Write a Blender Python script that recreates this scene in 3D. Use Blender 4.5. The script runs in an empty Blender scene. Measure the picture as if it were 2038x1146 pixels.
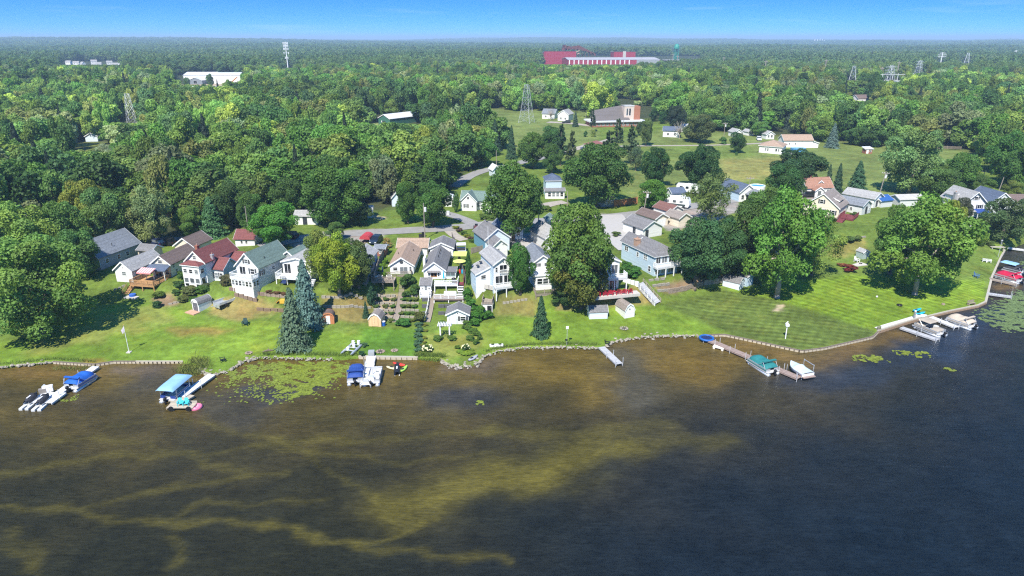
import bpy, math, random
import numpy as np
from mathutils import Vector
random.seed(7)
rng = np.random.default_rng(11)
SC = bpy.context.scene
COL = SC.collection
R = math.radians

# ------------------------------------------------------------------ camera, sky, sun, exposure
cam_data = bpy.data.cameras.new('camera')
cam_data.sensor_width = 36.0
cam_data.lens = 24.0
cam_data.clip_start = 0.5
cam_data.clip_end = 60000
cam = bpy.data.objects.new('camera', cam_data)
cam.location = (0, 0, 50)
cam.rotation_euler = (R(90 - 20.1), 0, 0)
COL.objects.link(cam)
SC.camera = cam
SUN_EL, SUN_AZ = 52.0, 20.0            # the light travels towards SUN_AZ degrees right of +Y
sun_data = bpy.data.lights.new('sun', 'SUN')
sun_data.energy = 4.25
sun_data.angle = R(0.5)
sun_data.color = (1.0, 0.955, 0.87)
sun = bpy.data.objects.new('sun', sun_data)
_d = Vector((math.sin(R(SUN_AZ)) * math.cos(R(SUN_EL)), math.cos(R(SUN_AZ)) * math.cos(R(SUN_EL)), -math.sin(R(SUN_EL))))
sun.rotation_euler = _d.to_track_quat('-Z', 'Y').to_euler()
COL.objects.link(sun)
world = bpy.data.worlds.new('World')
SC.world = world
world.use_nodes = True
nt = world.node_tree
nt.nodes.clear()
wo = nt.nodes.new('ShaderNodeOutputWorld'); bg = nt.nodes.new('ShaderNodeBackground')
sky = nt.nodes.new('ShaderNodeTexSky'); sky.sky_type = 'NISHITA'; sky.sun_disc = False
sky.sun_elevation = R(SUN_EL); sky.sun_rotation = R(180 + SUN_AZ)
sky.air_density = 1.0; sky.dust_density = 0.25; sky.ozone_density = 3.5; sky.altitude = 200
tcw = nt.nodes.new('ShaderNodeTexCoord'); mpw = nt.nodes.new('ShaderNodeMapping')
mpw.inputs['Scale'].default_value = (1, 1, 3.6); mpw.inputs['Location'].default_value = (0, 0, 0.20)   # deep clear-day blue starts low
hsv = nt.nodes.new('ShaderNodeHueSaturation'); hsv.inputs['Saturation'].default_value = 1.36
nt.links.new(tcw.outputs['Generated'], mpw.inputs['Vector']); nt.links.new(mpw.outputs[0], sky.inputs['Vector'])
nt.links.new(sky.outputs[0], hsv.inputs['Color']); mpc = nt.nodes.new('ShaderNodeMapping'); mpc.inputs['Scale'].default_value = (2.0, 2.0, 26.0); nzc = nt.nodes.new('ShaderNodeTexNoise'); nzc.inputs['Scale'].default_value = 3.0; nzc.inputs['Detail'].default_value = 6
rmc = nt.nodes.new('ShaderNodeMapRange'); mxc = nt.nodes.new('ShaderNodeMix'); mxc.data_type = 'RGBA'
for _i, _v in ((1, .56), (2, .80), (3, 0.0), (4, .15)): rmc.inputs[_i].default_value = _v
nt.links.new(tcw.outputs['Generated'], mpc.inputs['Vector']); nt.links.new(mpc.outputs[0], nzc.inputs['Vector']); nt.links.new(nzc.outputs[0], rmc.inputs[0]); nt.links.new(rmc.outputs[0], mxc.inputs[0])
nt.links.new(hsv.outputs[0], mxc.inputs[6]); mxc.inputs[7].default_value = (4.6, 4.9, 5.6, 1); nt.links.new(mxc.outputs[2], bg.inputs['Color'])   # thin high cloud wisps
bg.inputs['Strength'].default_value = 0.145
nt.links.new(bg.outputs[0], wo.inputs[0])
SC.view_settings.view_transform = 'Standard'
SC.view_settings.look = 'None'
SC.view_settings.gamma = 1.0
SC.view_settings.use_curve_mapping = False
SC.view_settings.exposure = 0.92
SC.cycles.use_denoising = False
SC.cycles.filter_width = 1.25
SC.cycles.max_bounces = 6
SC.cycles.diffuse_bounces = 3
SC.cycles.glossy_bounces = 2
SC.cycles.transmission_bounces = 3
SC.cycles.volume_bounces = 0
SC.cycles.transparent_max_bounces = 4
SC.cycles.caustics_reflective = False
SC.cycles.caustics_refractive = False

# ------------------------------------------------------------------ camera geometry and terrain

F = 2038 * 24 / 36.0
PITCH = math.radians(20.1)
CAMZ = 50.0
SP, CP = math.sin(PITCH), math.cos(PITCH)
def ray(px, py):
    a, b = (px - 1019) / F, -(py - 573) / F
    return np.array([a, CP + b * SP, -SP + b * CP])
def GZ(px, py, z=0.0):
    d = ray(px, py); t = (z - CAMZ) / d[2]
    return np.array([d[0] * t, d[1] * t, z])
def to_px(x, y, z):
    x, y, z = np.asarray(x, float), np.asarray(y, float), np.asarray(z, float) - CAMZ
    dep = np.maximum(y * CP - z * SP, 1e-3)
    return 1019 + F * x / dep, 573 - F * (y * SP + z * CP) / dep
def curve(pts):
    w = np.array([GZ(p[0], p[1], p[2] if len(p) > 2 else 0.0) for p in pts])
    o = np.argsort(w[:, 0]); return w[o]
SHORE_PX = [(-700,760),(-200,742),(0,733),(45,729),(100,722),(190,728),(228,722),(365,722),(392,731),(415,747),(455,740),(480,723),
    (515,714),(550,713),(620,715),(680,717),(716,713),(830,715),(880,717),(892,728),(915,733),(948,727),(966,709),(990,701),
    (1040,694),(1100,692),(1190,694),(1206,690),(1219,681),(1255,675),(1310,670),(1395,670),(1440,668),(1460,672),(1595,701),
    (1640,695),(1735,673),(1745,663),(1795,647),(1840,634),(1945,611),(1960,604),(1966,580),(1972,555),(1990,514),(1998,500),(2045,482),(2300,470)]
TOE_PX = [(-300,620,1.6),(0,600,1.6),(215,596,1.8),(330,605,2.0),(395,615,2.0),(520,622,1.6),(600,640,1.4),(650,643,1.3),(750,650,1.2),(800,642,1.2),
    (910,645,1.2),(965,642,1.3),(1080,622,1.6),(1190,622,1.6),(1260,612,1.8),(1310,604,1.9),(1400,574,2.0),(1480,560,2.0),(1600,545,2.4),(1720,510,2.4),
    (1850,495,2.4),(1960,480,2.0),(2100,470,1.6)]
CREST_PX = [(-300,560,4.2),(0,560,4.0),(200,548,4.0),(300,563,3.8),(390,567,4.6),(450,571,5.0),(560,572,5.0),(640,575,5.0),(700,576,5.0),(745,556,5.2),(770,549,5.3),(805,548,5.3),(840,554,5.2),
    (925,557,5.2),(960,570,5.1),(985,577,5.0),(1070,583,4.8),(1190,582,4.6),(1260,571,4.8),(1330,553,5.0),(1400,546,5.0),(1500,527,5.0),(1640,470,5.0),(1730,452,5.0),
    (1900,446,4.6),(2038,442,4.2),(2200,440,4.0)]
_sh, _te, _cr = curve(SHORE_PX), curve(TOE_PX), curve(CREST_PX)
def ys(x): return np.interp(x, _sh[:, 0], _sh[:, 1])
def sstep(t): t = np.clip(t, 0, 1); return t * t * (3 - 2 * t)
CHANNEL = np.array([GZ(*p)[:2] for p in [(-400,640),(-20,640),(14,650),(24,655),(0,672),(-60,700),(-400,720)]])
def inpoly(px, py, poly):
    px, py = np.asarray(px, float), np.asarray(py, float); c = np.zeros(px.shape, bool); n = len(poly)
    for i in range(n):
        x0, y0 = poly[i][0], poly[i][1]; x1, y1 = poly[i - 1][0], poly[i - 1][1]
        if y0 == y1: continue
        c ^= ((y0 > py) != (y1 > py)) & (px < (x1 - x0) * (py - y0) / (y1 - y0) + x0)
    return c
def H(x, y):
    x, y = np.asarray(x, float), np.asarray(y, float)
    s0 = ys(x); s = y - s0
    st = np.maximum(np.interp(x, _te[:, 0], _te[:, 1]) - s0, 1.0); zt = np.interp(x, _te[:, 0], _te[:, 2])
    sc = np.maximum(np.interp(x, _cr[:, 0], _cr[:, 1]) - s0, st + 1.5); zc = np.interp(x, _cr[:, 0], _cr[:, 2])
    h = np.where(s < st, 0.5 + (zt - 0.5) * (s / st), zt + (zc - zt) * np.clip((s - st) / (sc - st), 0, 1) ** np.interp(x, [-60, -30, -26, -4, 2, 20], [1.5, 1.8, 3.6, 3.6, 2.2, 1.5]))
    b = np.maximum(s - sc, 0)
    h = h + 1.7 * (1 - np.exp(-b / 45.0)) + 2.5 * sstep((b - 60) / 250.0)
    d = np.sqrt(x * x + y * y)
    n = np.sin(x / 310 + 1.1) * np.cos(y / 270 + .3) + .6 * np.sin(x / 130 - y / 190 + 2.) + .4 * np.cos(x / 690 + y / 830)
    h = h + n * 3.0 * sstep((d - 420) / 900)
    n2 = np.sin(x / 1500 + .6) * np.cos(y / 1900 + 1) + .6 * np.sin(x / 800 + y / 1100)
    h = h + sstep((d - 1500) / 6000) * (8 + 19 * n2 + 5 * np.sin(x / 430 - y / 610) * np.cos(x / 270 + 1.0))
    h = np.where(s < 0, np.where(s < -0.12, -1.2, 0.5 + s / 0.12 * 1.7), h)
    return np.where(inpoly(x, y, CHANNEL), -0.7, h)
def G(px, py):
    """the point of the ground that lies on this line of sight"""
    d = ray(px, py)
    lo, hi = 30.0, 9000.0
    for k in range(3):
        t = np.geomspace(lo, hi, 900)
        f = CAMZ + d[2] * t - H(d[0] * t, d[1] * t)
        i = int(np.argmax(f < 0))
        if i == 0: i = 1
        lo, hi = t[i - 1], t[i]
    t = hi
    return np.array([d[0] * t, d[1] * t, float(H(d[0] * t, d[1] * t))])
def z_on(py, y, px=1019):
    """height at which the line of sight through row py crosses the distance y"""
    d = ray(px, py); return CAMZ + d[2] * y / d[1]

# ------------------------------------------------------------------ materials
MATS = {}
def nodes_of(m):
    m.use_nodes = True
    return m.node_tree.nodes, m.node_tree.links, m.node_tree.nodes['Principled BSDF']
def M(name, col, rough=0.6, var=0.14, scale=3.0, bump=0.0, metal=0.0, spec=0.35, style=None):
    """a procedural material; style adds clapboard lines, shingle courses, planks or corrugation as fine relief"""
    if name in MATS: return MATS[name]
    m = bpy.data.materials.new(name); n, l, p = nodes_of(m)
    p.inputs['Roughness'].default_value = rough; p.inputs['Metallic'].default_value = metal
    p.inputs['Specular IOR Level'].default_value = spec
    tc = n.new('ShaderNodeTexCoord'); no = n.new('ShaderNodeTexNoise'); no.inputs['Scale'].default_value = scale
    no.inputs['Detail'].default_value = 5; no.inputs['Roughness'].default_value = .65
    l.new(tc.outputs['Object'], no.inputs['Vector'])
    mr = n.new('ShaderNodeMapRange'); mr.inputs[1].default_value = .25; mr.inputs[2].default_value = .75
    mr.inputs[3].default_value = 1 - var; mr.inputs[4].default_value = 1 + var
    l.new(no.outputs[0], mr.inputs[0])
    mx = n.new('ShaderNodeMix'); mx.data_type = 'RGBA'; mx.blend_type = 'MULTIPLY'; mx.inputs[0].default_value = 1
    mx.inputs[6].default_value = (*col, 1); l.new(mr.outputs[0], mx.inputs[7])
    out = mx.outputs[2]; hgt = no.outputs[0]
    if style:
        sx = n.new('ShaderNodeSeparateXYZ'); l.new(tc.outputs['Object'], sx.inputs[0])
        period, axis, depth = {'clap': (.2, 'Z', .22), 'shingle': (.24, 'Z', .3), 'plank': (.15, 'Y', .4), 'plankx': (.15, 'X', .4), 'rib': (.4, 'X', .15)}[style]
        dv = n.new('ShaderNodeMath'); dv.operation = 'DIVIDE'; dv.inputs[1].default_value = period; l.new(sx.outputs[axis], dv.inputs[0])
        fr = n.new('ShaderNodeMath'); fr.operation = 'FRACT'; l.new(dv.outputs[0], fr.inputs[0])
        fl = n.new('ShaderNodeMath'); fl.operation = 'FLOOR'; l.new(dv.outputs[0], fl.inputs[0])
        wn = n.new('ShaderNodeTexWhiteNoise'); wn.noise_dimensions = '1D'; l.new(fl.outputs[0], wn.inputs['W'])
        tone = n.new('ShaderNodeMapRange'); tone.inputs[3].default_value = 1 - depth * .3; tone.inputs[4].default_value = 1 + depth * .3
        l.new(wn.outputs['Value'], tone.inputs[0])
        m2 = n.new('ShaderNodeMix'); m2.data_type = 'RGBA'; m2.blend_type = 'MULTIPLY'; m2.inputs[0].default_value = 1
        l.new(out, m2.inputs[6]); l.new(tone.outputs[0], m2.inputs[7]); out = m2.outputs[2]; hgt = fr.outputs[0]
        bump = bump or .35
        if style == 'shingle':
            n2 = n.new('ShaderNodeTexNoise'); n2.inputs['Scale'].default_value = 5.5; n2.inputs['Detail'].default_value = 2; l.new(tc.outputs['Object'], n2.inputs['Vector'])
            r2 = n.new('ShaderNodeMapRange'); r2.inputs[1].default_value = .35; r2.inputs[2].default_value = .65; r2.inputs[3].default_value = .78; r2.inputs[4].default_value = 1.2; l.new(n2.outputs[0], r2.inputs[0])
            m3 = n.new('ShaderNodeMix'); m3.data_type = 'RGBA'; m3.blend_type = 'MULTIPLY'; m3.inputs[0].default_value = 1
            l.new(out, m3.inputs[6]); l.new(r2.outputs[0], m3.inputs[7]); out = m3.outputs[2]
    l.new(out, p.inputs['Base Color'])
    if bump:
        b = n.new('ShaderNodeBump'); b.inputs['Strength'].default_value = bump; b.inputs['Distance'].default_value = .03
        l.new(hgt, b.inputs['Height']); l.new(b.outputs[0], p.inputs['Normal'])
    MATS[name] = m
    return m
WHITE = M('white siding', (.78, .77, .74), .55, .08, style='clap')
TRIM = M('white trim', (.8, .8, .78), .5, .04)
CREAM = M('cream siding', (.70, .63, .5), .6, .06, style='clap')
GREYW = M('grey siding', (.30, .32, .32), .6, .06, style='clap')
PALEGREY = M('pale grey siding', (.62, .63, .62), .6, .06, style='clap')
LTBLUE = M('light blue siding', (.48, .60, .68), .6, .06, style='clap')
PALEBLUE = M('pale blue siding', (.66, .74, .80), .6, .06, style='clap')
TEAL = M('teal blue siding', (.14, .30, .40), .6, .06, style='clap')
BRICK = M('brick', (.30, .12, .08), .8, .25, 8, style='clap')
STONEW = M('stone facing', (.42, .38, .32), .85, .3, 3, .5)
R_GREY = M('grey shingles', (.17, .165, .165), .85, .22, 2, style='shingle')
R_LGREY = M('light grey shingles', (.31, .305, .295), .85, .2, 2, style='shingle')
R_BLUEG = M('blue grey shingles', (.18, .195, .215), .85, .22, 2, style='shingle')
R_DKBLUE = M('dark blue shingles', (.085, .11, .16), .8, .15, 2, style='shingle')
R_BROWN = M('brown shingles', (.145, .105, .09), .85, .18, 2, style='shingle')
R_TAUPE = M('taupe shingles', (.24, .205, .18), .85, .15, 2, style='shingle')
R_RED = M('red shingles', (.165, .055, .05), .8, .15, 2, style='shingle')
R_TAN = M('tan shingles', (.33, .235, .17), .85, .12, 2, style='shingle')
R_ORANGE = M('orange shingles', (.30, .16, .11), .85, .14, 2, style='shingle')
R_GREEN = M('green grey shingles', (.13, .185, .16), .85, .14, 2, style='shingle')
R_WHITE = M('pale metal roof', (.60, .61, .62), .4, .05, 1, style='rib')
GLASS = M('window glass', (.03, .035, .045), .08, .3, .7, spec=.8)
_n, _l, _p = GLASS.node_tree.nodes, GLASS.node_tree.links, GLASS.node_tree.nodes['Principled BSDF']
_oi = _n.new('ShaderNodeObjectInfo'); _ramp = _n.new('ShaderNodeValToRGB'); _l.new(_oi.outputs['Random'], _ramp.inputs[0]); _l.new(_ramp.outputs[0], _p.inputs['Base Color'])
_ramp.color_ramp.elements[0].color = (.012, .014, .018, 1); _ramp.color_ramp.elements[0].position = .35; _ramp.color_ramp.elements[1].color = (.20, .22, .23, 1)   # varied reflections painted in as a lighter tone per pane
DARKDOOR = M('dark door', (.04, .045, .055), .4, .1)
SHUT = M('dark shutter', (.06, .065, .07), .6, .1)
WOODN = M('new deck wood', (.47, .27, .12), .7, .15, 3, style='plankx')
WOODG = M('weathered wood', (.30, .25, .20), .8, .2, 3, style='plankx')
WOODT = M('timber', (.20, .14, .09), .8, .3, 4, .3)
GREYDECK = M('grey deck boards', (.42, .42, .43), .7, .12, 3, style='plank')
TANDECK = M('brown deck boards', (.30, .225, .19), .75, .15, 3, style='plank')
WDECK = M('white deck boards', (.66, .66, .66), .6, .08, 3, style='plank')
REDDECK = M('red stained boards', (.20, .05, .055), .7, .15, 3, style='plankx')
ALU = M('brushed aluminium', (.62, .64, .66), .35, .08, 5, metal=.6)
BLACK = M('black plastic', (.018, .018, .02), .35, .2)
BLACKF = M('black fabric', (.03, .03, .036), .8, .2)
CONC = M('concrete', (.48, .45, .40), .9, .18, 2.5, .2)
STONE = M('limestone rock', (.31, .28, .225), .9, .4, 1.2, .5)
STONED = M('brown field stone', (.28, .22, .17), .9, .3, 2.5, .5)
PLW = M('white plastic', (.8, .8, .8), .4, .05)
STEEL = M('galvanised steel', (.6, .62, .64), .5, .1, 3, metal=.3)
POLEW = M('pole wood', (.30, .26, .22), .85, .2, 4)
BARK = M('bark', (.16, .125, .095), .9, .35, 3, .6)
BARKL = M('pale bark', (.36, .31, .26), .9, .3, 3, .5)

# ------------------------------------------------------------------ mesh builder
class MB:
    def __init__(s): s.v = []; s.f = []
    def q(s, pts):
        i = len(s.v); s.v += [tuple(p) for p in pts]; s.f.append(tuple(range(i, i + len(pts)))); return s
    def bx(s, x0, x1, y0, y1, z0, z1):
        i = len(s.v)
        s.v += [(x0,y0,z0),(x1,y0,z0),(x1,y1,z0),(x0,y1,z0),(x0,y0,z1),(x1,y0,z1),(x1,y1,z1),(x0,y1,z1)]
        s.f += [tuple(i + k for k in t) for t in ((0,3,2,1),(4,5,6,7),(0,1,5,4),(1,2,6,5),(2,3,7,6),(3,0,4,7))]
        return s
    def tube(s, p0, p1, r0, r1=None, n=7, caps=True):
        r1 = r0 if r1 is None else r1
        p0, p1 = Vector(p0), Vector(p1); d = p1 - p0
        u = d.orthogonal().normalized(); w = d.normalized().cross(u); i = len(s.v)
        for p, r in ((p0, r0), (p1, r1)):
            for k in range(n):
                a = 2 * math.pi * k / n; s.v.append(tuple(p + (u * math.cos(a) + w * math.sin(a)) * r))
        for k in range(n):
            j = (k + 1) % n; s.f.append((i + k, i + j, i + n + j, i + n + k))
        if caps: s.f += [tuple(i + k for k in range(n))[::-1], tuple(i + n + k for k in range(n))]
        return s
    def path(s, pts, rs, n=7):
        for a in range(len(pts) - 1): s.tube(pts[a], pts[a + 1], rs[a], rs[a + 1], n, True)
        return s
    def prism(s, poly, a, b, axis='y'):
        """poly of (u, z) carried from a to b along y (u = x) or along x (u = y)"""
        f = (lambda u, z, t: (u, t, z)) if axis == 'y' else (lambda u, z, t: (t, u, z))
        i = len(s.v); n = len(poly)
        s.v += [f(u, z, a) for u, z in poly] + [f(u, z, b) for u, z in poly]
        s.f.append(tuple(range(i, i + n))); s.f.append(tuple(range(i + n, i + 2 * n))[::-1])
        for k in range(n):
            j = (k + 1) % n; s.f.append((i + k, i + n + k, i + n + j, i + j))
        return s
    def ball(s, c, r, n=8, m=5, sc=(1, 1, 1), jit=0):
        i = len(s.v)
        for a in range(m + 1):
            t = math.pi * a / m
            for b in range(n):
                p = 2 * math.pi * b / n; k = 1 + random.uniform(-jit, jit)
                s.v.append((c[0] + r*k*sc[0]*math.sin(t)*math.cos(p), c[1] + r*k*sc[1]*math.sin(t)*math.sin(p), c[2] + r*k*sc[2]*math.cos(t)))
        for a in range(m):
            for b in range(n):
                j = (b + 1) % n; s.f.append((i + a*n + b, i + (a+1)*n + b, i + (a+1)*n + j, i + a*n + j))
        return s
    def mesh(s, name, mat, smooth=False):
        me = bpy.data.meshes.new(name); me.from_pydata(s.v, [], s.f); me.validate()
        if mat: me.materials.append(mat)
        if smooth: me.polygons.foreach_set('use_smooth', [True] * len(me.polygons))
        me.update(); return me
    def obj(s, name, mat, parent=None, smooth=False, loc=None, rz=0.0):
        return place(s.mesh(name, mat, smooth), name, parent, loc, rz)
def place(me, name, parent=None, loc=None, rz=0.0):
    o = bpy.data.objects.new(name, me); COL.objects.link(o)
    if parent is not None: o.parent = parent
    if loc is not None: o.location = [float(q) for q in loc]
    if rz: o.rotation_euler = (0, 0, rz)
    return o
def tag(o, label=None, cat=None, group=None, kind=None):
    if label: o['label'] = label
    if cat: o['category'] = cat
    if group: o['group'] = group
    if kind: o['kind'] = kind
    return o
def T(name, label, cat, loc, rz=0.0, group=None, kind=None):
    o = bpy.data.objects.new(name, None); COL.objects.link(o)
    o.empty_display_size = .2
    o.location = [float(q) for q in loc]; o.rotation_euler = (0, 0, R(rz))
    return tag(o, label, cat, group, kind)
def heading(a, b): return math.degrees(math.atan2(b[0] - a[0], b[1] - a[1]))
def np_mesh(name, verts, faces, mat, cols=None, smooth=False):
    """fast mesh from arrays; faces is (n, k)"""
    me = bpy.data.meshes.new(name); n, k = faces.shape
    me.vertices.add(len(verts)); me.vertices.foreach_set('co', np.ascontiguousarray(verts, np.float32).ravel())
    me.loops.add(n * k); me.loops.foreach_set('vertex_index', np.ascontiguousarray(faces, np.int32).ravel())
    me.polygons.add(n); me.polygons.foreach_set('loop_start', np.arange(0, n * k, k, dtype=np.int32))
    if smooth: me.polygons.foreach_set('use_smooth', np.ones(n, bool))
    me.update(calc_edges=True)
    if mat: me.materials.append(mat)
    if cols is not None:
        a = me.color_attributes.new('Col', 'FLOAT_COLOR', 'POINT')
        c = np.ones((len(verts), 4), np.float32); c[:, :3] = cols; a.data.foreach_set('color', c.ravel())
    return me

# ------------------------------------------------------------------ ground, water, roads
def graded(parts):
    out = []
    for a, b, n in parts: out.append(np.linspace(a, b, n, endpoint=False))
    return np.concatenate(out + [[parts[-1][1]]])
gx = graded([(-16000, -3000, 14), (-3000, -700, 24), (-700, -170, 40), (-170, -100, 50), (-100, 130, 290), (130, 190, 40), (190, 700, 40), (700, 3000, 24), (3000, 16000, 14)])
gs = np.concatenate([[-.14, -.13, -.12, 0.0, .02], graded([(.5, 75, 125), (75, 260, 80), (260, 900, 60), (900, 3000, 40), (3000, 17000, 30)])])
GX, GS = np.meshgrid(gx, gs)
GY = ys(GX) + GS
GH = H(GX, GY)
GH[0, :] = -1.2
# colour zones: outlines are read off as image points and turned into ground positions here, once
def zone(*pts): return pts
GRASS = (.105, .155, .026); BRIGHT = (.122, .195, .023); DRY = (.20, .165, .055); FIELD = (.135, .175, .045); WOODS = (.045, .055, .022)
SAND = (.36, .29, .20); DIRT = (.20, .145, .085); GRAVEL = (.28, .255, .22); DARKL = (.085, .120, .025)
ZONES = [
 (GRASS, 3, zone((-300,780),(-300,560),(180,520),(330,480),(480,440),(640,425),(760,420),(880,400),(930,330),(1000,290),(1100,280),(1190,225),(1330,245),(1480,270),(1700,290),(1900,300),(2100,380),(2300,470),(2300,800))),
 (FIELD, 3, zone((860,232),(960,215),(1180,222),(1200,300),(1080,320),(990,290),(880,280))),
 (FIELD, 4, zone((1200,290),(1330,255),(1560,270),(1700,285),(1930,300),(1930,380),(1720,400),(1650,370),(1530,350),(1440,375),(1340,380),(1250,400),(1210,350))),
 ((.12,.17,.035), 3, zone((1250,290),(1500,290),(1500,312),(1255,318))),
 ((.21,.21,.06), 3, zone((1430,318),(1560,312),(1560,352),(1440,362))),
 ((.15,.19,.04), 3, zone((160,283),(215,283),(215,310),(160,310))),
 (BRIGHT, 2, zone((-60,740),(-60,690),(70,675),(240,600),(330,600),(420,640),(560,650),(720,665),(860,660),(1000,640),(1090,600),(1190,610),(1310,606),(1460,672),(1400,672),(1190,696),(1000,702),(880,718),(500,722),(415,748),(370,724))),
 ((.135,.205,.024), 2, zone((370,640),(560,640),(600,680),(560,705),(470,700),(400,690))),
 ((.085,.175,.02), 1.5, zone((720,652),(830,655),(835,712),(720,710))),
 ((.17,.195,.04), 2, zone((845,665),(960,660),(975,690),(890,715),(850,712))),
 ((.175,.205,.042), 3, zone((230,620),(330,600),(345,640),(150,690),(40,710),(60,690))),
 ((.20,.17,.04), 2, zone((330,655),(390,650),(470,655),(430,668),(350,668))),
 ((.20,.15,.03), 1, zone((160,715),(205,713),(210,722),(165,724))),
 (DRY, 1.5, zone((1185,588),(1270,570),(1310,600),(1270,606),(1240,612),(1190,606))),
 (DRY, 2, zone((410,598),(520,588),(560,620),(470,640),(420,625))),
 (DRY, 2, zone((640,590),(745,585),(740,640),(660,640))),
 ((.18,.17,.05), 2, zone((985,585),(1080,590),(1060,630),(975,625))),
 (DIRT, 1, zone((300,592),(345,585),(355,605),(310,612))),
 (DIRT, 1, zone((1300,570),(1400,548),(1410,570),(1330,585))),
 (DIRT, 1.5, zone((1400,545),(1450,535),(1460,548),(1405,560))),
 (SAND, 1, zone((745,586),(790,583),(788,640),(748,628))),
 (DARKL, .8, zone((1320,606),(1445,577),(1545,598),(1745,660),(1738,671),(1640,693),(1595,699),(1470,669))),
 ((.13,.205,.02), .6, zone((1445,577),(1560,560),(1700,545),(1960,540),(1958,604),(1840,633),(1745,659),(1560,600))),
 ((.115,.17,.03), 2, zone((1620,470),(1980,450),(2010,490),(1960,560),(1700,545),(1600,560))),
 ((.20,.19,.05), 2, zone((1640,490),(1720,470),(1730,500),(1660,515))),
 (GRAVEL, 1, zone((640,462),(760,455),(760,470),(690,500),(600,500),(560,478))),
 (GRAVEL, 1, zone((1010,470),(1090,460),(1090,500),(1050,520),(1020,490))),
 (GRAVEL, 1, zone((1190,425),(1240,428),(1270,470),(1265,500),(1200,480))),
 (GRAVEL, 1, zone((1290,430),(1420,405),(1470,395),(1470,420),(1400,450),(1330,460))),
 (GRAVEL, 1, zone((1560,400),(1640,380),(1650,420),(1590,430))),
 (SAND, .5, zone((1545,607),(1562,607),(1562,612),(1546,612))),
 (SAND, .5, zone((1540,614),(1556,614),(1556,619),(1541,619))),
 (SAND, .8, zone((735,427),(752,427),(752,433),(736,433))),
 (SAND, .8, zone((752,432),(768,431),(768,437),(753,437))),
 ((.19,.16,.06), .6, zone((1100,595),(1185,590),(1190,612),(1110,618))),
 ((.17,.15,.05), .8, zone((560,612),(640,616),(645,640),(600,636))),
 (SAND, 1.2, zone((355,168),(470,166),(478,182),(350,182))),
 (SAND, 1, zone((745,250),(790,248),(780,262),(740,262))),
]
def zone_colours(x, y, z):
    px, py = to_px(x, y, z)
    c = np.empty(x.shape + (3,)); c[:] = WOODS
    front = y > 20
    j1 = 5 * np.sin(x * .9 + 1.3 * np.sin(y * .7)) + 4 * np.sin(y * 1.1 + x * .35)
    d = np.hypot(x, y)
    for col, soft, poly in ZONES:
        k = soft * 1.4 * np.clip(110 / d, .1, 1)
        acc = np.zeros(x.shape)
        for (ox, oy) in ((0, 0), (1, .4), (-1, -.4), (.4, -1), (-.4, 1)):
            acc += inpoly(px + (ox * 3 + j1 * .4) * k, py + (oy * 1.6 + j1 * .15) * k, poly)
        acc = (acc / 5 * front)[..., None]
        c = c * (1 - acc) + np.array(col) * acc
    return c
gc = zone_colours(GX, GY, GH)
ny_, nx_ = GX.shape
idx = np.arange(nx_ * ny_).reshape(ny_, nx_)
gf = np.stack([idx[:-1, :-1], idx[:-1, 1:], idx[1:, 1:], idx[1:, :-1]], -1).reshape(-1, 4)
gm = bpy.data.materials.new('grass and soil'); n, l, p = nodes_of(gm)
p.inputs['Roughness'].default_value = .9; p.inputs['Specular IOR Level'].default_value = .1
at = n.new('ShaderNodeAttribute'); at.attribute_name = 'Col'
geo = n.new('ShaderNodeNewGeometry')
def ramp_noise(n, l, vec, scale, lo, hi, detail=4, rough=.6, a=.3, b=.7):
    t = n.new('ShaderNodeTexNoise'); t.inputs['Scale'].default_value = scale; t.inputs['Detail'].default_value = detail; t.inputs['Roughness'].default_value = rough
    l.new(vec, t.inputs['Vector']); r = n.new('ShaderNodeMapRange')
    for i, v in ((1, a), (2, b), (3, lo), (4, hi)): r.inputs[i].default_value = v
    l.new(t.outputs[0], r.inputs[0]); return r.outputs[0], t.outputs[0]
def mul(n, l, a, b, fac=1.0, mode='MULTIPLY'):
    x = n.new('ShaderNodeMix'); x.data_type = 'RGBA'; x.blend_type = mode; x.inputs[0].default_value = fac
    for s, v in ((6, a), (7, b)):
        if isinstance(v, tuple): x.inputs[s].default_value = v
        else: l.new(v, x.inputs[s])
    return x.outputs[2]
pos = geo.outputs['Position']
n1, _ = ramp_noise(n, l, pos, .12, .66, 1.34, 6, .7)
n2, h2 = ramp_noise(n, l, pos, .75, .62, 1.38, 8, .75)
n3, _ = ramp_noise(n, l, pos, .035, .85, 1.15, 2)
c1 = mul(n, l, mul(n, l, mul(n, l, at.outputs['Color'], n1), n2), n3)
dry, _ = ramp_noise(n, l, pos, .2, 0, .7, 8, .72, .48, .74)
mxd = n.new('ShaderNodeMix'); mxd.data_type = 'RGBA'; l.new(dry, mxd.inputs[0]); l.new(c1, mxd.inputs[6])
l.new(mul(n, l, c1, (1.42, 1.05, .95, 1)), mxd.inputs[7]); c1 = mxd.outputs[2]
# mown stripes: a per-lawn direction stored on the sheet
st = n.new('ShaderNodeAttribute'); st.attribute_name = 'mow'
dt = n.new('ShaderNodeVectorMath'); dt.operation = 'DOT_PRODUCT'; l.new(pos, dt.inputs[0]); l.new(st.outputs['Vector'], dt.inputs[1])
wob = n.new('ShaderNodeTexNoise'); wob.inputs['Scale'].default_value = .35; l.new(pos, wob.inputs['Vector'])
ad = n.new('ShaderNodeMath'); ad.operation = 'MULTIPLY_ADD'; ad.inputs[1].default_value = 2.2; l.new(wob.outputs[0], ad.inputs[0]); l.new(dt.outputs['Value'], ad.inputs[2])
sn1 = n.new('ShaderNodeMath'); sn1.operation = 'SINE'; l.new(ad.outputs[0], sn1.inputs[0])
vr = n.new('ShaderNodeVectorRotate'); vr.rotation_type = 'Z_AXIS'; vr.inputs['Angle'].default_value = R(72); l.new(st.outputs['Vector'], vr.inputs['Vector'])
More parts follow.
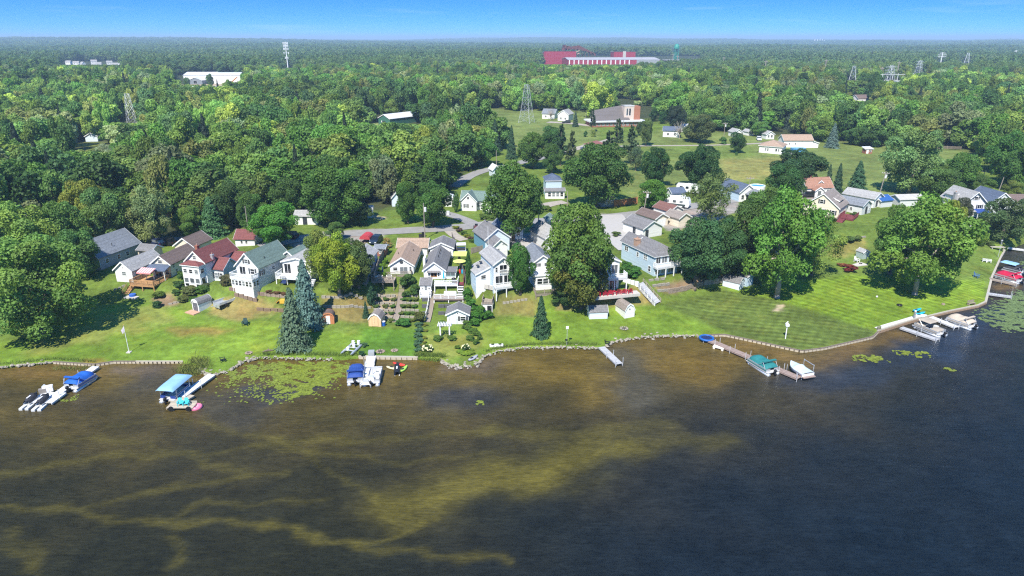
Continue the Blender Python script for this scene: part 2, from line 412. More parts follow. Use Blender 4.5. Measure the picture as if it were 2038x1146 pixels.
dt2 = n.new('ShaderNodeVectorMath'); dt2.operation = 'DOT_PRODUCT'; l.new(pos, dt2.inputs[0]); l.new(vr.outputs[0], dt2.inputs[1])
sn2 = n.new('ShaderNodeMath'); sn2.operation = 'SINE'; l.new(dt2.outputs['Value'], sn2.inputs[0])      # an older mowing pass across the first
sn = n.new('ShaderNodeMath'); sn.operation = 'MULTIPLY_ADD'; sn.inputs[1].default_value = .5; l.new(sn2.outputs[0], sn.inputs[0]); l.new(sn1.outputs[0], sn.inputs[2])
ln = n.new('ShaderNodeVectorMath'); ln.operation = 'LENGTH'; l.new(st.outputs['Vector'], ln.inputs[0])
am = n.new('ShaderNodeMath'); am.operation = 'MULTIPLY'; am.use_clamp = True; am.inputs[1].default_value = .04; l.new(ln.outputs['Value'], am.inputs[0])
s2 = n.new('ShaderNodeMath'); s2.operation = 'MULTIPLY_ADD'; s2.inputs[2].default_value = 1.0; brk, _ = ramp_noise(n, l, pos, .3, .0, 1.9, 4, .7, .35, .68); bm_ = n.new('ShaderNodeMath'); bm_.operation = 'MULTIPLY'; l.new(am.outputs[0], bm_.inputs[0]); l.new(brk, bm_.inputs[1])
l.new(sn.outputs[0], s2.inputs[0]); l.new(bm_.outputs[0], s2.inputs[1])
c1 = mul(n, l, c1, s2.outputs[0])
l.new(c1, p.inputs['Base Color'])
bp = n.new('ShaderNodeBump'); bp.inputs['Strength'].default_value = .5; bp.inputs['Distance'].default_value = .12
fine, hf = ramp_noise(n, l, pos, 3.5, 0, 1, 4, .7); l.new(hf, bp.inputs['Height']); l.new(bp.outputs[0], p.inputs['Normal'])
gme = np_mesh('ground', np.stack([GX, GY, GH], -1).reshape(-1, 3), gf, gm, gc.reshape(-1, 3), smooth=True)
mow = np.zeros((nx_ * ny_, 3), np.float32)
gpx, gpy = to_px(GX, GY, GH); gpx, gpy = gpx.ravel(), gpy.ravel()
def mow_zone(poly, pa, pb, period, w=1.0):
    a, b = G(*pa), G(*pb); d = (b - a)[:2]; d /= np.hypot(*d); nrm = np.array([-d[1], d[0]]) * 2 * math.pi / period * w
    k = inpoly(gpx, gpy, poly) & (GY.ravel() > 20)
    mow[k, 0], mow[k, 1] = nrm[0], nrm[1]
mow_zone(ZONES[[i for i, z in enumerate(ZONES) if z[0] is DARKL][0]][2], (1400, 620), (1600, 640), 1.5)
mow_zone(zone((1445,577),(1560,560),(1700,545),(1800,560),(1900,600),(1840,633),(1745,659),(1560,600)), (1560, 590), (1745, 640), 1.7)
mow_zone(zone((1850,560),(1960,540),(1958,604),(1880,615)), (1910, 560), (1955, 575), 1.4)
mow_zone(zone((370,640),(560,640),(600,680),(470,700)), (400, 690), (560, 650), 2.4, .8)
mow_zone(zone((1430,300),(1560,300),(1560,352),(1440,362)), (1430, 340), (1560, 335), 5.0)
av = gme.attributes.new('mow', 'FLOAT_VECTOR', 'POINT'); av.data.foreach_set('vector', mow.ravel())
tag(place(gme, 'ground'), kind='structure')

# ---- lake
wx = graded([(-900, -130, 12), (-130, 160, 500), (160, 900, 12)]); wy = graded([(-500, 30, 12), (30, 200, 360), (200, 420, 8)])
WX, WY = np.meshgrid(wx, wy)
wpx, wpy = to_px(WX, WY, 0 * WX)
shd = np.maximum(ys(WX) - WY, 0)
UX = WX + .35 * np.sin(WY * .9 + 1.2 * np.sin(WX * .4)) + .25 * np.sin(WX * 1.7 + WY * 1.1) + .9 * np.sin(WY * .33 + WX * .21); UY = WY + .35 * np.sin(WX * .8 + 1.1 * np.sin(WY * .7)) + .25 * np.sin(WX * 1.3 - WY * 1.9) + .6 * np.sin(WX * .27)
jit = 2.2 * np.sin(WX * .23 + 1.7 * np.sin(WY * .31)) + 1.6 * np.sin(WY * .43 + WX * .17) + 1.2 * np.sin(WX * .71 - WY * .52)
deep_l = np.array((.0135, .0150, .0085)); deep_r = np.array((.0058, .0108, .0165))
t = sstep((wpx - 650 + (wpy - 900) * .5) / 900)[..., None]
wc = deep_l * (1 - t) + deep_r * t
mid = np.exp(-(np.maximum(shd + jit - 4, 0) / 18.0) ** 1.3)[..., None] * (1 - .75 * sstep((wpx - 1500) / 330))[..., None]
wc = wc * (1 - mid) + np.array((.095, .068, .017)) * mid
def strokes(pts, width, col, amt):
    """a band of weed, sand or painted-in reflection on the lake along an image polyline; width in metres"""
    global wc
    w = np.array([GZ(a, b)[:2] for a, b in pts]); best = np.full(WX.shape, 1e9)
    for i in range(len(w) - 1):
        a, d = w[i], w[i + 1] - w[i]
        u = np.clip(((UX - a[0]) * d[0] + (UY - a[1]) * d[1]) / (d @ d), 0, 1)
        best = np.minimum(best, np.hypot(UX - a[0] - u * d[0], UY - a[1] - u * d[1]))
    k = (amt * np.exp(-(np.maximum(best + jit * min(.35 * width, 1) * .3, 0) / width) ** 2))[..., None]
    wc = wc * (1 - k) + np.array(col) * k
WEED = (.105, .088, .016); BED = (.135, .085, .026); REFLB = (.022, .026, .034); MUD = (.10, .075, .05)
strokes([(0,1012),(130,1022),(300,1035),(480,1045),(640,1058)], .6, WEED, .45)
strokes([(20,1060),(90,1110),(60,1146)], .6, WEED, .22)
strokes([(130,1022),(250,985),(400,960),(560,945)], .5, WEED, .33)
strokes([(300,1035),(420,1000),(520,1010),(640,990)], .5, WEED, .28)
strokes([(640,1058),(760,1090),(900,1120),(1000,1110)], .45, WEED, .4)
strokes([(480,890),(600,905),(700,900),(830,920),(960,905)], .5, WEED, .28)
strokes([(100,870),(240,880),(380,900),(470,940)], .5, WEED, .3)
strokes([(0,1090),(60,1120),(90,1160)], .5, WEED, .28)
strokes([(320,1130),(350,1090),(340,1060)], .5, WEED, .3)
strokes([(1240,900),(1330,880),(1460,870)], 1.6, WEED, .3)
strokes([(0,940),(200,915),(480,890),(760,870),(1000,862)], .8, WEED, .34)
strokes([(220,850),(380,835),(560,880),(700,960),(780,1000)], .6, WEED, .34)
strokes([(540,1050),(700,1080),(860,1040)], .45, WEED, .45)
strokes([(1240,895),(1120,925),(1020,955),(900,990),(780,1010)], 3.0, WEED, .8)
strokes([(1180,880),(1060,930),(960,940)], 2.6, WEED, .4)
strokes([(1000,860),(1180,860),(1330,845)], 1.6, WEED, .3)
strokes([(740,780),(620,830),(700,840),(900,830)], 2.0, (.075, .062, .018), .35)
strokes([(1060,720),(1130,740),(1200,760),(1190,790)], 3.6, (.115, .080, .018), .8)
strokes([(1330,700),(1420,720),(1400,745),(1320,730)], 3.8, (.125, .082, .018), .85)
strokes([(1480,690),(1600,722),(1700,700)], 2.6, BED, .75)
strokes([(1240,705),(1260,760),(1280,800)], 3.0, (.06, .055, .04), .7)
strokes([(880,735),(960,738),(1000,720)], 1.6, MUD, .7)
strokes([(40,745),(110,748),(180,742)], 2.0, BED, .7)
strokes([(235,735),(330,735),(300,745)], 1.6, MUD, .8)
strokes([(900,790),(960,800)], 3.5, REFLB, .75)  # dark sky and tree reflection painted into the water colour
strokes([(500,770),(560,790),(620,770)], 2.2, (.02, .028, .045), .7)  # dark blue reflection near the shore, put into the lake colour
strokes([(1590,760),(1700,745),(1800,720)], 4.0, (.017, .026, .043), .75)  # reflected dark blue off the right shore, painted as water colour
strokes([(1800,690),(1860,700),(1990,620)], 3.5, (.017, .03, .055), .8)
strokes([(1690,690),(1750,680),(1800,665)], 1.8, BED, .7)
strokes([(1975,570),(2010,572)], 1.6, BED, .9)
strokes([(2000,500),(2060,495)], 2.0, (.04, .035, .03), .7)
strokes([(0,780),(120,800),(260,790)], 3.0, (.045, .037, .02), .6)
strokes([(300,760),(420,790),(500,830)], 3.0, (.03, .03, .027), .6)
wm = bpy.data.materials.new('lake water'); n, l, p = nodes_of(wm)
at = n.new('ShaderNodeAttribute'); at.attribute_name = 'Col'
geo = n.new('ShaderNodeNewGeometry'); mp = n.new('ShaderNodeMapping'); mp.inputs['Scale'].default_value = (.3, 1.0, 1.0); mp.inputs['Rotation'].default_value = (0, 0, R(6))
l.new(geo.outputs['Position'], mp.inputs['Vector'])
w1, _ = ramp_noise(n, l, geo.outputs['Position'], .2, .7, 1.32, 9, .7)
w2, _ = ramp_noise(n, l, mp.outputs[0], 1.0, .72, 1.28, 6, .72)
w3, hw = ramp_noise(n, l, mp.outputs[0], 3.2, .72, 1.28, 4, .6)
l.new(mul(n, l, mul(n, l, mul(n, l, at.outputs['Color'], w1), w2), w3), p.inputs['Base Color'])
p.inputs['Roughness'].default_value = .2; p.inputs['IOR'].default_value = 1.33; p.inputs['Specular IOR Level'].default_value = .15
b1 = n.new('ShaderNodeBump'); b1.inputs['Strength'].default_value = .8; b1.inputs['Distance'].default_value = .16; l.new(hw, b1.inputs['Height'])
wn, hw2 = ramp_noise(n, l, mp.outputs[0], .9, 0, 1, 4, .6)
b2 = n.new('ShaderNodeBump'); b2.inputs['Strength'].default_value = .35; b2.inputs['Distance'].default_value = .25; l.new(hw2, b2.inputs['Height']); l.new(b1.outputs[0], b2.inputs['Normal'])
l.new(b2.outputs[0], p.inputs['Normal'])
iy, ix = WX.shape; wi = np.arange(iy * ix).reshape(iy, ix)
wf = np.stack([wi[:-1, :-1], wi[:-1, 1:], wi[1:, 1:], wi[1:, :-1]], -1).reshape(-1, 4)
# the sheet stops a little inland of the shore
keep = (WY <= ys(WX) + 3) | (WX < -60)
fk = keep.reshape(-1)[wf].any(1)
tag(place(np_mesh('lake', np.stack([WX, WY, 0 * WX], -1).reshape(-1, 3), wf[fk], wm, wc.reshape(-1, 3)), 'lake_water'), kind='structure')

# ---- roads, drives and paths lie on the ground as sheets of their own
def resample(w, step):
    d = np.concatenate([[0], np.cumsum(np.hypot(*np.diff(w[:, :2], axis=0).T))]); k = max(2, int(d[-1] / step) + 1)
    t = np.linspace(0, d[-1], k); return np.stack([np.interp(t, d, w[:, 0]), np.interp(t, d, w[:, 1])], -1)
def ribbon(name, pts, width, mat, lift, kind='structure', step=1.2):
    w = resample(np.array([G(*q) for q in pts]), step)
    for _ in range(3): w[1:-1] = (w[:-2] + 2 * w[1:-1] + w[2:]) / 4
    tg = np.gradient(w, axis=0); tg /= np.linalg.norm(tg, axis=1)[:, None]; nr = np.stack([-tg[:, 1], tg[:, 0]], -1)
    m = 7; v = []
    for k in range(m):
        u = (k / (m - 1) - .5) * width
        ww = u * (1 + .04 * np.sin(np.arange(len(w)) * .7)) if k in (0, m - 1) else u
        q = w + nr * (np.ones(len(w)) * ww)[:, None]; v.append(np.stack([q[:, 0], q[:, 1], H(q[:, 0], q[:, 1]) + lift], -1))
    v = np.stack(v, 1).reshape(-1, 3); i = np.arange(len(w) * m).reshape(len(w), m)
    f = np.stack([i[:-1, :-1], i[1:, :-1], i[1:, 1:], i[:-1, 1:]], -1).reshape(-1, 4)
    return tag(place(np_mesh(name, v, f, mat, smooth=True), name), kind=kind)
ASPH = M('worn asphalt', (.25, .24, .225), .9, .16, .6, .1)
DRIVE = M('pale gravel', (.34, .30, .25), .95, .2, 1.2, .2)
CONCP = M('poured concrete', (.38, .36, .33), .9, .1, 1.5)
ribbon('road', [(520,492),(600,474),(690,465),(760,462),(850,457),(930,451),(1000,443),(1070,440),(1150,436),(1220,431),(1300,422),(1380,410),(1460,398)], 5.2, ASPH, .09)
ribbon('side_road', [(950,450),(925,437),(890,425),(850,420)], 3.4, ASPH, .11)
ribbon('upper_road', [(900,372),(930,352),(960,340),(1000,332),(1040,322),(1090,312),(1130,300)], 4.6, ASPH, .09)
ribbon('gravel_drive', [(1080,300),(1130,300),(1180,288),(1230,275)], 5.0, DRIVE, .1)
ribbon('field_path', [(1230,291),(1310,290),(1420,289),(1500,286),(1535,284)], 2.4, DRIVE, .07)
ribbon('driveway', [(1075,412),(1100,405),(1125,402)], 4, DRIVE, .09)
ribbon('garage_drive', [(1210,428),(1225,450),(1240,475),(1262,497)], 7.5, CONCP, .13)
ribbon('gravel_lane', [(888,452),(905,470),(925,478)], 2.6, DRIVE, .07)
ribbon('back_lane', [(300,478),(345,476),(400,472)], 3.0, ASPH, .08)
ribbon('house_drive', [(1015,470),(1045,485),(1065,505)], 5.0, CONCP, .12)
ribbon('church_drive', [(1090,243),(1130,245),(1190,252)], 5.0, DRIVE, .1)

# ------------------------------------------------------------------ buildings
_meshes = {}
def shared(key, make):
    if key not in _meshes: _meshes[key] = make()
    return _meshes[key]
class Block:
    pass
def roofline(w, hw, rise, form):
    if form == 'gable': return [(0, hw), (w / 2, hw + rise), (w, hw)]
    if form == 'gambrel': return [(0, hw), (w * .2, hw + rise * .66), (w / 2, hw + rise), (w * .8, hw + rise * .66), (w, hw)]
    if form == 'round': return [(w * (.5 - .5 * math.cos(math.pi * k / 8)), hw + rise * math.sin(math.pi * k / 8)) for k in range(9)]
    if form == 'leanr': return [(0, hw + rise), (w, hw)]        # falls towards +u
    if form == 'leanl': return [(0, hw), (w, hw + rise)]
    if form == 'flat': return [(0, hw), (w, hw + .02)]
def block(th, x0, y0, w, l, hw, rise, wm, rm, form='gable', ridge='y', z0=0.0, ov=.3, below=1.5, trim=TRIM, hip=0.0, t=.14, wall=True, ovf=None):
    """walls, roof and bargeboards of one volume as parts of th; ridge 'y' runs away from the front"""
    b = Block(); b.x0, b.y0, b.w, b.l, b.hw, b.z0, b.th, b.ridge = x0, y0, w, l, hw, z0, th, ridge
    ovf = ov if ovf is None else ovf
    if ridge == 'y': u0, span, a, e = x0, w, y0, y0 + l
    else: u0, span, a, e = y0, l, x0, x0 + w
    pr = roofline(span, hw, rise, form)
    P = [(u0 + u, z0 + z) for u, z in pr]
    if wall:
        mb = MB()
        if hip: mb.bx(x0, x0 + w, y0, y0 + l, z0 - below, z0 + hw)
        else: mb.prism([(u0, z0 - below), (u0 + span, z0 - below)] + P[::-1], a, e, ridge)
        mb.obj('wall', wm, th)
    if hip:
        lo, hi = [(x0 - ov, y0 - ov), (x0 + w + ov, y0 + l + ov)]
        zt, zb = z0 + hw + rise, z0 + hw - .02
        if ridge == 'y': r0, r1 = (x0 + w / 2, y0 + hip), (x0 + w / 2, y0 + l - hip)
        else: r0, r1 = (x0 + hip, y0 + l / 2), (x0 + w - hip, y0 + l / 2)
        mb = MB(); c = [(lo[0], lo[1]), (hi[0], lo[1]), (hi[0], hi[1]), (lo[0], hi[1])]
        c = [(q[0], q[1], zb + .05) for q in c]; A, B = (*r0, zt), (*r1, zt)
        if ridge == 'y': fs = [(c[0], c[1], A), (c[1], c[2], B, A), (c[2], c[3], B), (c[3], c[0], A, B)]
        else: fs = [(c[0], c[1], B, A), (c[1], c[2], B), (c[2], c[3], A, B), (c[3], c[0], A)]
        for f in fs: mb.q(f)
        mb.q(c[::-1]); mb.obj('roof', rm, th)
        MB().bx(lo[0] + .03, hi[0] - .03, lo[1] + .03, hi[1] - .03, zb - .13, zb + .045).obj('fascia', trim, th)
    else:
        # slab with overhanging eaves
        (ua, za), (ub, zb_) = P[0], P[1]; s = (zb_ - za) / max(ub - ua, 1e-6)
        (uc, zc), (ud, zd) = P[-1], P[-2]; s2 = (zd - zc) / max(uc - ud, 1e-6)
        s, s2 = min(s, 2.0), min(s2, 2.0)
        o2 = ov if form != 'gambrel' and form != 'round' else .06
        Q = [(ua - o2, za - s * o2)] + P[1:-1] + [(uc + o2, zc - s2 * o2)]
        if form in ('leanr', 'leanl', 'flat'): Q = [(ua - o2, za - s * o2), (uc + o2, zc - s2 * o2)]
        top = [(u, z + t) for u, z in Q]; bot = [(u, z + .012) for u, z in Q]
        MB().prism(bot + top[::-1], a - ovf, e + ov, ridge).obj('roof', rm, th)
        for k, (e0, e1) in enumerate(((a - ovf - .035, a - ovf - .003), (e + ov + .003, e + ov + .035))):
            if trim: MB().prism([(u, z - .12) for u, z in Q] + [(u, z + t + .02) for u, z in Q][::-1], e0, e1, ridge).obj('bargeboard', trim, th)
    return b
def face_at(b, face, u, z):
    if face == 'f': return (b.x0 + u, b.y0, b.z0 + z), 0.0
    if face == 'r': return (b.x0 + b.w, b.y0 + u, b.z0 + z), math.pi / 2
    if face == 'l': return (b.x0, b.y0 + u, b.z0 + z), -math.pi / 2
    return (b.x0 + b.w - u, b.y0 + b.l, b.z0 + z), math.pi
def win(b, face, u, z, w=.8, h=1.0, style='w', frame=TRIM, shut=False):
    """a window (frame > pane), door or garage door centred at u along the face, sill at z"""
    loc, rz = face_at(b, face, u, z)
    k = (style, round(w, 2), round(h, 2), frame.name)
    def mk():
        mb = MB(); e = .08; y = (-.06, .02)
        mb.bx(-w/2 - e, -w/2, *y, -e, h + e); mb.bx(w/2, w/2 + e, *y, -e, h + e)
        mb.bx(-w/2, w/2, *y, h, h + e); mb.bx(-w/2, w/2, -.08, .02, -e, 0)
        if w > 1.0 or style == 'slide': mb.bx(-.03, .03, -.05, .0, 0, h)
        if style == 'w': mb.bx(-w/2, w/2, -.045, 0, h * .48, h * .53)
        return mb.mesh('window', frame)
    def mp(): return MB().q([(-w/2, -.02, 0), (w/2, -.02, 0), (w/2, -.02, h), (-w/2, -.02, h)]).mesh('pane', GLASS)
    if style in ('w', 'slide', 'fixed'):
        o = place(shared(k, mk), 'window' if style != 'slide' else 'sliding_door', b.th, loc, rz)
        place(shared(('p',) + k[1:3], mp), 'pane', o)
    elif style == 'door':
        o = place(shared(k, lambda: MB().bx(-w/2, w/2, -.05, .02, 0, h).bx(-w/2 - .07, -w/2, -.03, .02, 0, h + .07).bx(w/2, w/2 + .07, -.03, .02, 0, h + .07).bx(-w/2, w/2, -.03, .02, h, h + .07).mesh('door', frame)), 'door', b.th, loc, rz)
        place(shared('knob', lambda: MB().ball((0, 0, 0), .05, 6, 4).mesh('handle', STEEL)), 'handle', o, (w * .38, -.09, 1.0))
    elif style == 'garage':
        def mg():
            mb = MB()
            for i in range(4): mb.bx(-w/2, w/2, -.05, .02, h * i / 4 + .01, h * (i + 1) / 4 - .01)
            return mb.mesh('garage_door', frame)
        place(shared(k, mg), 'garage_door', b.th, loc, rz)
    elif style == 'vent':
        place(shared(k, lambda: MB().tube((0, -.05, 0), (0, .02, 0), w / 2, n=10).mesh('vent', SHUT)), 'vent', b.th, loc, rz)
    if shut:
        for sgn in (-1, 1):
            x = sgn * (w / 2 + .08 + .19); c = Vector((x, 0, 0)); c.rotate(__import__('mathutils').Euler((0, 0, rz)))
            place(shared(('sh', round(h, 2)), lambda: MB().bx(-.18, .18, -.05, .02, -.05, h + .05).mesh('shutter', SHUT)), 'shutter', b.th, (loc[0] + c.x, loc[1] + c.y, loc[2]), rz)
def chimney(th, x, y, z0, z1, w=.55, mat=BRICK):
    o = MB().bx(x - w/2, x + w/2, y - w/2, y + w/2, z0, z1).bx(x - w/2 - .06, x + w/2 + .06, y - w/2 - .06, y + w/2 + .06, z1 - .22, z1 - .06).obj('chimney', mat, th)
    MB().tube((x, y, z1), (x, y, z1 + .3), w * .22, n=8).obj('flue', M('clay pot', (.4, .25, .18)), o)
def vents(th, pts):
    for x, y, z in pts: MB().tube((x, y, z - .3), (x, y, z + .35), .07, n=6).obj('vent_pipe', BLACK, th)
def rail(mb, p, q, z, h=.95, gap=.16, solid=False, post=1.5):
    p, q = Vector((*p, 0)), Vector((*q, 0)); d = q - p; L = d.length; d /= L; n = Vector((-d.y, d.x, 0))
    def bar(a, b, z0, z1, t):
        i = len(mb.v); s = p + d * a; e = p + d * b
        for zz in (z0, z1):
            for pt in (s - n * t, e - n * t, e + n * t, s + n * t): mb.v.append((pt.x, pt.y, zz))
        mb.f.extend([tuple(i + k for k in t4) for t4 in ((0,3,2,1),(4,5,6,7),(0,1,5,4),(1,2,6,5),(2,3,7,6),(3,0,4,7))])
    bar(0, L, z + h - .08, z + h, .06); bar(0, L, z + .1, z + .17, .03)
    k = max(1, round(L / post))
    for i in range(k + 1): a = L * i / k; bar(max(a - .06, 0), min(a + .06, L), z, z + h + .06, .06)
    m = int(L / gap)
    if solid: bar(0, L, z + .17, z + h - .08, .02)
    else:
        for i in range(1, m): a = L * i / m; bar(a - .022, a + .022, z + .17, z + h - .08, .022)
def deck(th, x0, x1, y0, y1, z, rails='flr', mat=WOODN, rmat=None, leg=2.0, solid=False, name='deck', posts=True):
    rmat = rmat or mat
    o = MB().bx(x0, x1, y0, y1, z - .05, z).bx(x0 + .03, x1 - .03, y0 + .03, y1 - .03, z - .3, z - .06).obj(name, mat, th)
    mb = MB()
    e = .05
    if 'f' in rails: rail(mb, (x0 + e, y0 + e), (x1 - e, y0 + e), z, solid=solid)
    if 'l' in rails: rail(mb, (x0 + e, y0 + .14), (x0 + e, y1), z, solid=solid)
    if 'r' in rails: rail(mb, (x1 - e, y0 + .14), (x1 - e, y1), z, solid=solid)
    if 'b' in rails: rail(mb, (x0 + .14, y1 - e), (x1 - .14, y1 - e), z, solid=solid)
    if mb.v: mb.obj('railing', rmat, o)
    if posts:
        k = max(2, int((x1 - x0) / 2) + 1)
        for i in range(k):
            x = x0 + .12 + (x1 - x0 - .24) * i / (k - 1)
            place(shared(('dp', rmat.name, leg), lambda: MB().bx(-.08, .08, -.08, .08, -leg, -.3).mesh('post', rmat)), 'post', o, (x, y0 + .12, z))
    return o
def stairs(name, label, pa, pb, width, mat, group=None, za=None, zb=None, railm=None, lift=.12):
    """a flight from pa (foot) to pb (head), both image points on the ground, each tread a part"""
    a, b = (np.array(q[:3]) if len(q) > 2 else G(*q) for q in (pa, pb)); L = np.hypot(*(b - a)[:2]); h = heading(a, b)
    th = T(name, label, 'staircase', a, -h, group); n = max(5, int(L / .34))
    tread = MB().bx(-width / 2, width / 2, 0, .33, -.12, .02).mesh('step', mat)
    sn, cs = math.sin(R(h)), math.cos(R(h)); zz = []
    for i in range(n):
        y = L * i / n; z = float(H(a[0] + sn * y, a[1] + cs * y)) if len(pa) == 2 else a[2] + (b[2] - a[2]) * i / n
        zz.append(z - a[2] + lift); place(tread, 'step', th, (0, y, zz[-1]))
    for s in (-1, 1):
        mb = MB()
        for i in range(n - 1):
            x = s * (width / 2 + .05)
            mb.q([(x, L*i/n, zz[i] - .3), (x, L*(i+1)/n, zz[i+1] - .3), (x, L*(i+1)/n, zz[i+1] + .06), (x, L*i/n, zz[i] + .06)])
        mb.obj('stringer', mat, th)
    if railm:
        for s in (railm[1]):
            mb = MB(); x = s * (width / 2 + .08)
            for i in range(0, n, 4): mb.tube((x, L*i/n, zz[i]), (x, L*i/n, zz[i] + .95), .05, n=5)
            for q in (.5, .92): mb.path([(x, L*i/n, zz[i] + q) for i in range(0, n, 4)] , [.04] * n, 5)
            mb.obj('handrail', railm[0], th)
    return th
def house(name, label, cat, a, rz, group=None, right=None, dz=0.0, W=0):
    """a is the front-left (or with right=True the front-right) foot of the front wall as an image point, or a world point"""
    p = G(*a) if len(a) == 2 else np.array(a, float)
    if right: p = p - W * np.array([math.cos(R(rz)), math.sin(R(rz)), 0])
    p = p.copy(); p[2] = float(H(p[0], p[1])) if len(a) == 2 else p[2]
    return T(name, label, cat, p + np.array([0, 0, dz]), rz, group)
def at_local(th, x, y, z=None):
    c, s = math.cos(th.rotation_euler[2]), math.sin(th.rotation_euler[2])
    wx, wy = th.location[0] + c * x - s * y, th.location[1] + s * x + c * y
    return np.array([wx, wy, float(H(wx, wy)) if z is None else th.location[2] + z])
HG = 'lakeside houses and their outbuildings'

# --- left row
h = house('house', 'long dark-walled house with blue-grey shingle roof behind the big left-hand tree', 'house', (201, 538), -15, HG, True, W=7.4)
b = block(h, 0, 0, 7.4, 11.5, 2.7, 3.0, GREYW, R_BLUEG)
for u in (2.0, 5.2, 7.6): win(b, 'r', u, .9, .8, .9)
vents(h, [(6.4, 5, 4.1)])
d = block(h, .6, -1.6, 4.4, 3.0, 3.6, 1.2, GREYW, R_BLUEG)
win(d, 'f', 2.3, 1.4, 1.6, 1.1); win(d, 'r', .8, 2.3, .5, .6); win(b, 'f', 7, .9, 1, 1)
h = house('shed', 'small beige shed with flat grey shingle roof beside the white cottage', 'shed', (277, 516), -14, HG)
b = block(h, 0, 0, 3.6, 3.2, 2.2, .9, M('beige siding', (.55, .47, .36), .6, .06, style='clap'), R_GREY, ridge='x'); win(b, 'f', .8, .1, .8, 1.9, 'door', DARKDOOR)
h = house('cottage', 'small plain white cottage with pale grey roof next to the timber deck', 'cottage', (233, 560), -13, HG, dz=.35)
b = block(h, 0, 0, 4.0, 8.6, 2.3, 1.65, WHITE, R_LGREY)
win(b, 'f', 2.1, 1.15, .9, .75); win(b, 'f', 2.0, 2.75, .18, .2, 'vent'); win(b, 'r', 1.2, .9, .7, .9); win(b, 'r', 4.5, .9, .7, .9)
h = house('cottage', 'cream cottage with brown shingle roof and orange timber deck in front', 'cottage', (343, 551), -11, HG, True, W=4.2)
b = block(h, 0, 0, 4.2, 8.8, 3.0, 1.6, CREAM, R_BROWN)
win(b, 'f', 2.0, 3.0, .9, .7); win(b, 'r', .9, 2.0, .6, .7); win(b, 'r', 1.6, .5, .6, 1.0); win(b, 'r', 4.2, 1.6, .7, .9)
pr = MB().prism([(-2.2, 2.05), (0, 2.75), (0, 2.9), (-2.2, 2.2)], -.3, 4.4, 'x').obj('porch_roof', R_DKBLUE, h)
for x in (-.1, 1.6, 4.1): MB().bx(x - .06, x + .06, -2.1, -1.98, -.5, 2.08).obj('porch_post', TRIM, pr)
win(b, 'f', 1.2, .2, 1.5, 1.9, 'slide'); win(b, 'f', 3.3, .8, .8, .9)
dk = deck(h, -1.4, 4.0, -5.4, -.03, .15, 'flr', WOODN, leg=1.7)
aw = MB().q([(-1.6 + 1.0, -2.25, 2.75), (2.6, -2.25, 2.75), (2.6, -4.0, 2.25), (-.6, -4.0, 2.25)]).q([(-.6, -4.0, 2.25), (2.6, -4.0, 2.25), (2.6, -4.02, 2.0), (-.6, -4.02, 2.0)])
ma = M('striped awning', (.62, .25, .25), .8, .05); aw.obj('awning', ma, h)
for k in range(6):
    x = -.45 + k * .53
    MB().q([(x, -2.26, 2.765), (x + .12, -2.26, 2.765), (x + .12, -4.01, 2.265), (x, -4.01, 2.265)]).obj('awning_stripe', TRIM, h)
A = at_local(h, -1.9, -5.4); A2 = at_local(h, -1.1, -2.4, .1); A[2] += 0
stairs('deck_stairs', 'orange timber steps leading down from the new deck', tuple(at_local(h, -1.75, -6.6)), tuple(at_local(h, -1.75, -3.6, .05)), 1.0, WOODN, railm=(WOODN, (-1, 1)), lift=0)
pl = T('plunge_pool', 'blue plastic pool on a slab under the orange deck stairs', 'pool', at_local(h, .1, -6.9), -11)
MB().bx(-1.3, 1.4, -.9, .8, -.2, .08).obj('slab', CONC, pl)
MB().tube((0, 0, .1), (0, 0, .5), .62, n=14).obj('tub', M('pool blue', (.03, .12, .45), .4, .1), pl)
h = house('garage', 'cream garage with brown roof behind the cottage with the orange deck', 'garage', (389, 512), -12, HG, True, W=4.8)
b = block(h, 0, 0, 4.8, 6.2, 2.7, 1.7, CREAM, R_BROWN); win(b, 'f', 4.0, .1, .8, 1.9, 'door', TRIM); win(b, 'r', 2, 1, .7, .8)
h = house('house', 'white two-storey house with red roofs and arched lower porch', 'house', (379, 563), -17, HG)
p_ = block(h, 0, -1.5, 4.0, 1.5, 4.35, .75, WHITE, R_RED, ridge='x', hip=1.2)
for u in (.7, 2.0, 3.3):
    win(p_, 'f', u, 2.75, .75, .75)
    win(p_, 'f', u, .75, .9, .95, 'fixed')
for u in (.7, 3.3): win(p_, 'f', u, .02, .85, .55, 'fixed')
win(p_, 'r', .75, 2.75, .9, .85, 'fixed'); win(p_, 'r', .75, .6, .9, 1.2, 'fixed')
b = block(h, -.2, 0, 4.5, 9.4, 4.7, 2.0, WHITE, R_RED); win(b, 'f', 2.2, 5.1, .7, .7)
w_ = block(h, 4.2, 1.7, 2.6, 4.2, 3.0, 1.6, PALEGREY, R_RED, ridge='x'); win(w_, 'f', .9, 1.0, .7, 1.1, shut=True); win(w_, 'f', 2.0, 1.0, .6, 1.1); win(w_, 'r', 2.0, 1.0, .8, .9)
w2 = block(h, 3.9, 6.4, 3.2, 4.2, 3.2, 1.3, PALEGREY, R_RED, ridge='x')
chimney(h, -.1, 3.4, 3.6, 6.8, .6); chimney(h, 4.3, 2.2, 4.0, 5.7, .5, ALU)
h = house('garage', 'white garage with dark red roof standing behind the red-roofed house', 'garage', (469.5, 490.5), -3, HG)
b = block(h, 0, 0, 4.5, 4.2, 1.9, 1.6, WHITE, R_RED, ridge='x'); win(b, 'f', 1.5, .75, .45, .65); win(b, 'f', 2.6, .75, .45, .65)
h = house('house', 'pale grey house with green-grey roof and white balcony over a glazed porch', 'house', (475, 566), -20, HG)
b = block(h, 0, 0, 5.2, 9.2, 4.0, 2.6, PALEGREY, R_GREEN); 
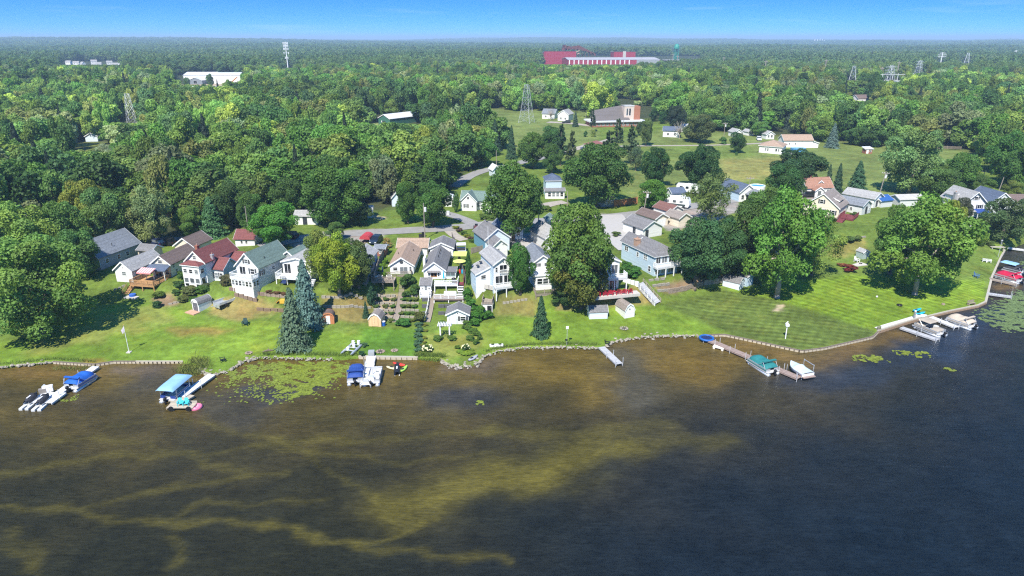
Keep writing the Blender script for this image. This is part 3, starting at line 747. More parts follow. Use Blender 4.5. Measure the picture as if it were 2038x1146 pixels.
win(b, 'f', 2.6, 4.6, .75, .8, shut=True); win(b, 'f', 1.5, 2.25, 1.3, 1.6, 'slide'); win(b, 'f', 3.8, 2.6, .9, 1.0, shut=True); win(b, 'r', .9, 2.3, .55, .9, shut=True); win(b, 'r', 4.2, 2.4, .7, .7)
w_ = block(h, 3.4, 8.2, 5.0, 6.0, 3.2, 1.8, GREYW, R_GREEN); win(w_, 'r', 2, 1.2, .8, .8)
p_ = block(h, .1, -1.9, 5.0, 1.88, 2.0, 0, WHITE, WDECK, 'flat', ov=.1)
for u in (.5, 1.3, 2.1, 2.9, 3.7, 4.5): win(p_, 'f', u, .7, .55, .95)
win(p_, 'r', .5, .7, .55, .95); win(p_, 'r', 1.35, .7, .55, .95)
mb = MB(); rail(mb, (.05, -1.95), (5.15, -1.95), 2.15); rail(mb, (.05, -1.85), (.05, -.1), 2.15); rail(mb, (5.15, -1.85), (5.15, -.1), 2.15); mb.obj('balcony_railing', TRIM, h)
vents(h, [(1.3, 6, 5.7), (4.4, 3, 5.0), (1.2, 8.6, 5.7)])
h = house('house', 'low white house with white raised deck partly hidden by the blue spruce', 'house', (566, 556), -10, HG, dz=1.3)
b = block(h, 0, 0, 6.0, 7.5, 2.5, .8, WHITE, R_LGREY, below=3); win(b, 'f', 1.0, .1, 1.3, 1.9, 'slide'); win(b, 'f', 3.5, .8, .9, 1.0); win(b, 'f', 5, .8, .9, 1.0)
deck(h, -.4, 6.6, -2.6, -.02, 0, 'flr', WDECK, TRIM, leg=2.2)
sw = T('spiral_chair', 'dark blue garden swing under the deck of the low white house', 'garden swing', at_local(h, 1.4, -2.9), -10)
MB().tube((-.7, 0, 0), (-.5, 0, 1.7), .04).tube((.7, 0, 0), (.5, 0, 1.7), .04).tube((-.5, 0, 1.7), (.5, 0, 1.7), .04).obj('frame', BLACK, sw); MB().bx(-.5, .5, -.25, .25, .45, .55).bx(-.5, .5, .2, .27, .5, 1.0).obj('seat', M('navy cloth', (.03, .05, .14)), sw)
sw.name = 'garden_swing'
stairs('side_stairs', 'white steps with rail down from the low white house deck', tuple(at_local(h, 7.1, -4.2)), tuple(at_local(h, 7.1, -1.6, 0)), .9, WDECK, railm=(TRIM, (-1, 1)), lift=0)
h = house('house', 'blue house almost hidden behind the yellow-green tree', 'house', (686, 556), -4, HG)
b = block(h, 0, 0, 4.4, 9.0, 3.3, 1.3, LTBLUE, R_LGREY); win(b, 'f', 1.2, .8, .9, 1.1); win(b, 'f', 3.2, .8, .9, 1.1); win(b, 'r', 1.4, 1.0, .8, 1.0); win(b, 'r', 4.4, 1.0, .8, 1.0)
deck(h, 0, 5.0, -2.2, -.02, .1, 'fr', WOODG, leg=1.4)
sd = T('satellite_dish', 'white satellite dish on a post in the shade under the yellow-green tree', 'dish', G(700, 576), 10)
MB().tube((0, 0, 0), (0, 0, 1.1), .05).obj('post', STEEL, sd); MB().ball((0, 0, 1.2), .55, 12, 6, (1, .25, 1)).obj('reflector', PALEGREY, sd, True)
h = house('shed', 'little brick-fronted shed with blue-grey roof by the parked dark car', 'shed', (747, 510), -6, HG)
b = block(h, 0, 0, 2.1, 2.6, 1.8, .5, BRICK, R_BLUEG, ridge='x'); win(b, 'f', 1.3, .7, .7, .7)

# --- centre row
h = house('cottage', 'white cottage with tan shingle roof and weathered deck above garden stairs', 'cottage', (777, 545), 0, HG)
tan_h = h
b = block(h, 0, 0, 4.7, 11.4, 1.9, 1.55, WHITE, R_TAN)
win(b, 'f', 2.35, 2.5, .75, .4, 'vent'); win(b, 'f', 1.05, .75, .8, .65); win(b, 'f', 2.75, .02, 1.5, 1.45, 'slide'); win(b, 'f', 4.1, .6, .4, .9)
for u in (2, 5, 8): win(b, 'r', u, .7, .6, .8)
for u in (3, 7): win(b, 'l', u, .7, .6, .8)
vents(h, [(1.0, 4.8, 2.8), (3.8, 7.2, 2.7)])
w_ = block(h, -.3, 11.7, 6.4, 5.2, 2.1, 1.25, WHITE, R_TAN, ridge='x'); win(w_, 'f', 5.4, .02, .8, 1.8, 'door', TRIM); win(w_, 'f', .5, .1, .7, 1.6, 'door', BRICK)
deck(h, -3.1, 1.35, -4.0, -1.0, -.2, 'flb', WOODG, leg=2.6)
deck(h, 1.4, 4.4, -1.1, -.02, -.1, 'fr', WOODG, leg=.9)
stairs('garden_stairs', 'long timber garden stairs up to the tan-roofed cottage', (786, 641), (801, 552), 1.1, WOODG)
fence = None
h = house('cottage', 'white cottage with long dark grey roof, red-brown side deck and white terraces', 'cottage', (844, 557), 0, HG)
gr_h = h
b = block(h, 0, 0, 4.2, 11.3, 2.1, 1.6, WHITE, R_GREY)
win(b, 'f', 2.0, .75, 1.1, .75, 'fixed', M('wood blind', (.42, .22, .08)), False); win(b, 'f', 1.05, .75, .32, .8); win(b, 'f', 2.95, .75, .32, .8)
for u in (2.5, 5.5, 8.5): win(b, 'r', u, .8, .6, .8)
vents(h, [(2.6, 4, 3.6), (2.6, 6.4, 3.6), (2.6, 8.4, 3.6)])
MB().prism([(-.45, 1.62), (0, 1.9), (0, 1.98), (-.45, 1.7)], .7, 3.3, 'x').obj('hood', R_GREY, h)
MB().bx(-.5, -.05, 3.2, 5.4, -.6, 3.4).obj('chimney', WHITE, h)
w_ = block(h, 4.22, .0, 2.1, 3.0, 1.65, .55, WHITE, R_GREY, 'flat', 'x', ov=.12)
win(w_, 'f', 1.05, .9, 1.7, .7, 'fixed', M('green shade', (.25, .38, .34)))
deck(h, 2.2, 6.9, -2.4, -.02, -.15, 'fr', WDECK, TRIM, leg=1.8, name='upper_deck')
deck(h, 6.4, 8.0, -1.8, 6.2, -.1, 'r', REDDECK, REDDECK, leg=1.8, name='side_deck')
deck(h, 2.3, 8.1, -5.0, -2.5, -2.1, 'fr', TANDECK, TRIM, leg=1.0, name='lower_deck')
stairs('deck_steps', 'white steps joining the upper and lower decks of the grey-roofed cottage', tuple(at_local(h, 7.4, -3.9, -2.1)), tuple(at_local(h, 7.4, -1.9, -.2)), 1.1, WDECK, lift=0)
h = T('garage', 'white garage with grey gable roof at the road end of the grey-roofed cottage', 'garage', at_local(gr_h, 0, 12.4), 0, HG)
b = block(h, -.1, 0, 4.9, 5.2, 2.3, 1.1, WHITE, R_GREY); win(b, 'f', 4.2, .9, .5, .6)
h = house('garden_house', 'tiny white summerhouse with grey roof left of the brown terrace steps', 'summerhouse', (837, 588), 0, HG, dz=.2)
b = block(h, 0, 0, 2.1, 1.9, 1.9, .75, WHITE, R_GREY, 'leanl', 'x', ov=.15); win(b, 'f', 1.1, .95, .5, .8); win(b, 'f', .45, 1.1, .3, .3); win(b, 'f', 1.75, 1.1, .3, .3)
deck(h, -.1, 2.2, -.9, -.02, 0, 'flr', WDECK, TRIM, leg=.8, name='porch')
stairs('terrace_steps', 'brown timber steps with white handrail between the dark terrace walls', (851, 641), (862, 563), .95, WOODG, railm=(TRIM, (-1,)))
h = house('boathouse', 'white boathouse with grey gable roof behind the white pergola', 'boathouse', (890, 645), 0, HG)
b = block(h, 0, 0, 3.9, 3.3, 1.95, .95, WHITE, R_GREY, below=.5)
win(b, 'f', 1.05, .05, .7, 1.6, 'door', TRIM); win(b, 'f', 1.1, 1.1, .35, .3, 'fixed'); win(b, 'f', 1.95, 2.1, .2, .35, 'vent'); win(b, 'f', 2.9, .7, .9, .8, shut=True); win(b, 'r', 1.6, .8, .8, .8)
for x in (.3, 1.6): MB().bx(x, x + .22, -.12, -.02, .05, 1.5).obj('trim_board', PALEGREY, h)
h = house('house', 'white and teal house with grey roof and a small front gable by the road', 'house', (966, 503), 22, HG)
b = block(h, 0, 0, 5.7, 7.6, 3.1, 2.1, PALEBLUE, R_GREY)
MB().bx(-.03, .0, .1, 7.5, -.5, 2.9).obj('side_cladding_or_shade', TEAL, h)
w_ = block(h, .5, -3.6, 3.3, 3.6, 2.5, 1.3, WHITE, R_GREY); win(w_, 'f', 1.0, 1.0, .8, .8); win(w_, 'f', 2.4, 2.7, .5, .12, 'fixed'); MB().bx(.47, .5, -3.5, -.1, -.3, 2.4).obj('side_cladding_or_shade', TEAL, h)
h = house('house', 'pale blue house with dark navy roof behind the trunk of the tall oak', 'house', (1006, 480), 26, HG)
b = block(h, 0, 0, 4.6, 7.0, 2.6, 1.9, PALEBLUE, R_DKBLUE); win(b, 'f', 1.2, .1, .8, 1.8, 'door', TRIM); win(b, 'f', 3.3, 1, .8, .9)
h = house('house', 'tall pale blue house with white balconies and a lower left wing', 'house', (983, 585), 20, HG)
b = block(h, 0, 0, 3.8, 8.0, 5.9, 1.25, WHITE, R_LGREY)
MB().bx(-.03, -.001, .05, 7.9, -1, 5.85).obj('side_cladding_or_shade', LTBLUE, h)
win(b, 'f', 1.9, 4.1, 1.4, 1.5, 'slide'); win(b, 'f', .55, 4.35, .4, .9); win(b, 'f', 3.3, 4.35, .4, .9); win(b, 'f', 1.05, 1.75, 1.4, 1.75, 'slide'); win(b, 'f', 2.75, 1.75, 1.4, 1.75, 'slide'); win(b, 'f', 1.9, 6.2, .25, .3, 'vent')
mb = MB(); rail(mb, (1.0, -.3), (2.8, -.3), 4.0, .75); mb.obj('balcony_railing', TRIM, h)
deck(h, -.1, 4.2, -1.5, -.04, 1.65, 'flr', WDECK, TRIM, leg=2.6)
w_ = block(h, -2.9, 2.0, 2.85, 4.6, 3.6, 1.2, WHITE, R_LGREY, 'leanl', ov=.2); win(w_, 'f', 1.5, 2.6, .9, .7); MB().bx(-2.93, -2.9, 2.1, 6.5, -.3, 3.4).obj('side_cladding_or_shade', LTBLUE, h)
MB().bx(-2.95, -2.75, 3.0, 3.5, .8, 1.4).obj('air_conditioner', PALEGREY, h)
for x, y in ((-1.9, 4), (-1.0, 5)): MB().bx(x - .25, x + .25, y - .4, y + .4, 4.2 + (x + 2.9) * .42, 4.33 + (x + 2.9) * .42).obj('skylight', SHUT, h)
h = house('house', 'pale blue house with white-roofed sunroom left of the big autumn-tinged oak', 'house', (1060, 566), 12, HG)
b = block(h, -.2, 0, 4.4, 8.5, 4.3, 1.5, PALEBLUE, R_BLUEG); win(b, 'f', 1.2, 3.55, 1.2, .7, 'slide'); win(b, 'f', 3.1, 3.55, 1.2, .7, 'slide'); win(b, 'l', 2, 1.4, .6, 1.1); win(b, 'l', 4, 1.4, .6, 1.1)
p_ = block(h, -.1, -3.0, 4.3, 3.0, 2.7, .55, WHITE, R_WHITE, 'leanl', 'x', ov=.2)
for u in (.75, 1.9, 3.05): win(p_, 'f', u, 1.1, .95, 1.05)
for u in (.8, 2.0): win(p_, 'l', u, .9, .7, 1.2)
deck(h, -.6, 4.6, -4.8, -3.1, -.4, 'fl', WOODG, leg=1.0, solid=False)
h = house('house', 'house with long pale grey roof slope tucked against the big oak crown', 'house', (1086, 497), 24, HG)
b = block(h, 0, 0, 5.0, 8.0, 2.7, 1.9, PALEGREY, R_LGREY)
h = house('shed', 'narrow cream shed with green roof edge at the roadside by the big oak', 'shed', (1090, 455), 10, HG)
b = block(h, 0, 0, 2.6, 3.6, 2.0, .95, CREAM, R_GREEN); win(b, 'f', .7, 1.0, .4, .6)
h = house('house', 'white house with white rail deck and patio mostly hidden by the big oak', 'house', (1166, 580), 14, HG)
b = block(h, 0, 0, 6.6, 8.0, 5.6, 1.4, WHITE, R_LGREY); win(b, 'f', 5.6, 3.2, 1.2, 1.7, 'slide'); win(b, 'f', 3.5, 3.6, .9, 1.1); win(b, 'f', 5.4, .1, 1.3, 1.9, 'slide'); win(b, 'r', 1.2, 3.5, .7, 1.1); win(b, 'r', 1.2, .8, .7, 1.1)
deck(h, 2.5, 7.6, -1.8, -.02, 2.7, 'fr', WDECK, TRIM, leg=2.75)
MB().bx(.5, 9.6, -3.6, -1.9, -.5, .06).obj('patio', CONC, h)
white_h = h
h = house('house', 'large light blue house with grey hip roof, brick chimney and white corner balcony', 'house', (1301, 550), 24, HG)
b = block(h, 0, 0, 5.6, 12.0, 4.2, 1.9, LTBLUE, R_GREY, hip=2.8, ov=.35)
win(b, 'l', 1.6, .6, .8, 1.1); win(b, 'l', 3.2, 2.7, 1.1, .9); win(b, 'l', 6.0, 2.5, .7, .9); win(b, 'l', 10.2, 2.6, 1.2, .9)
for u, w in ((.8, 1.0), (2.3, 1.2), (4.0, 1.2)): win(b, 'f', u, .45, w, 1.5, 'slide'); win(b, 'f', u, 2.6, w, 1.4, 'slide')
deck(h, -.3, 5.9, -1.5, -.02, 2.15, 'flr', WDECK, TRIM, leg=2.2)
chimney(h, .5, 7.2, 3.8, 6.0, 1.0, M('tan brick', (.42, .27, .19), .85, .2, 8, style='clap'))
g_ = block(h, .4, 8.2, 3.6, 4.5, 4.3, 1.5, LTBLUE, R_GREY, below=0, ridge='y'); 
h = house('garage', 'white garage with wide grey gable roof on the concrete drive', 'garage', (1279, 475), 30, HG)
b = block(h, 0, 0, 5.8, 7.4, 2.4, 1.5, WHITE, R_GREY); win(b, 'l', 3.2, .1, .9, 1.9, 'door', DARKDOOR); win(b, 'f', 1.2, .05, .8, 1.9, 'door', DARKDOOR)
h = house('garage', 'low garage with dark brown roof right behind the wide grey garage', 'garage', (1303, 452), 30, HG)
b = block(h, 0, 0, 4.2, 7.2, 2.1, 1.1, CREAM, R_BROWN); win(b, 'f', 2.1, .05, 2.6, 1.8, 'garage', TRIM)
h = house('garage', 'white garage with reddish brown roof near the parked motorhome', 'garage', (1331, 441), 30, HG)
b = block(h, 0, 0, 4.6, 6.0, 2.7, 1.2, WHITE, M('red brown shingles', (.17, .085, .07), .85, .15, 2, style='shingle')); win(b, 'f', 2.3, .05, 2.6, 2.0, 'garage', TRIM)
h = house('garage', 'small garage with faded grey-brown roof beside the loose tree crown', 'garage', (1350, 452), 30, HG)
b = block(h, 0, 0, 4.0, 5.0, 2.2, 1.1, CREAM, R_TAUPE)
h = house('shed', 'white shed with dark blue roof beside the motorhome', 'shed', (1337, 405), 12, HG)
b = block(h, 0, 0, 4.0, 4.5, 2.9, 1.1, WHITE, R_DKBLUE, ridge='x'); win(b, 'f', 2.6, .1, .9, 2.0, 'door', TRIM)
# --- behind the road, right half
h = house('house', 'white house with dark blue roof and a porch gable beside the round pool', 'house', (1470, 402), 20, HG)
b = block(h, 0, 0, 5.6, 9.5, 2.8, 2.0, WHITE, R_DKBLUE); win(b, 'f', 1.2, .8, .9, 1.1)
MB().bx(-.03, -.001, .1, 9.4, -.5, 2.75).obj('side_cladding_or_shade', LTBLUE, h)
p_ = block(h, 2.2, -2.6, 4.6, 2.6, 2.3, 1.2, WHITE, R_BLUEG, wall=False)
for x in (2.4, 3.8, 5.2, 6.6): MB().bx(x - .07, x + .07, -2.5, -2.36, -.4, 2.3).obj('porch_post', TRIM, h)
win(b, 'f', 3.0, .2, 1.2, 1.9, 'slide'); win(b, 'f', 4.6, .2, 1.2, 1.9, 'slide')
h = house('house', 'white house with orange shingle roof, dormer and little front porch', 'house', (1604, 391), 8, HG)
b = block(h, 0, 0, 8.2, 6.0, 2.6, 2.4, WHITE, R_ORANGE, ridge='x'); MB().bx(-.04, -.001, .1, 5.9, -.4, 2.6).obj('side_cladding_or_shade', GREYW, h)  # grey sheet paints the shade onto the white left gable end
win(b, 'l', 3, 2.8, .9, .8); win(b, 'f', 6.7, .9, .6, 1.0); win(b, 'f', 5.4, .9, .8, 1.0); win(b, 'l', 1.5, .9, .9, 1.0)
p_ = block(h, 1.7, -1.8, 2.6, 1.8, 2.2, .9, WHITE, R_ORANGE); win(p_, 'f', 1.3, .1, .9, 1.8, 'door', GLASS); win(p_, 'l', .9, .9, .8, .8)
d_ = block(h, 4.2, 1.2, 1.2, 1.6, 3.9, .5, WHITE, R_ORANGE, below=.4); win(d_, 'f', .6, 3.2, .5, .5)
chimney(h, 2.5, 3.2, 4.2, 5.7, .5)
h = house('house', 'cream house with dark-shuttered windows, dormer and taupe roof', 'house', (1600, 425), -38, HG)
b = block(h, 0, 0, 8.6, 8.8, 2.7, 3.3, CREAM, R_TAUPE)
win(b, 'f', 4.0, 3.4, .8, 1.0, shut=True); win(b, 'f', 4.6, .8, .8, 1.1, shut=True); win(b, 'f', 7.2, .8, .8, 1.1, shut=True); win(b, 'f', 1.4, .8, .8, 1.1)
d_ = block(h, 5.0, 3.0, 2.6, 3.4, 4.0, 1.1, CREAM, R_TAUPE, 'leanr', below=0); win(d_, 'r', 1.0, 3.1, .7, .7); win(d_, 'r', 2.3, 3.1, .7, .7)
for k in range(4): win(b, 'r', 1.2 + k * 1.9, .8, .9, 1.2)
deck(h, 8.7, 12.2, .6, 6.4, .1, 'flr', REDDECK, REDDECK, leg=1.8, name='red_deck')
rs = stairs('deck_stairs', 'dark red steps running down from the cream house deck', tuple(at_local(h, 9.6, -2.8)), tuple(at_local(h, 9.6, .5, .05)), 1.6, REDDECK, railm=(REDDECK, (-1, 1)), lift=0)
h = house('garage', 'long pale garage with blue-grey roof beside the cream house', 'garage', (1714, 428), 36, HG)
b = block(h, 0, 0, 4.6, 8.4, 2.5, 1.3, PALEGREY, R_BLUEG); win(b, 'f', 2.2, .1, .9, 1.9, 'door', DARKDOOR); win(b, 'f', 3.7, .9, .5, .6); win(b, 'l', 3, .9, .6, .7)
h = house('garage', 'second white garage with pale grey roof behind the long pale garage', 'garage', (1737, 414), 36, HG)
b = block(h, 0, 0, 5.0, 9.0, 2.6, 1.4, WHITE, R_LGREY); win(b, 'f', 1.8, .2, .9, 1.7, 'door', DARKDOOR)
h = house('shed', 'low shed with bright blue tarpaulin roof behind the wide right-hand tree', 'shed', (1752, 413), 20, HG)
b = block(h, 0, 0, 4.2, 4.5, 1.9, 1.0, PALEGREY, M('blue tarpaulin', (.03, .10, .30), .5, .1), ridge='x')
h = house('carport', 'carport with weathered grey metal roof behind the wide right-hand tree', 'carport', (1790, 411), 8, HG)
b = block(h, 0, 0, 7.2, 4.5, 2.0, .9, PALEGREY, M('weathered metal roof', (.42, .40, .38), .7, .2, 1, style='rib'), ridge='x')
h = house('house', 'tall white house with broad grey gable, shutters and blue porch canopy', 'house', (1913, 432), 6, HG)
b = block(h, 0, 0, 6.2, 8.5, 4.0, 2.8, WHITE, R_LGREY, ov=.5)
win(b, 'f', 3.1, 4.7, 1.0, .8); win(b, 'f', 2.3, 4.75, .4, .7); win(b, 'f', 3.9, 4.75, .4, .7); win(b, 'f', 1.6, 2.3, 1.1, 1.0, 'fixed', shut=True); win(b, 'f', 4.6, 2.3, 1.1, 1.0, 'fixed', shut=True)
chimney(h, -.5, 3.2, 1.0, 6.2, .7, M('grey block', (.3, .3, .3), .9, .2))
d_ = block(h, -.2, 4.4, 3.0, 3.0, 5.0, .6, WHITE, R_LGREY, 'leanl', below=0)
MB().prism([(-2.6, 1.6), (0, 2.1), (0, 2.18), (-2.6, 1.68)], 2.4, 6.3, 'x').obj('porch_canopy', M('blue canvas', (.02, .06, .25), .7, .1), h)
for x in (2.5, 6.2): MB().bx(x - .05, x + .05, -2.55, -2.45, -1, 1.6).obj('porch_post', TRIM, h)
p_ = block(h, -.3, -1.6, 2.4, 1.6, 1.9, .4, WHITE, R_LGREY, 'leanl', 'x'); win(p_, 'f', 1.1, .6, 1.4, 1.0, 'slide')
h = house('house', 'house with broad navy roof right of the tall white house', 'house', (1966, 425), 4, HG)
b = block(h, 0, 0, 7.0, 9.0, 3.0, 2.7, PALEGREY, R_DKBLUE)
h = house('house', 'house with rust brown roof at the right edge of the row', 'house', (2006, 420), 0, HG)
b = block(h, 0, 0, 7.0, 6.0, 2.6, 1.5, WHITE, R_BROWN, ridge='x')
h = house('shed', 'small white shed with pale roof below the tall white house', 'shed', (1926, 455), 18, HG)
b = block(h, 0, 0, 2.2, 3.0, 1.8, .8, WHITE, R_LGREY); win(b, 'f', 1.1, .3, .9, 1.2, 'door', PALEGREY)
h = house('house', 'white bungalow with green roof and front gable across the road', 'house', (918, 416), -8, HG)
b = block(h, 0, 0, 10.0, 5.5, 2.6, 1.9, WHITE, R_GREEN, ridge='x')
g_ = block(h, .2, -1.6, 4.3, 4.5, 2.7, 2.1, WHITE, R_GREEN); win(g_, 'f', 1.5, .9, .5, .9, shut=True); win(g_, 'f', 3.2, 1.0, .4, .5); win(g_, 'f', 2.1, 3.2, .5, .6)
win(b, 'f', 5.3, .8, 1.2, 1.3, shut=True); win(b, 'f', 7.4, .9, .8, 1.0)
g2 = block(h, 6.3, -2.4, 3.9, 3.5, 2.4, 1.2, WHITE, R_GREEN); win(g2, 'f', 1.0, .8, .7, .9); win(g2, 'f', 2.6, .8, .7, .9)
h = house('house', 'light blue two-storey house with white lower porch behind the tall oak', 'house', (1086, 393), 4, HG)
b = block(h, 0, 0, 4.6, 6, 5.0, 1.5, LTBLUE, R_DKBLUE, hip=2.2)
p_ = block(h, -.3, -1.6, 5.6, 1.6, 2.2, .5, WHITE, R_GREY, 'leanl', 'x')
for u in (1.2, 2.4, 3.6, 4.8): win(p_, 'f', u, .7, .8, 1.1)
h = house('shed', 'narrow pale blue gabled shed beside the upper road', 'shed', (981, 353), 20, HG)
b = block(h, 0, 0, 2.6, 4.0, 2.5, 1.4, PALEBLUE, R_WHITE)
h = house('shed', 'white clad shed with a brown double door seen through bushes', 'shed', (886, 411), 0, HG)
b = block(h, 0, 0, 2.6, 3.0, 2.4, .7, WHITE, R_WHITE, 'leanr'); win(b, 'f', 1.7, .2, .9, 1.9, 'door', TRIM)
h = house('shed', 'pale blue gabled shed peeping out between the roadside trees', 'shed', (781, 411), 15, HG)
b = block(h, 0, 0, 2.4, 4.5, 2.6, 1.3, PALEBLUE, R_LGREY)
h = house('garage', 'white pair of garage walls in the gap beside the bright round tree', 'garage', (588, 447), 0, HG)
b = block(h, 0, 0, 5.6, 4.0, 2.2, 1.0, WHITE, R_LGREY, ridge='x'); win(b, 'f', 2.5, .05, 1.1, 1.9, 'garage', DARKDOOR); win(b, 'f', 4.6, 1.0, .5, .6)
h = house('shed', 'white roadside shed half hidden behind the dark hedge trees', 'shed', (716, 434), 6, HG)
b = block(h, 0, 0, 3.2, 3, 2.0, .9, WHITE, R_LGREY, ridge='x')
h = house('house', 'green-grey cottage with white windows in the shade beside the orange fence', 'house', (1196, 412), 6, HG)
b = block(h, 0, 0, 4.2, 5.0, 2.4, 1.4, GREYW, R_GREY); win(b, 'f', 1.3, .8, .5, 1.0); win(b, 'f', 2.2, .8, .5, 1.0); win(b, 'f', 3.1, .8, .5, 1.0)
# --- far side of the field
FG = 'buildings around the fields'
h = house('house', 'white bungalow with tan hip roof on the rise above the field', 'house', (1510, 303), -30, FG)
b = block(h, 0, 0, 8.8, 9.0, 2.8, 2.0, WHITE, R_TAN, hip=4.2, ov=.5)
for u in (2.5, 6.6): win(b, 'f', u, .9, .7, 1.0); win(b, 'f', u + .9, .9, .5, 1.0)
win(b, 'r', 3.5, .8, .8, 1.2)
deck(h, 8.9, 13.2, 1.5, 5.0, .1, 'f', GREYDECK, leg=1.5)
h = house('barn', 'long white barn with tan roof behind the tan hip-roofed bungalow', 'barn', (1559, 293), 0, FG)
b = block(h, 0, 0, 12.2, 6.5, 2.9, 2.0, WHITE, R_TAN, ridge='x'); win(b, 'f', 2.3, 1.2, .5, .6); win(b, 'f', 5.0, 1.2, .5, .6); win(b, 'f', 8, .1, .9, 2.0, 'door', TRIM)
block(h, 12.25, .3, 2.6, 5.5, 1.8, .8, WHITE, R_WHITE, 'leanr')
h = house('shed', 'little brown and white field shed with white roof', 'shed', (1722, 306), 6, FG)
b = block(h, 0, 0, 2.9, 2.4, 1.9, .5, BRICK, R_WHITE, 'leanl', 'x'); win(b, 'f', .8, .1, .8, 1.6, 'door', TRIM); win(b, 'f', 2.1, .8, .6, .6)
for (a, rz, W, L, hw, rise, rm, ridge, lab) in [
    ((1319, 272), -14, 7.5, 5.5, 2.8, 1.6, R_DKBLUE, 'x', 'white house with dark roof next to the bare grey tree'),
    ((1461, 273), 12, 4.0, 5.5, 2.2, 1.3, R_LGREY, 'y', 'small white garage with pale roof in front of the dark woods'),
    ((1489, 270), 20, 3.0, 4.0, 1.8, .9, R_LGREY, 'y', 'tiny white shed between the garage and the parked white car'),
    ((1524, 277), 10, 4.0, 4.0, 2.2, 1.3, R_LGREY, 'y', 'white gabled shed behind the tan hip-roofed bungalow'),
    ((1079, 236), -20, 7.0, 7.0, 2.8, 2.2, R_BLUEG, 'x', 'grey-roofed house left of the church lawn'),
    ((1110, 240), -24, 6.0, 8.0, 3.4, 2.2, R_LGREY, 'y', 'white two-storey house near the church car park'),
    ((1356, 262), 0, 3.6, 4.0, 2.4, 1.0, R_WHITE, 'x', 'white shed just behind the bare grey tree'),
    ((1707, 205), 10, 11, 8, 3.0, 2.2, R_BROWN, 'x', 'brown-roofed house peeping from the distant trees')]:
    h = house('house' if W > 5 else 'shed', lab, 'house' if W > 5 else 'shed', a, rz, FG); b = block(h, 0, 0, W, L, hw, rise, WHITE, rm, ridge=ridge); win(b, 'f', W * .3, .8, .8, 1.0); win(b, 'f', W * .7, .8, .8, 1.0)
h = house('garage', 'white garage with red-brown hip roof at the end of the gravel drive', 'garage', (1178, 306), 16, FG)
b = block(h, 0, 0, 8.0, 9, 2.6, 1.8, WHITE, M('maroon shingles', (.20, .085, .075), .85, .15, 2, style='shingle'), hip=3.8); win(b, 'f', 2.2, .05, 2.6, 2.1, 'garage', TRIM); win(b, 'f', 5.6, .05, 2.6, 2.1, 'garage', TRIM)
# church: low white-roofed wings, a big sweeping roof and a brick tower
h = house('church', 'church with sweeping grey-brown roof and brick tower above low white wings', 'church', (1190, 253), 10, FG)
b = block(h, -3, 0, 27, 12, 2.3, .25, BRICK, R_WHITE, 'flat', 'x', ov=.8, t=.5)
for k in range(12): win(b, 'f', 1.5 + k * 2.1, .7, 1.2, 1.1, 'fixed')
m = M('church shingles', (.13, .115, .11), .85, .12, 2, style='shingle')
MB().q([(0, 2.9, 2.4), (0, 9.6, 7.1), (0, 15.9, 2.4)]).q([(14.7, 9.7, 9.3), (17.4, 3.6, 2.4), (17.4, 15.6, 2.4)]).obj('nave', STONEW, h)
MB().q([(-.5, 2.6, 2.9), (17.8, 3.4, 2.9), (15.0, 9.8, 9.5), (-.5, 9.6, 7.2)]).q([(-.5, 2.6, 2.9), (-.5, 9.6, 7.2), (-.5, 9.6, 6.9), (-.5, 2.7, 2.6)]).q([(-.5, 9.62, 7.2), (15, 9.82, 9.5), (17.8, 16, 3), (-.5, 16, 3)]).obj('nave_roof', m, h)
tb = block(h, 14.8, 4.4, 5.2, 5.2, 9.6, 0, M('pale brick', (.55, .45, .38), .8, .1), R_LGREY, 'flat', below=0, ov=.1)
win(tb, 'f', 1.6, 5.0, .9, 3.4, 'fixed'); win(tb, 'f', 3.0, 5.0, .9, 3.4, 'fixed')
MB().bx(20.02, 23.2, 4.3, 9.4, 0, 9.4).obj('brick_tower', M('red brick', (.36, .15, .09), .85, .2, 6, style='clap'), h)
h = house('barn', 'dark green barn with long white metal roof at the edge of the woods', 'barn', (754, 251), -38, FG)
b = block(h, 0, 0, 8.5, 22, 4.2, 1.9, M('green siding', (.05, .15, .11), .6, .08, style='clap'), R_WHITE); win(b, 'f', 4.0, .02, 2.2, 2.9, 'garage', DARKDOOR); win(b, 'f', 2.4, .02, .3, 2.9, 'door', TRIM)
h = house('swing_shed', 'small blue-roofed hut at the clearing inside the left woods', 'hut', (171, 282), 10, FG); h.name = 'hut'
b = block(h, 0, 0, 5, 4, 2.4, 1.4, PALEBLUE, R_BLUEG)
# --- industry and far buildings
IG = 'industrial and far buildings'
h = house('warehouse', 'big white warehouse with pale roof in the distant woods', 'warehouse', (367, 166), 2, IG)
b = block(h, 0, 0, 29, 22, 7.5, 2.5, WHITE, R_WHITE, ridge='x'); block(h, 29.5, -2, 26, 20, 7.8, 2.0, WHITE, R_WHITE, ridge='x')
for u in (3, 22, 26): win(b, 'f', u, .1, 2.4, 3.0, 'garage', PALEGREY)
f_ = block(h, 8, -10, 13, 9.5, 3.4, 2.6, M('slate siding', (.22, .25, .28), .7), R_WHITE); win(f_, 'f', 6.5, .5, 3, 2.6, 'fixed')
h = house('storage_hall', 'long low pale storage wall in front of the white warehouse', 'hall', (355, 180), -4, IG)
b = block(h, 0, 0, 34, 8, 2.6, .6, CONC, R_WHITE, 'leanl', 'x')
h = house('crane', 'orange mobile crane with raised boom beside the white warehouse', 'crane', (452, 180), 0, IG)
om = M('crane orange', (.62, .20, .02), .5, .08)
MB().bx(-4, 3, -1.3, 1.3, .9, 2.4).obj('chassis', om, h); MB().path([(-2, 0, 2.4), (3.5, 0, 5.8), (10, 0, 11)], [.55, .5, .35], 6).obj('boom', om, h)
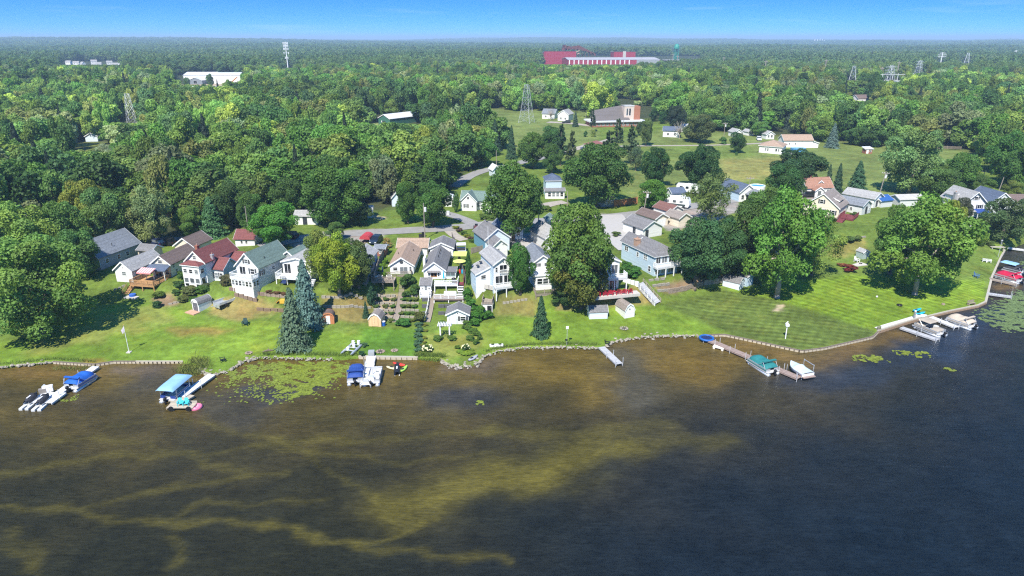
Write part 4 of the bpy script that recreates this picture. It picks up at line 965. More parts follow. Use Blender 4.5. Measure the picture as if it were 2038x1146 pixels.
for x in (-3, -1, 2): MB().tube((x, -1.4, .55), (x, 1.4, .55), .55, n=10).obj('wheel', BLACK, h)
MB().bx(1.5, 3, -1.2, 1.2, 2.4, 3.6).obj('cab', GLASS, h)
RB = M('factory red', (.32, .03, .055), .7, .1, .3); RD = M('factory dark steel', (.13, .05, .045), .7, .2, .5)
h = house('factory', 'red factory with rusty conveyor structure, long grey roof and striped front wall', 'factory', (1083, 128), 4, IG)
S = 1.0
b = block(h, 0, 0, 52, 40, 17, 3, RB, RB, 'leanr', 'x', ov=.2, below=4)
for i in range(9):
    x0 = 34 + i * 5.6; MB().bx(x0, x0 + 2.6, 6, 34, 19 + 5.5 - i * .7, 29.5 - i * 1.5).obj('conveyor', RD, h)
    MB().bx(x0 + .5, x0 + 1.2, 8, 9, 3, 19).obj('support', RD, h)
MB().prism([(30, 25), (58, 29), (86, 16), (86, 12), (58, 24), (30, 21)], 10, 13, 'y').obj('conveyor', RD, h)
for z in (17, 21): MB().tube((30, 5, z - 12), (58, 5, z), .5, n=6).obj('duct', M('factory duct', (.6, .4, .3)), h)
f_ = block(h, 26, -90, 140, 70, 9.5, 2.5, RB, M('factory roof', (.36, .35, .36), .8, .1, .2, style='rib'), ridge='x', below=4)
for i in range(14): MB().bx(27 + i * 7.0, 28.5 + i * 7.0, -90.12, -89.9, -4, 9.4).obj('pilaster', TRIM, h)
MB().bx(130, 165, -90.2, -89.9, -4, 9.4).obj('grey_cladding', GREYW, h)
h2 = block(h, 116, 10, 36, 26, 19, 1.0, RB, RD, 'flat', 'x', below=4); MB().bx(131, 136, 9.6, 10, -2, 20).obj('stair_tower', CONC, h)
MB().bx(205, 265, -20, 30, -4, 5.0).obj('shop_hall', M('factory brown', (.25, .12, .1), .8, .1), h); MB().bx(203, 267, -22, 32, 5.0, 6.2).obj('hall_roof', R_LGREY, h)
h = house('water_tower', 'green water tower with domed tank on tall legs beyond the factory', 'water tower', (1345, 120), 0, IG)
gm_ = M('tower green', (.03, .26, .19), .5, .08); k = 1.0
D_ = h.location[1]; u_ = D_ / F
zt = z_on(87, D_) - h.location[2]; zb = z_on(96, D_) - h.location[2]; rt = 5.2 * u_
pts = [(0, zb - 2.2)] + [(rt * math.cos(a), zb + (zt - zb) * (.1 + .9 * (math.sin(a)))) for a in np.linspace(-.2, 1.5, 7)]
mb = MB()
for i in range(len(pts) - 1): mb.tube((0, 0, pts[i][1]), (0, 0, pts[i + 1][1]), max(pts[i][0], .4), max(pts[i + 1][0], .4), 16, False)
mb.obj('tank', gm_, h, True)
for a in range(6): MB().tube((rt * .85 * math.cos(a * 1.047), rt * .85 * math.sin(a * 1.047), -3), (rt * .85 * math.cos(a * 1.047), rt * .85 * math.sin(a * 1.047), zb), .55, n=6).obj('leg', gm_, h)
MB().tube((0, 0, -3), (0, 0, zb), .9, n=8).obj('riser', gm_, h)
vill = [(131, 127), (146, 129), (160, 130), (182, 126), (191, 131), (213, 128), (224, 132), (236, 130), (278, 130), (390, 128), (455, 88), (1082, 96), (640, 98), (1150, 84), (1430, 88), (1620, 84)]
proto = None; VL = ['leftmost','second','third','fourth','fifth','sixth','seventh','rightmost']
for i, (px, py) in enumerate(vill):
    p = G(px, py + 3); s = 1.0
    if proto is None:
        proto = h = T('far_house', 'pale far house, leftmost in the distant upper left cluster', 'house', p, 0, 'far houses among the treetops'); h.scale = (.55,) * 3; b = block(h, 0, 0, 14, 9, 9, 4.0, WHITE, R_LGREY, ridge='x', below=6)
        win(b, 'f', 4, 6, 1.6, 1.6); win(b, 'f', 10, 6, 1.6, 1.6)
    else:
        h = proto.copy(); COL.objects.link(h); h.location = p; h['label'] = ('pale far house, %s in the distant upper left cluster' % VL[i] if i < 8 else 'pale far house ' + ['beyond the distant cluster, standing alone','above the white warehouse','on the horizon left of the cell tower','at the left of the red factory','on the horizon right of the cell tower','on the horizon above the red factory','on the horizon right of the green water tower','beside the hazy stacks'][i - 8]); h.rotation_euler[2] = random.uniform(-.7, .7); d_ = float(np.hypot(p[0], p[1])); s = np.clip(d_ / 2200, .5, 1.1); h.scale = (s, s, s)
        for ch in proto.children:
            c = ch.copy(); COL.objects.link(c); c.parent = h
            for g_ in ch.children: g2 = g_.copy(); COL.objects.link(g2); g2.parent = c

# ------------------------------------------------------------------ sea walls, rocks, docks
def px_path(pts, step=None, ground=False):
    w = np.array([(G(*q) if ground else GZ(q[0], q[1], 0)) for q in pts]); return w if step is None else resample(w, step)
ROCKS = []
for k in range(5):
    mb = MB().ball((0, 0, 0), .5, 7, 4, (1, .8, .62), .22); ROCKS.append(mb.mesh('rock', STONE))
ROCKS_D = []
for k in range(3):
    mb = MB().ball((0, 0, 0), .5, 7, 4, (1.1, .8, .6), .22); ROCKS_D.append(mb.mesh('rock', STONED))
def rocks(name, label, pts, size, spread, n, zoff=0.0, set_=ROCKS, ground=False, cat='rock bank'):
    w = px_path(pts, .3, ground); c = w[len(w) // 2]; th = T(name, label, cat, (c[0], c[1], 0 if not ground else float(H(c[0], c[1]))))
    for i in range(n):
        q = w[int((i + random.random()) / n * (len(w) - 1))]; o = random.gauss(0, spread); x, y = q[0] + random.uniform(-.2, .2), q[1] - .1 + o
        s = size * random.choice((random.uniform(.4, .9), random.uniform(.7, 1.7))); z = (float(H(x, y)) if ground else np.clip(.28 + o * .25, -.05, .55)) + zoff
        r = place(random.choice(set_), 'rock', th, (x - c[0], y - c[1], z - th.location[2])); r.scale = (s, s, s * random.uniform(.7, 1.1)); r.rotation_euler = (random.uniform(-.3, .3), random.uniform(-.3, .3), random.uniform(0, 6.3))
    return th
rocks('rock_bank', 'rough pale boulders holding the lawn edge at the far left', [(-60,736),(0,733),(45,729),(108,722)], .5, .25, 80)
rocks('rock_bank', 'curved bank of pale boulders beside the walkway dock with the pink float', [(398,738),(415,746),(455,740),(480,723),(515,714)], .5, .3, 110)
rocks('rock_bank', 'line of small stones behind the largest lily pad bed', [(520,714),(550,713),(620,715),(665,717)], .36, .32, 100)
rocks('rock_bank', 'rounded stone point with a kayak on it', [(878,717),(892,728),(915,733),(948,727),(966,709)], .48, .38, 120)
rocks('rock_bank', 'long low stone bank between the stone point and the short grey dock', [(966,709),(990,701),(1040,694),(1100,692),(1190,694)], .4, .28, 170)
rocks('rock_bank', 'stone bank below the lawn between the short dock and the blue trampoline', [(1206,690),(1219,681),(1255,675),(1310,670),(1395,670)], .42, .26, 170)
def seawall(label, pts, blk, cap, bw=.62, gap=.25, h=.42, capw=.24):
    """a wall of separate face blocks under a cap strip"""
    w = px_path(pts, bw + gap); c = w[len(w) // 2]; th = T('seawall', label, 'seawall', (c[0], c[1], 0))
    bm = shared(('swb', blk.name, bw, h), lambda: MB().bx(-bw / 2, bw / 2, -.16, .1, -.3, h - .14).mesh('wall_block', blk)); mb = MB(); back = MB()
    for i in range(len(w) - 1):
        a, b = w[i] - c[:2], w[i + 1] - c[:2]; d = b - a; L = np.hypot(*d); d /= L; nr = np.array([-d[1], d[0]])
        m = (a + b) / 2; place(bm, 'wall_block', th, (m[0] - nr[0] * .12, m[1] - nr[1] * .12, 0), math.atan2(d[1], d[0]))
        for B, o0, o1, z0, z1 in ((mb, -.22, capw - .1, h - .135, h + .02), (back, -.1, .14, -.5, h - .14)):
            P = [a + nr * o0, b + nr * o0, b + nr * o1, a + nr * o1]
            B.v += [(q[0], q[1], z) for z in (z0, z1) for q in P]; k = len(B.v) - 8
            B.f += [tuple(k + t for t in f) for f in ((0,3,2,1),(4,5,6,7),(0,1,5,4),(1,2,6,5),(2,3,7,6),(3,0,4,7))]
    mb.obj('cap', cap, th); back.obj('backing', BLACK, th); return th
WALLB = M('tan wall block', (.46, .40, .30), .9, .2, 2); CAPD = M('dark cap timber', (.17, .14, .115), .85, .2, 2); CAPL = M('pale cap board', (.40, .365, .30), .8, .1, 2)
seawall('timber seawall with short posts behind the left dock and blue boat', [(108,722.5),(190,728),(228,722),(272,722)], WALLB, CAPD, .5, .1)
seawall('straight low seawall with white cap board left of the reeds', [(272,722),(318,722),(366,722)], WALLB, CAPL, .5, .2)
seawall('straight low seawall behind the middle pair of pontoon boats', [(714,713),(770,714),(832,715)], WALLB, CAPL, .8, .1, .5)
seawall('long toothed block seawall round the striped lawn point', [(1395,670),(1440,668),(1460,672),(1595,701),(1640,695),(1735,673),(1745,663)], WALLB, CAPD, .62, .14)
seawall('seawall with brown face under the white walkway', [(1745,663),(1795,647),(1832,636)], M('brown wall board', (.33, .23, .15), .9, .2), CAPL, 1.0, .03, .6)
seawall('curved seawall between the covered boats and the bench', [(1832,636),(1890,622),(1945,611),(1960,604)], M('brown wall board', (.33, .23, .15)), CAPL, 1.0, .03, .5)
seawall('low seawall along the narrow right bank', [(1960,604),(1966,580),(1972,555),(1990,514),(1998,500)], CONC, CAPL, 1.2, .05, .5)

POSTM = shared('dpost', lambda: MB().tube((0, 0, -1.3), (0, 0, .95), .045, n=6).mesh('post', STEEL))
def plank_mesh(w, L, mat):
    def mk():
        mb = MB(); n = max(2, int(L / .28)); s = L / n
        for i in range(n): mb.bx(-w / 2, w / 2, i * s, (i + 1) * s - .025, -.05, random.uniform(-.004, .008))
        mb.bx(-w / 2 + .02, -w / 2 + .1, 0, L, -.26, -.055).bx(w / 2 - .1, w / 2 - .02, 0, L, -.26, -.055)
        return mb.mesh('dock_section', mat)
    return shared(('dock', round(w, 2), round(L, 2), mat.name), mk)
def dock(label, pa, pb, w, mat=GREYDECK, sec=3.0, posts=True, z=.55, ramp=None, th=None, a3=None, b3=None):
    a = GZ(*pa, z) if a3 is None else a3; b = GZ(*pb, z) if b3 is None else b3; L = float(np.hypot(*(b - a)[:2])); hd = heading(a, b)
    if th is None: th = T('dock', label, 'dock', (a[0], a[1], z), -hd)
    n = max(1, round(L / sec)); s = L / n
    for i in range(n):
        o = place(plank_mesh(w, s - .04, mat), 'dock_section', th, (0, i * s, 0))
        if posts:
            for q in (-1, 1):
                p_ = place(POSTM, 'post', th, (q * (w / 2 + .05), i * s + s - .1, 0)); p_.scale = (1, 1, random.uniform(.8, 1.1))
    return th
dA = dock('white-grey dock with blue pontoon boat and jet ski platform at its end', (190,729), (108,787), 1.25, WDECK)
pf = T('dock_platform', 'wide pale platform at the end of the left dock', 'platform', (*GZ(97, 789, .5)[:2], .5), dA.rotation_euler[2] * 57.2958)
for i in range(2): place(plank_mesh(3.6, 1.5, WDECK), 'dock_section', pf, (0, -1.3 + i * 1.6, 0))
dB = dock('grey gangway dock leading from the rocks to the platform with turquoise chairs', (421,745), (360,789), 1.3, WDECK)
pB = T('dock_platform', 'sandy platform with two turquoise chairs, black wheels and a pale rail', 'platform', (*GZ(361, 807, .5)[:2], .5), 0)
SANDYD = M('sandy deck boards', (.42, .36, .28), .8, .15, 3, style='plank')
o = place(plank_mesh(3.8, 1.5, SANDYD), 'dock_section', pB, (0, -.7, 0)); o2 = place(plank_mesh(2.4, 2.6, SANDYD), 'dock_section', pB, (-1.4, .95, 0)); o2.rotation_euler[2] = -.35
MB().bx(-1.9, 1.9, .83, .93, -.1, .28).obj('edge_board', CAPL, pB)
for x in (-1.2, 1.3): MB().tube((x, -.85, -.12), (x, -.65, -.12), .36, n=14).tube((x, -.88, -.12), (x, -.62, -.12), .14, n=8).obj('wheel', BLACK, pB)
dC = dock('short white dock between the two middle pontoon boats', (739,708), (727,766), 1.5, WDECK)
MB().bx(-.5, .5, -.9, .2, .02, .7).obj('step_box', GREYW, dC)
dD = dock('short grey dock with white posts right of the stone bank', (1197,690), (1233,724), 1.2, GREYDECK)
dE = dock('long brown boarded dock from the trampoline to the covered boats', (1400,671), (1592,752), 1.25, TANDECK)
dF = dock('pale dock beside the beige boat with the folded sun top', (1794,651), (1868,676), 1.15, GREYDECK)
dG = dock('white dock beside the tan covered pontoon boat', (1853,630), (1905,651), 1.2, WDECK)
dH = dock('stubby grey dock in the narrow water beside the lily pads', (1965,583), (2014,590), 1.1, GREYDECK)
dI = dock('brown dock carrying the crimson covered boat', (1968,553), (2026,566), 1.2, WOODG)
dJ = dock('white footbridge dock at the far right bank', (2004,492), (2040,497), 1.2, WDECK)
wk = ribbon('walkway', [(1749,660),(1780,651),(1832,633)], 1.9, M('bleached concrete', (.56, .54, .5), .9, .1, 1.5), .1)

# ------------------------------------------------------------------ boats
def cover_mesh(L, w, h, key, mat, bowp=.35, ridge=.25):
    def mk():
        n, m = 18, 11; v = []
        for i in range(n + 1):
            t = i / n; y = (t - .5) * L
            tap = 1 - bowp * max(0, (t - .72) / .28) ** 2
            for j in range(m):
                s = j / (m - 1) * 2 - 1; e = (1 - abs(s) ** 5) * (1 - abs(2 * t - 1) ** 8)
                z = h * (.3 + .7 * e) + ridge * e * (1 - abs(s)) * (.6 + .4 * math.cos(t * 17)) + random.uniform(-.015, .015)
                if j in (0, m - 1): z = 0
                v.append((s * w / 2 * tap * (1 if j not in (0, m - 1) else 1.02), y, z))
        v = np.array(v); i = np.arange((n + 1) * m).reshape(n + 1, m)
        f = np.stack([i[:-1, :-1], i[:-1, 1:], i[1:, 1:], i[1:, :-1]], -1).reshape(-1, 4)
        return np_mesh('cover', v, f, mat, smooth=True)
    return shared(('cover', key, mat.name), mk)
def motor(th, y, z, mat=BLACK, x=0):
    o = MB().ball((x, y - .25, z + .55), .3, 8, 6, (.75, 1.15, .9)).bx(x - .09, x + .09, y - .35, y - .12, z - .5, z + .4).bx(x - .12, x + .12, y - .2, y + .1, z + .15, z + .3).obj('outboard_motor', mat, th, True)
    MB().ball((x, y - .25, z - .55), .13, 7, 4, (.8, 1.9, .8)).obj('gearcase', mat, o)
def boat_frame(name, label, cat, stern, bow, z=0.0):
    a, b = GZ(*stern, .3), GZ(*bow, .3); c = (a + b) / 2
    return T(name, label, cat, (c[0], c[1], z), -heading(a, b)), float(np.hypot(*(b - a)[:2]))
def pontoon(label, stern, bow, w, style, fab, panel=ALU, L=None, motorm=BLACK):
    th, LL = boat_frame('pontoon_boat', label, 'pontoon boat', stern, bow); L = L or LL
    for s in (-1, 1):
        x = s * (w / 2 - .32)
        MB().tube((x, -L/2, .1), (x, L/2 - .9, .1), .32, n=10).tube((x, L/2 - .9, .1), (x, L/2, .28), .32, .06, 10).obj('pontoon_tube', ALU, th, True)
    MB().bx(-w/2, w/2, -L/2 + .15, L/2 - .2, .46, .56).obj('boat_deck', M('boat carpet', (.5, .5, .5), .8), th)
    hh = 1.02
    for s in (-1, 1):
        MB().bx(s * (w/2 - .03) - .02, s * (w/2 - .03) + .02, -L/2 + .55, L/2 - .5, .58, hh).obj('side_panel', panel, th)
        MB().bx(s * (w/2 - .005) - .018, s * (w/2 - .005) + .018, -L/2 + .55, L/2 - .5, .72, .86).obj('side_stripe', fab if style != 'open' else STEEL, th)
    MB().bx(-w/2 + .05, w/2 - .05, L/2 - .54, L/2 - .5, .58, hh).obj('front_panel', panel, th)
    for s in (-1, 1): MB().bx(s * w * .32 - w * .17, s * w * .32 + w * .17, -L/2 + .55, -L/2 + .59, .58, hh).obj('rear_panel', panel, th)
    rm = MB()
    for x in (-w/2 + .04, w/2 - .04): rm.tube((x, -L/2 + .55, hh + .03), (x, L/2 - .5, hh + .03), .03, n=5)
    rm.tube((-w/2, L/2 - .5, hh + .03), (w/2, L/2 - .5, hh + .03), .03, n=5); rm.obj('guard_rail', ALU, th)
    motor(th, -L/2 + .05, .35, motorm)
    if style == 'cover':
        place(cover_mesh(L - .9, w - .06, .62, (round(L, 1), w), fab), 'cover', th, (0, .05, .98))
        bm = MB()
        for s in (-1, 1):
            x = s * (w/2 - .02)
            bm.path([(x, -.2, 1.0), (x, -1.3, 1.9)], [.03, .03], 5).path([(x, -1.9, 1.0), (x, -1.3, 1.9)], [.03, .03], 5)
        bm.obj('sunshade_frame', ALU, th); MB().bx(-w/2, w/2, -1.5, -1.15, 1.86, 2.04).obj('folded_sunshade', fab, th)
    if style in ('open', 'bimini'):
        cm = M('cream cushion', (.66, .62, .56), .6)
        for (x0, x1, y0, y1) in ((-w/2 + .1, -w/2 + .65, -.2, L/2 - .7), (w/2 - .65, w/2 - .1, .6, L/2 - .7), (-w/2 + .1, w/2 - .9, -L/2 + .7, -L/2 + 1.25)):
            MB().bx(x0, x1, y0, y1, .57, .9).obj('bench', cm if style == 'bimini' else PLW, th)
        o = MB().bx(w/2 - .85, w/2 - .15, -.9, -.3, .57, 1.25).obj('helm', PALEGREY, th); MB().bx(w/2 - .75, w/2 - .25, -.29, -.26, 1.25, 1.5).obj('windscreen', GLASS, o)
        MB().bx(-.3, .35, -1.6, -1.1, .57, 1.2).obj('helm_seat', STEEL, th)
    if style == 'bimini':
        place(cover_mesh(2.5, w - .1, .25, ('bim', w), fab, 0, .05), 'sunshade', th, (0, .5, 2.0))
        fr = MB()
        for s in (-1, 1):
            for y in (-.5, 1.5): fr.path([(s * (w/2 - .05), .5, 1.05), (s * (w/2 - .08), y, 2.05)], [.03, .03], 5)
        fr.obj('sunshade_frame', ALU, th)
        place(cover_mesh(1.5, w - .5, .45, ('bimb', w), fab, 0, .05), 'seat_cover', th, (0, -L/2 + 1.3, .8)); place(cover_mesh(1.9, w - .2, .35, ('bimc', w), fab, .3, .05), 'bow_cover', th, (0, L/2 - 1.5, .95))
    if style == 'canopy':
        place(cover_mesh(L + .3, w + .25, .45, ('can', round(L, 1), w), fab, 0, .03), 'lift_canopy', th, (0, 0, 2.05))
        fr = MB()
        for x in (-w/2 - .05, w/2 + .05):
            for y in (-L/2 + .8, L/2 - .8): fr.tube((x, y, -.8), (x, y, 2.15), .05, n=6)
            fr.path([(x, -L/2 + .8, 2.1), (x, L/2 - .8, 2.1)], [.05, .05], 6)
        fr.obj('lift_frame', ALU, th)
    return th
BLUEF = M('royal blue canvas', (.012, .10, .42), .75, .12, 2, .2)
NAVYF = M('blue canvas', (.03, .075, .24), .75, .12, 2, .2)
TURQ = M('turquoise canvas', (.24, .43, .60), .7, .1, 1, .1)
TEALF = M('teal canvas', (.02, .17, .17), .75, .12, 2, .2)
BEIGE = M('beige canvas', (.36, .31, .25), .8, .1, 2, .2)
TANF = M('tan canvas', (.47, .40, .32), .8, .1, 2, .2)
CRIM = M('crimson canvas', (.42, .008, .045), .7, .1, 2, .2)
GREYF = M('pale grey canvas', (.46, .54, .56), .7, .1, 2, .2)
pontoon('pontoon boat under a royal blue cover at the left dock', (137,777), (184,748), 2.5, 'cover', BLUEF)
pontoon('pontoon boat on a lift under a flat turquoise canopy', (331,800), (369,768), 2.4, 'canopy', TURQ, M('blue hull panel', (.02, .05, .22), .4))
pontoon('blue covered pontoon boat at the middle dock', (707,764), (712,733), 2.5, 'cover', NAVYF)
pontoon('open white pontoon boat at the middle dock', (738,766), (746,735), 2.6, 'open', PLW)
pontoon('pontoon boat with teal cover tied to the long brown dock', (1541,744), (1495,716), 2.5, 'cover', TEALF)
pontoon('pontoon boat with beige sunshade and grey tubes beside the pale dock', (1878,668), (1822,646), 2.5, 'bimini', BEIGE)
pontoon('tan covered pontoon boat at the white dock on the right', (1940,653), (1886,634), 2.6, 'cover', TANF)
pontoon('pontoon boat under a crimson cover on the narrow water', (2034,562), (1982,547), 2.6, 'cover', CRIM)
th = pontoon('dark covered pontoon boat with pale blue top behind the crimson boat', (2037,545), (1996,535), 2.5, 'cover', BLACKF)
place(cover_mesh(3.2, 2.2, .3, 'bt', TURQ, 0, .02), 'sunshade', th, (0, 1.0, 2.0))
def runabout(label, stern, bow, w, cov, hull):
    th, L = boat_frame('motorboat', label, 'motorboat', stern, bow); n, v = 12, []
    prof = [(-1, .62), (-.92, .2), (-.45, -.1), (0, -.2), (.45, -.1), (.92, .2), (1, .62)]
    for i in range(n + 1):
        t = i / n; tap = 1 - max(0, (t - .45) / .55) ** 2.2; lift = .35 * max(0, (t - .5) * 2) ** 2
        for s, z in prof: v.append((s * w / 2 * max(tap, .02), (t - .5) * L, z + lift * (.5 + .5 * (z + .2)) + .45))
    m = len(prof); i = np.arange((n + 1) * m).reshape(n + 1, m); f = np.stack([i[:-1, :-1], i[:-1, 1:], i[1:, 1:], i[1:, :-1]], -1).reshape(-1, 4)
    place(np_mesh('hull', np.array(v), f, hull, smooth=True), 'hull', th)
    MB().bx(-w/2 + .05, w/2 - .05, -L/2 - .5, -L/2 + .02, .55, .66).obj('swim_platform', TANDECK, th); MB().bx(-w/2, w/2, -L/2 - .02, -L/2, .5, 1.07).obj('transom', hull, th)
    v = []
    for i_ in range(n + 1):
        t = i_ / n; tap = max(1 - max(0, (t - .45) / .55) ** 2.2, .02); lift = .35 * max(0, (t - .5) * 2) ** 2
        pk = .25 + .75 * math.exp(-((t - .5) / .1) ** 2)
        for s in np.linspace(-1, 1, 9): v.append((s * w / 2 * tap * 1.01, (t - .5) * L, 1.08 + lift * .8 + (1 - abs(s) ** 2.5) * pk * .62 * min(1, tap * 1.2)))
    i = np.arange((n + 1) * 9).reshape(n + 1, 9); f = np.stack([i[:-1, :-1], i[:-1, 1:], i[1:, 1:], i[1:, :-1]], -1).reshape(-1, 4)
    place(np_mesh('cover', np.array(v), f, cov, smooth=True), 'cover', th); return th, L, w
th, L, w = runabout('motorboat under a pale grey cover on a lift at the end of the long dock', (1607,752), (1572,729), 2.3, GREYF, PLW)
fr = MB()
for x in (-w/2 - .4, w/2 + .4):
    for y in (-L/2 + .7, L/2 - 1.2): fr.tube((x, y, -1), (x, y, 1.5 if x < 0 else 2.0), .05, n=6)
    fr.tube((x, -L/2 + .7, .1), (x, L/2 - 1.2, .1), .05, n=6)
fr.tube((w/2 + .4, -L/2 + .7, 1.9), (w/2 + .4, L/2 - 1.2, 1.9), .05, n=6); fr.obj('lift_frame', ALU, th)
def jetski(label, stern, bow, cov, z=.35, on_float=True, cat='jet ski', hullm=PLW):
    th, L = boat_frame('jet_ski', label, cat, stern, bow, z); L = max(L, 2.4); k = L / 2.9
    n, v = 10, []; prof = [(-1, .15), (-.8, -.12), (0, -.25), (.8, -.12), (1, .15), (.72, .42), (.3, .55), (-.3, .55), (-.72, .42), (-1, .15)]
    for i in range(n + 1):
        t = i / n; tap = (1 - max(0, (t - .5) / .5) ** 2.2 * .97) * (.86 + .14 * min(1, t * 4)); up = .25 * t * t; hump = .35 * math.exp(-((t - .62) / .14) ** 2) + .2 * math.exp(-((t - .3) / .2) ** 2)
        for s, zz in prof: v.append((s * .55 * tap, (t - .5) * L, zz + up + (hump if zz > .4 else 0)))
    m = len(prof); i = np.arange((n + 1) * m).reshape(n + 1, m); f = np.stack([i[:-1, :-1], i[:-1, 1:], i[1:, 1:], i[1:, :-1]], -1).reshape(-1, 4)
    V = np.array(v); low = f[np.isin(f % m, (0, 1, 2, 3)).any(1) & ((f[:, 0] % m) < 4)]; up_ = f[(f[:, 0] % m) >= 4]
    place(np_mesh('hull', V, low, hullm, smooth=True), 'hull', th); place(np_mesh('cover', V, up_, cov, smooth=True), 'cover', th)
    MB().bx(-.36, .36, .35, .42, .95, 1.0).bx(-.04, .04, .33, .44, .6, .97).obj('handlebar', BLACK, th)
    MB().bx(-.1, .1, -.9, -.1, .80, .86).obj('seat_stripe', PLW, th)
    return th
def ski_float(label, stern, bow):
    th, L = boat_frame('jet_ski_float', label, 'float', stern, bow)
    for s in (-1, 1): MB().prism([(s * .42 - .25, -.1), (s * .42 + .25, -.1), (s * .42 + .25, .28), (s * .42 - .25, .28)], -L/2, L/2 - .3).obj('runner', PALEGREY, th)
    MB().bx(-.16, .16, 0, L/2, .0, .2).obj('cross_deck', PALEGREY, th)
ski_float('pale grey drive-on float under the outer black jet ski', (46,813), (76,789)); ski_float('pale grey drive-on float under the inner black jet ski', (71,815), (98,791))
jetski('black covered jet ski on the outer float at the left platform', (53,806), (76,789), BLACKF, .4)
jetski('black covered jet ski on the inner float at the left platform', (77,808), (99,791), BLACKF, .4)
jetski('black and white jet ski floating near the red kayak', (790,745), (791,727), BLACK, .15)
def kayak(label, a, b, col, z=.0, hgt=.38, ground=False, w=.8, cat='kayak', name='kayak'):
    if ground: A_, B_ = G(*a), G(*b)
    else: A_, B_ = GZ(*a, .2), GZ(*b, .2)
    c = (A_ + B_) / 2; L = max(2.3, float(np.hypot(*(B_ - A_)[:2]))); th = T(name, label, cat, (c[0], c[1], (c[2] if ground else 0) + z), -heading(A_, B_)); n, v = 12, []
    prof = [(-1, .0), (-.6, -.5), (.6, -.5), (1, 0), (.55, .42), (-.55, .42), (-1, 0)]
    for i in range(n + 1):
        t = i / n; tap = math.sin(math.pi * (.04 + .92 * t)) ** .7
        for s, zz in prof: v.append((s * w / 2 * tap, (t - .5) * L, (zz + .5) * hgt * (.6 + .4 * tap) + .12 * abs(2 * t - 1) ** 3))
    m = len(prof); i = np.arange((n + 1) * m).reshape(n + 1, m); f = np.stack([i[:-1, :-1], i[:-1, 1:], i[1:, 1:], i[1:, :-1]], -1).reshape(-1, 4)
    place(np_mesh('hull', np.array(v), f, col, smooth=True), 'hull', th)
    MB().ball((0, -.1 * L, hgt * .9), .28, 12, 4, (.8, 1.5, .18)).obj('cockpit', BLACK, th); return th
kayak('red kayak beside the floating jet ski', (783,722), (806,727), M('kayak red', (.62, .05, .03), .35, .08))
kayak('lime green kayak behind the floating jet ski', (796,740), (810,728), M('kayak lime', (.38, .62, .10), .35, .08))
kayak('cream kayak nose beside the floating jet ski', (776,731), (789,733), M('kayak cream', (.6, .55, .35), .4, .08))
kayak('grey kayak lying on the rounded stone point', (932,720), (950,709), M('kayak grey', (.36, .36, .38), .4, .08), ground=True, w=.9)
kayak('upturned white dinghy by the end of the long pale walkway', (1820,628), (1842,631), PLW, ground=True, w=1.2, cat='dinghy', name='dinghy')
for i, (a, b, c) in enumerate((((1818,622),(1830,619),'topmost'), ((1820,627),(1840,624),'lower'))):
    kayak('bright blue paddle board, the %s one, propped at the walkway end' % c, a, b, M('board blue', (.03, .42, .62), .35, .08), ground=True, w=.8, hgt=.3, z=.3 - .2 * i, cat='paddle board', name='paddle_board')
# pink tyre-shaped float
pk = T('pink_float', 'round pink inflatable float beside the turquoise chairs', 'inflatable', (*GZ(390, 809, .2)[:2], .12), 20)
def torus(R_, r, n=20, m=9, z=0):
    mb = MB()
    for i in range(n):
        for j in range(m):
            a, b = 2 * math.pi * i / n, 2 * math.pi * j / m; mb.v.append(((R_ + r * math.cos(b)) * math.cos(a), (R_ + r * math.cos(b)) * math.sin(a), z + r * math.sin(b)))
    for i in range(n):
        for j in range(m):
            mb.f.append((i * m + j, ((i + 1) % n) * m + j, ((i + 1) % n) * m + (j + 1) % m, i * m + (j + 1) % m))
    return mb
PINK = M('pink vinyl', (.72, .19, .30), .35, .06); torus(.62, .3).obj('ring', PINK, pk, True); MB().tube((0, 0, -.05), (0, 0, .12), .5, n=14).obj('floor', M('pale pink vinyl', (.78, .4, .45), .4), pk)
# trampoline and swim raft
tr = T('water_trampoline', 'round blue trampoline standing in the shallows by the long dock', 'trampoline', (*GZ(1406, 674, .4)[:2], .25), 0)
torus(1.15, .2, 24, 8, .3).obj('rim', M('trampoline blue', (.015, .11, .38), .5, .1), tr, True); MB().tube((0, 0, .33), (0, 0, .36), 1.0, n=20).obj('jump_mat', M('navy mat', (.012, .025, .10), .7), tr)
for k in range(6): MB().tube((1.15 * math.cos(k), 1.15 * math.sin(k), -.6), (1.15 * math.cos(k), 1.15 * math.sin(k), .3), .04, n=5).obj('leg', STEEL, tr)
rf = T('swim_raft', 'small white plastic raft beside the trampoline', 'raft', (*GZ(1432, 690, .3)[:2], 0), -35)
MB().bx(-.95, .95, -.75, .75, .28, .45).obj('raft_top', M('ivory plastic', (.74, .68, .6), .5), rf)
for s in (-1, 1): MB().bx(s * .72 - .18, s * .72 + .18, -.74, .74, -.1, .27).obj('float', M('ivory plastic', (.74, .68, .6)), rf)
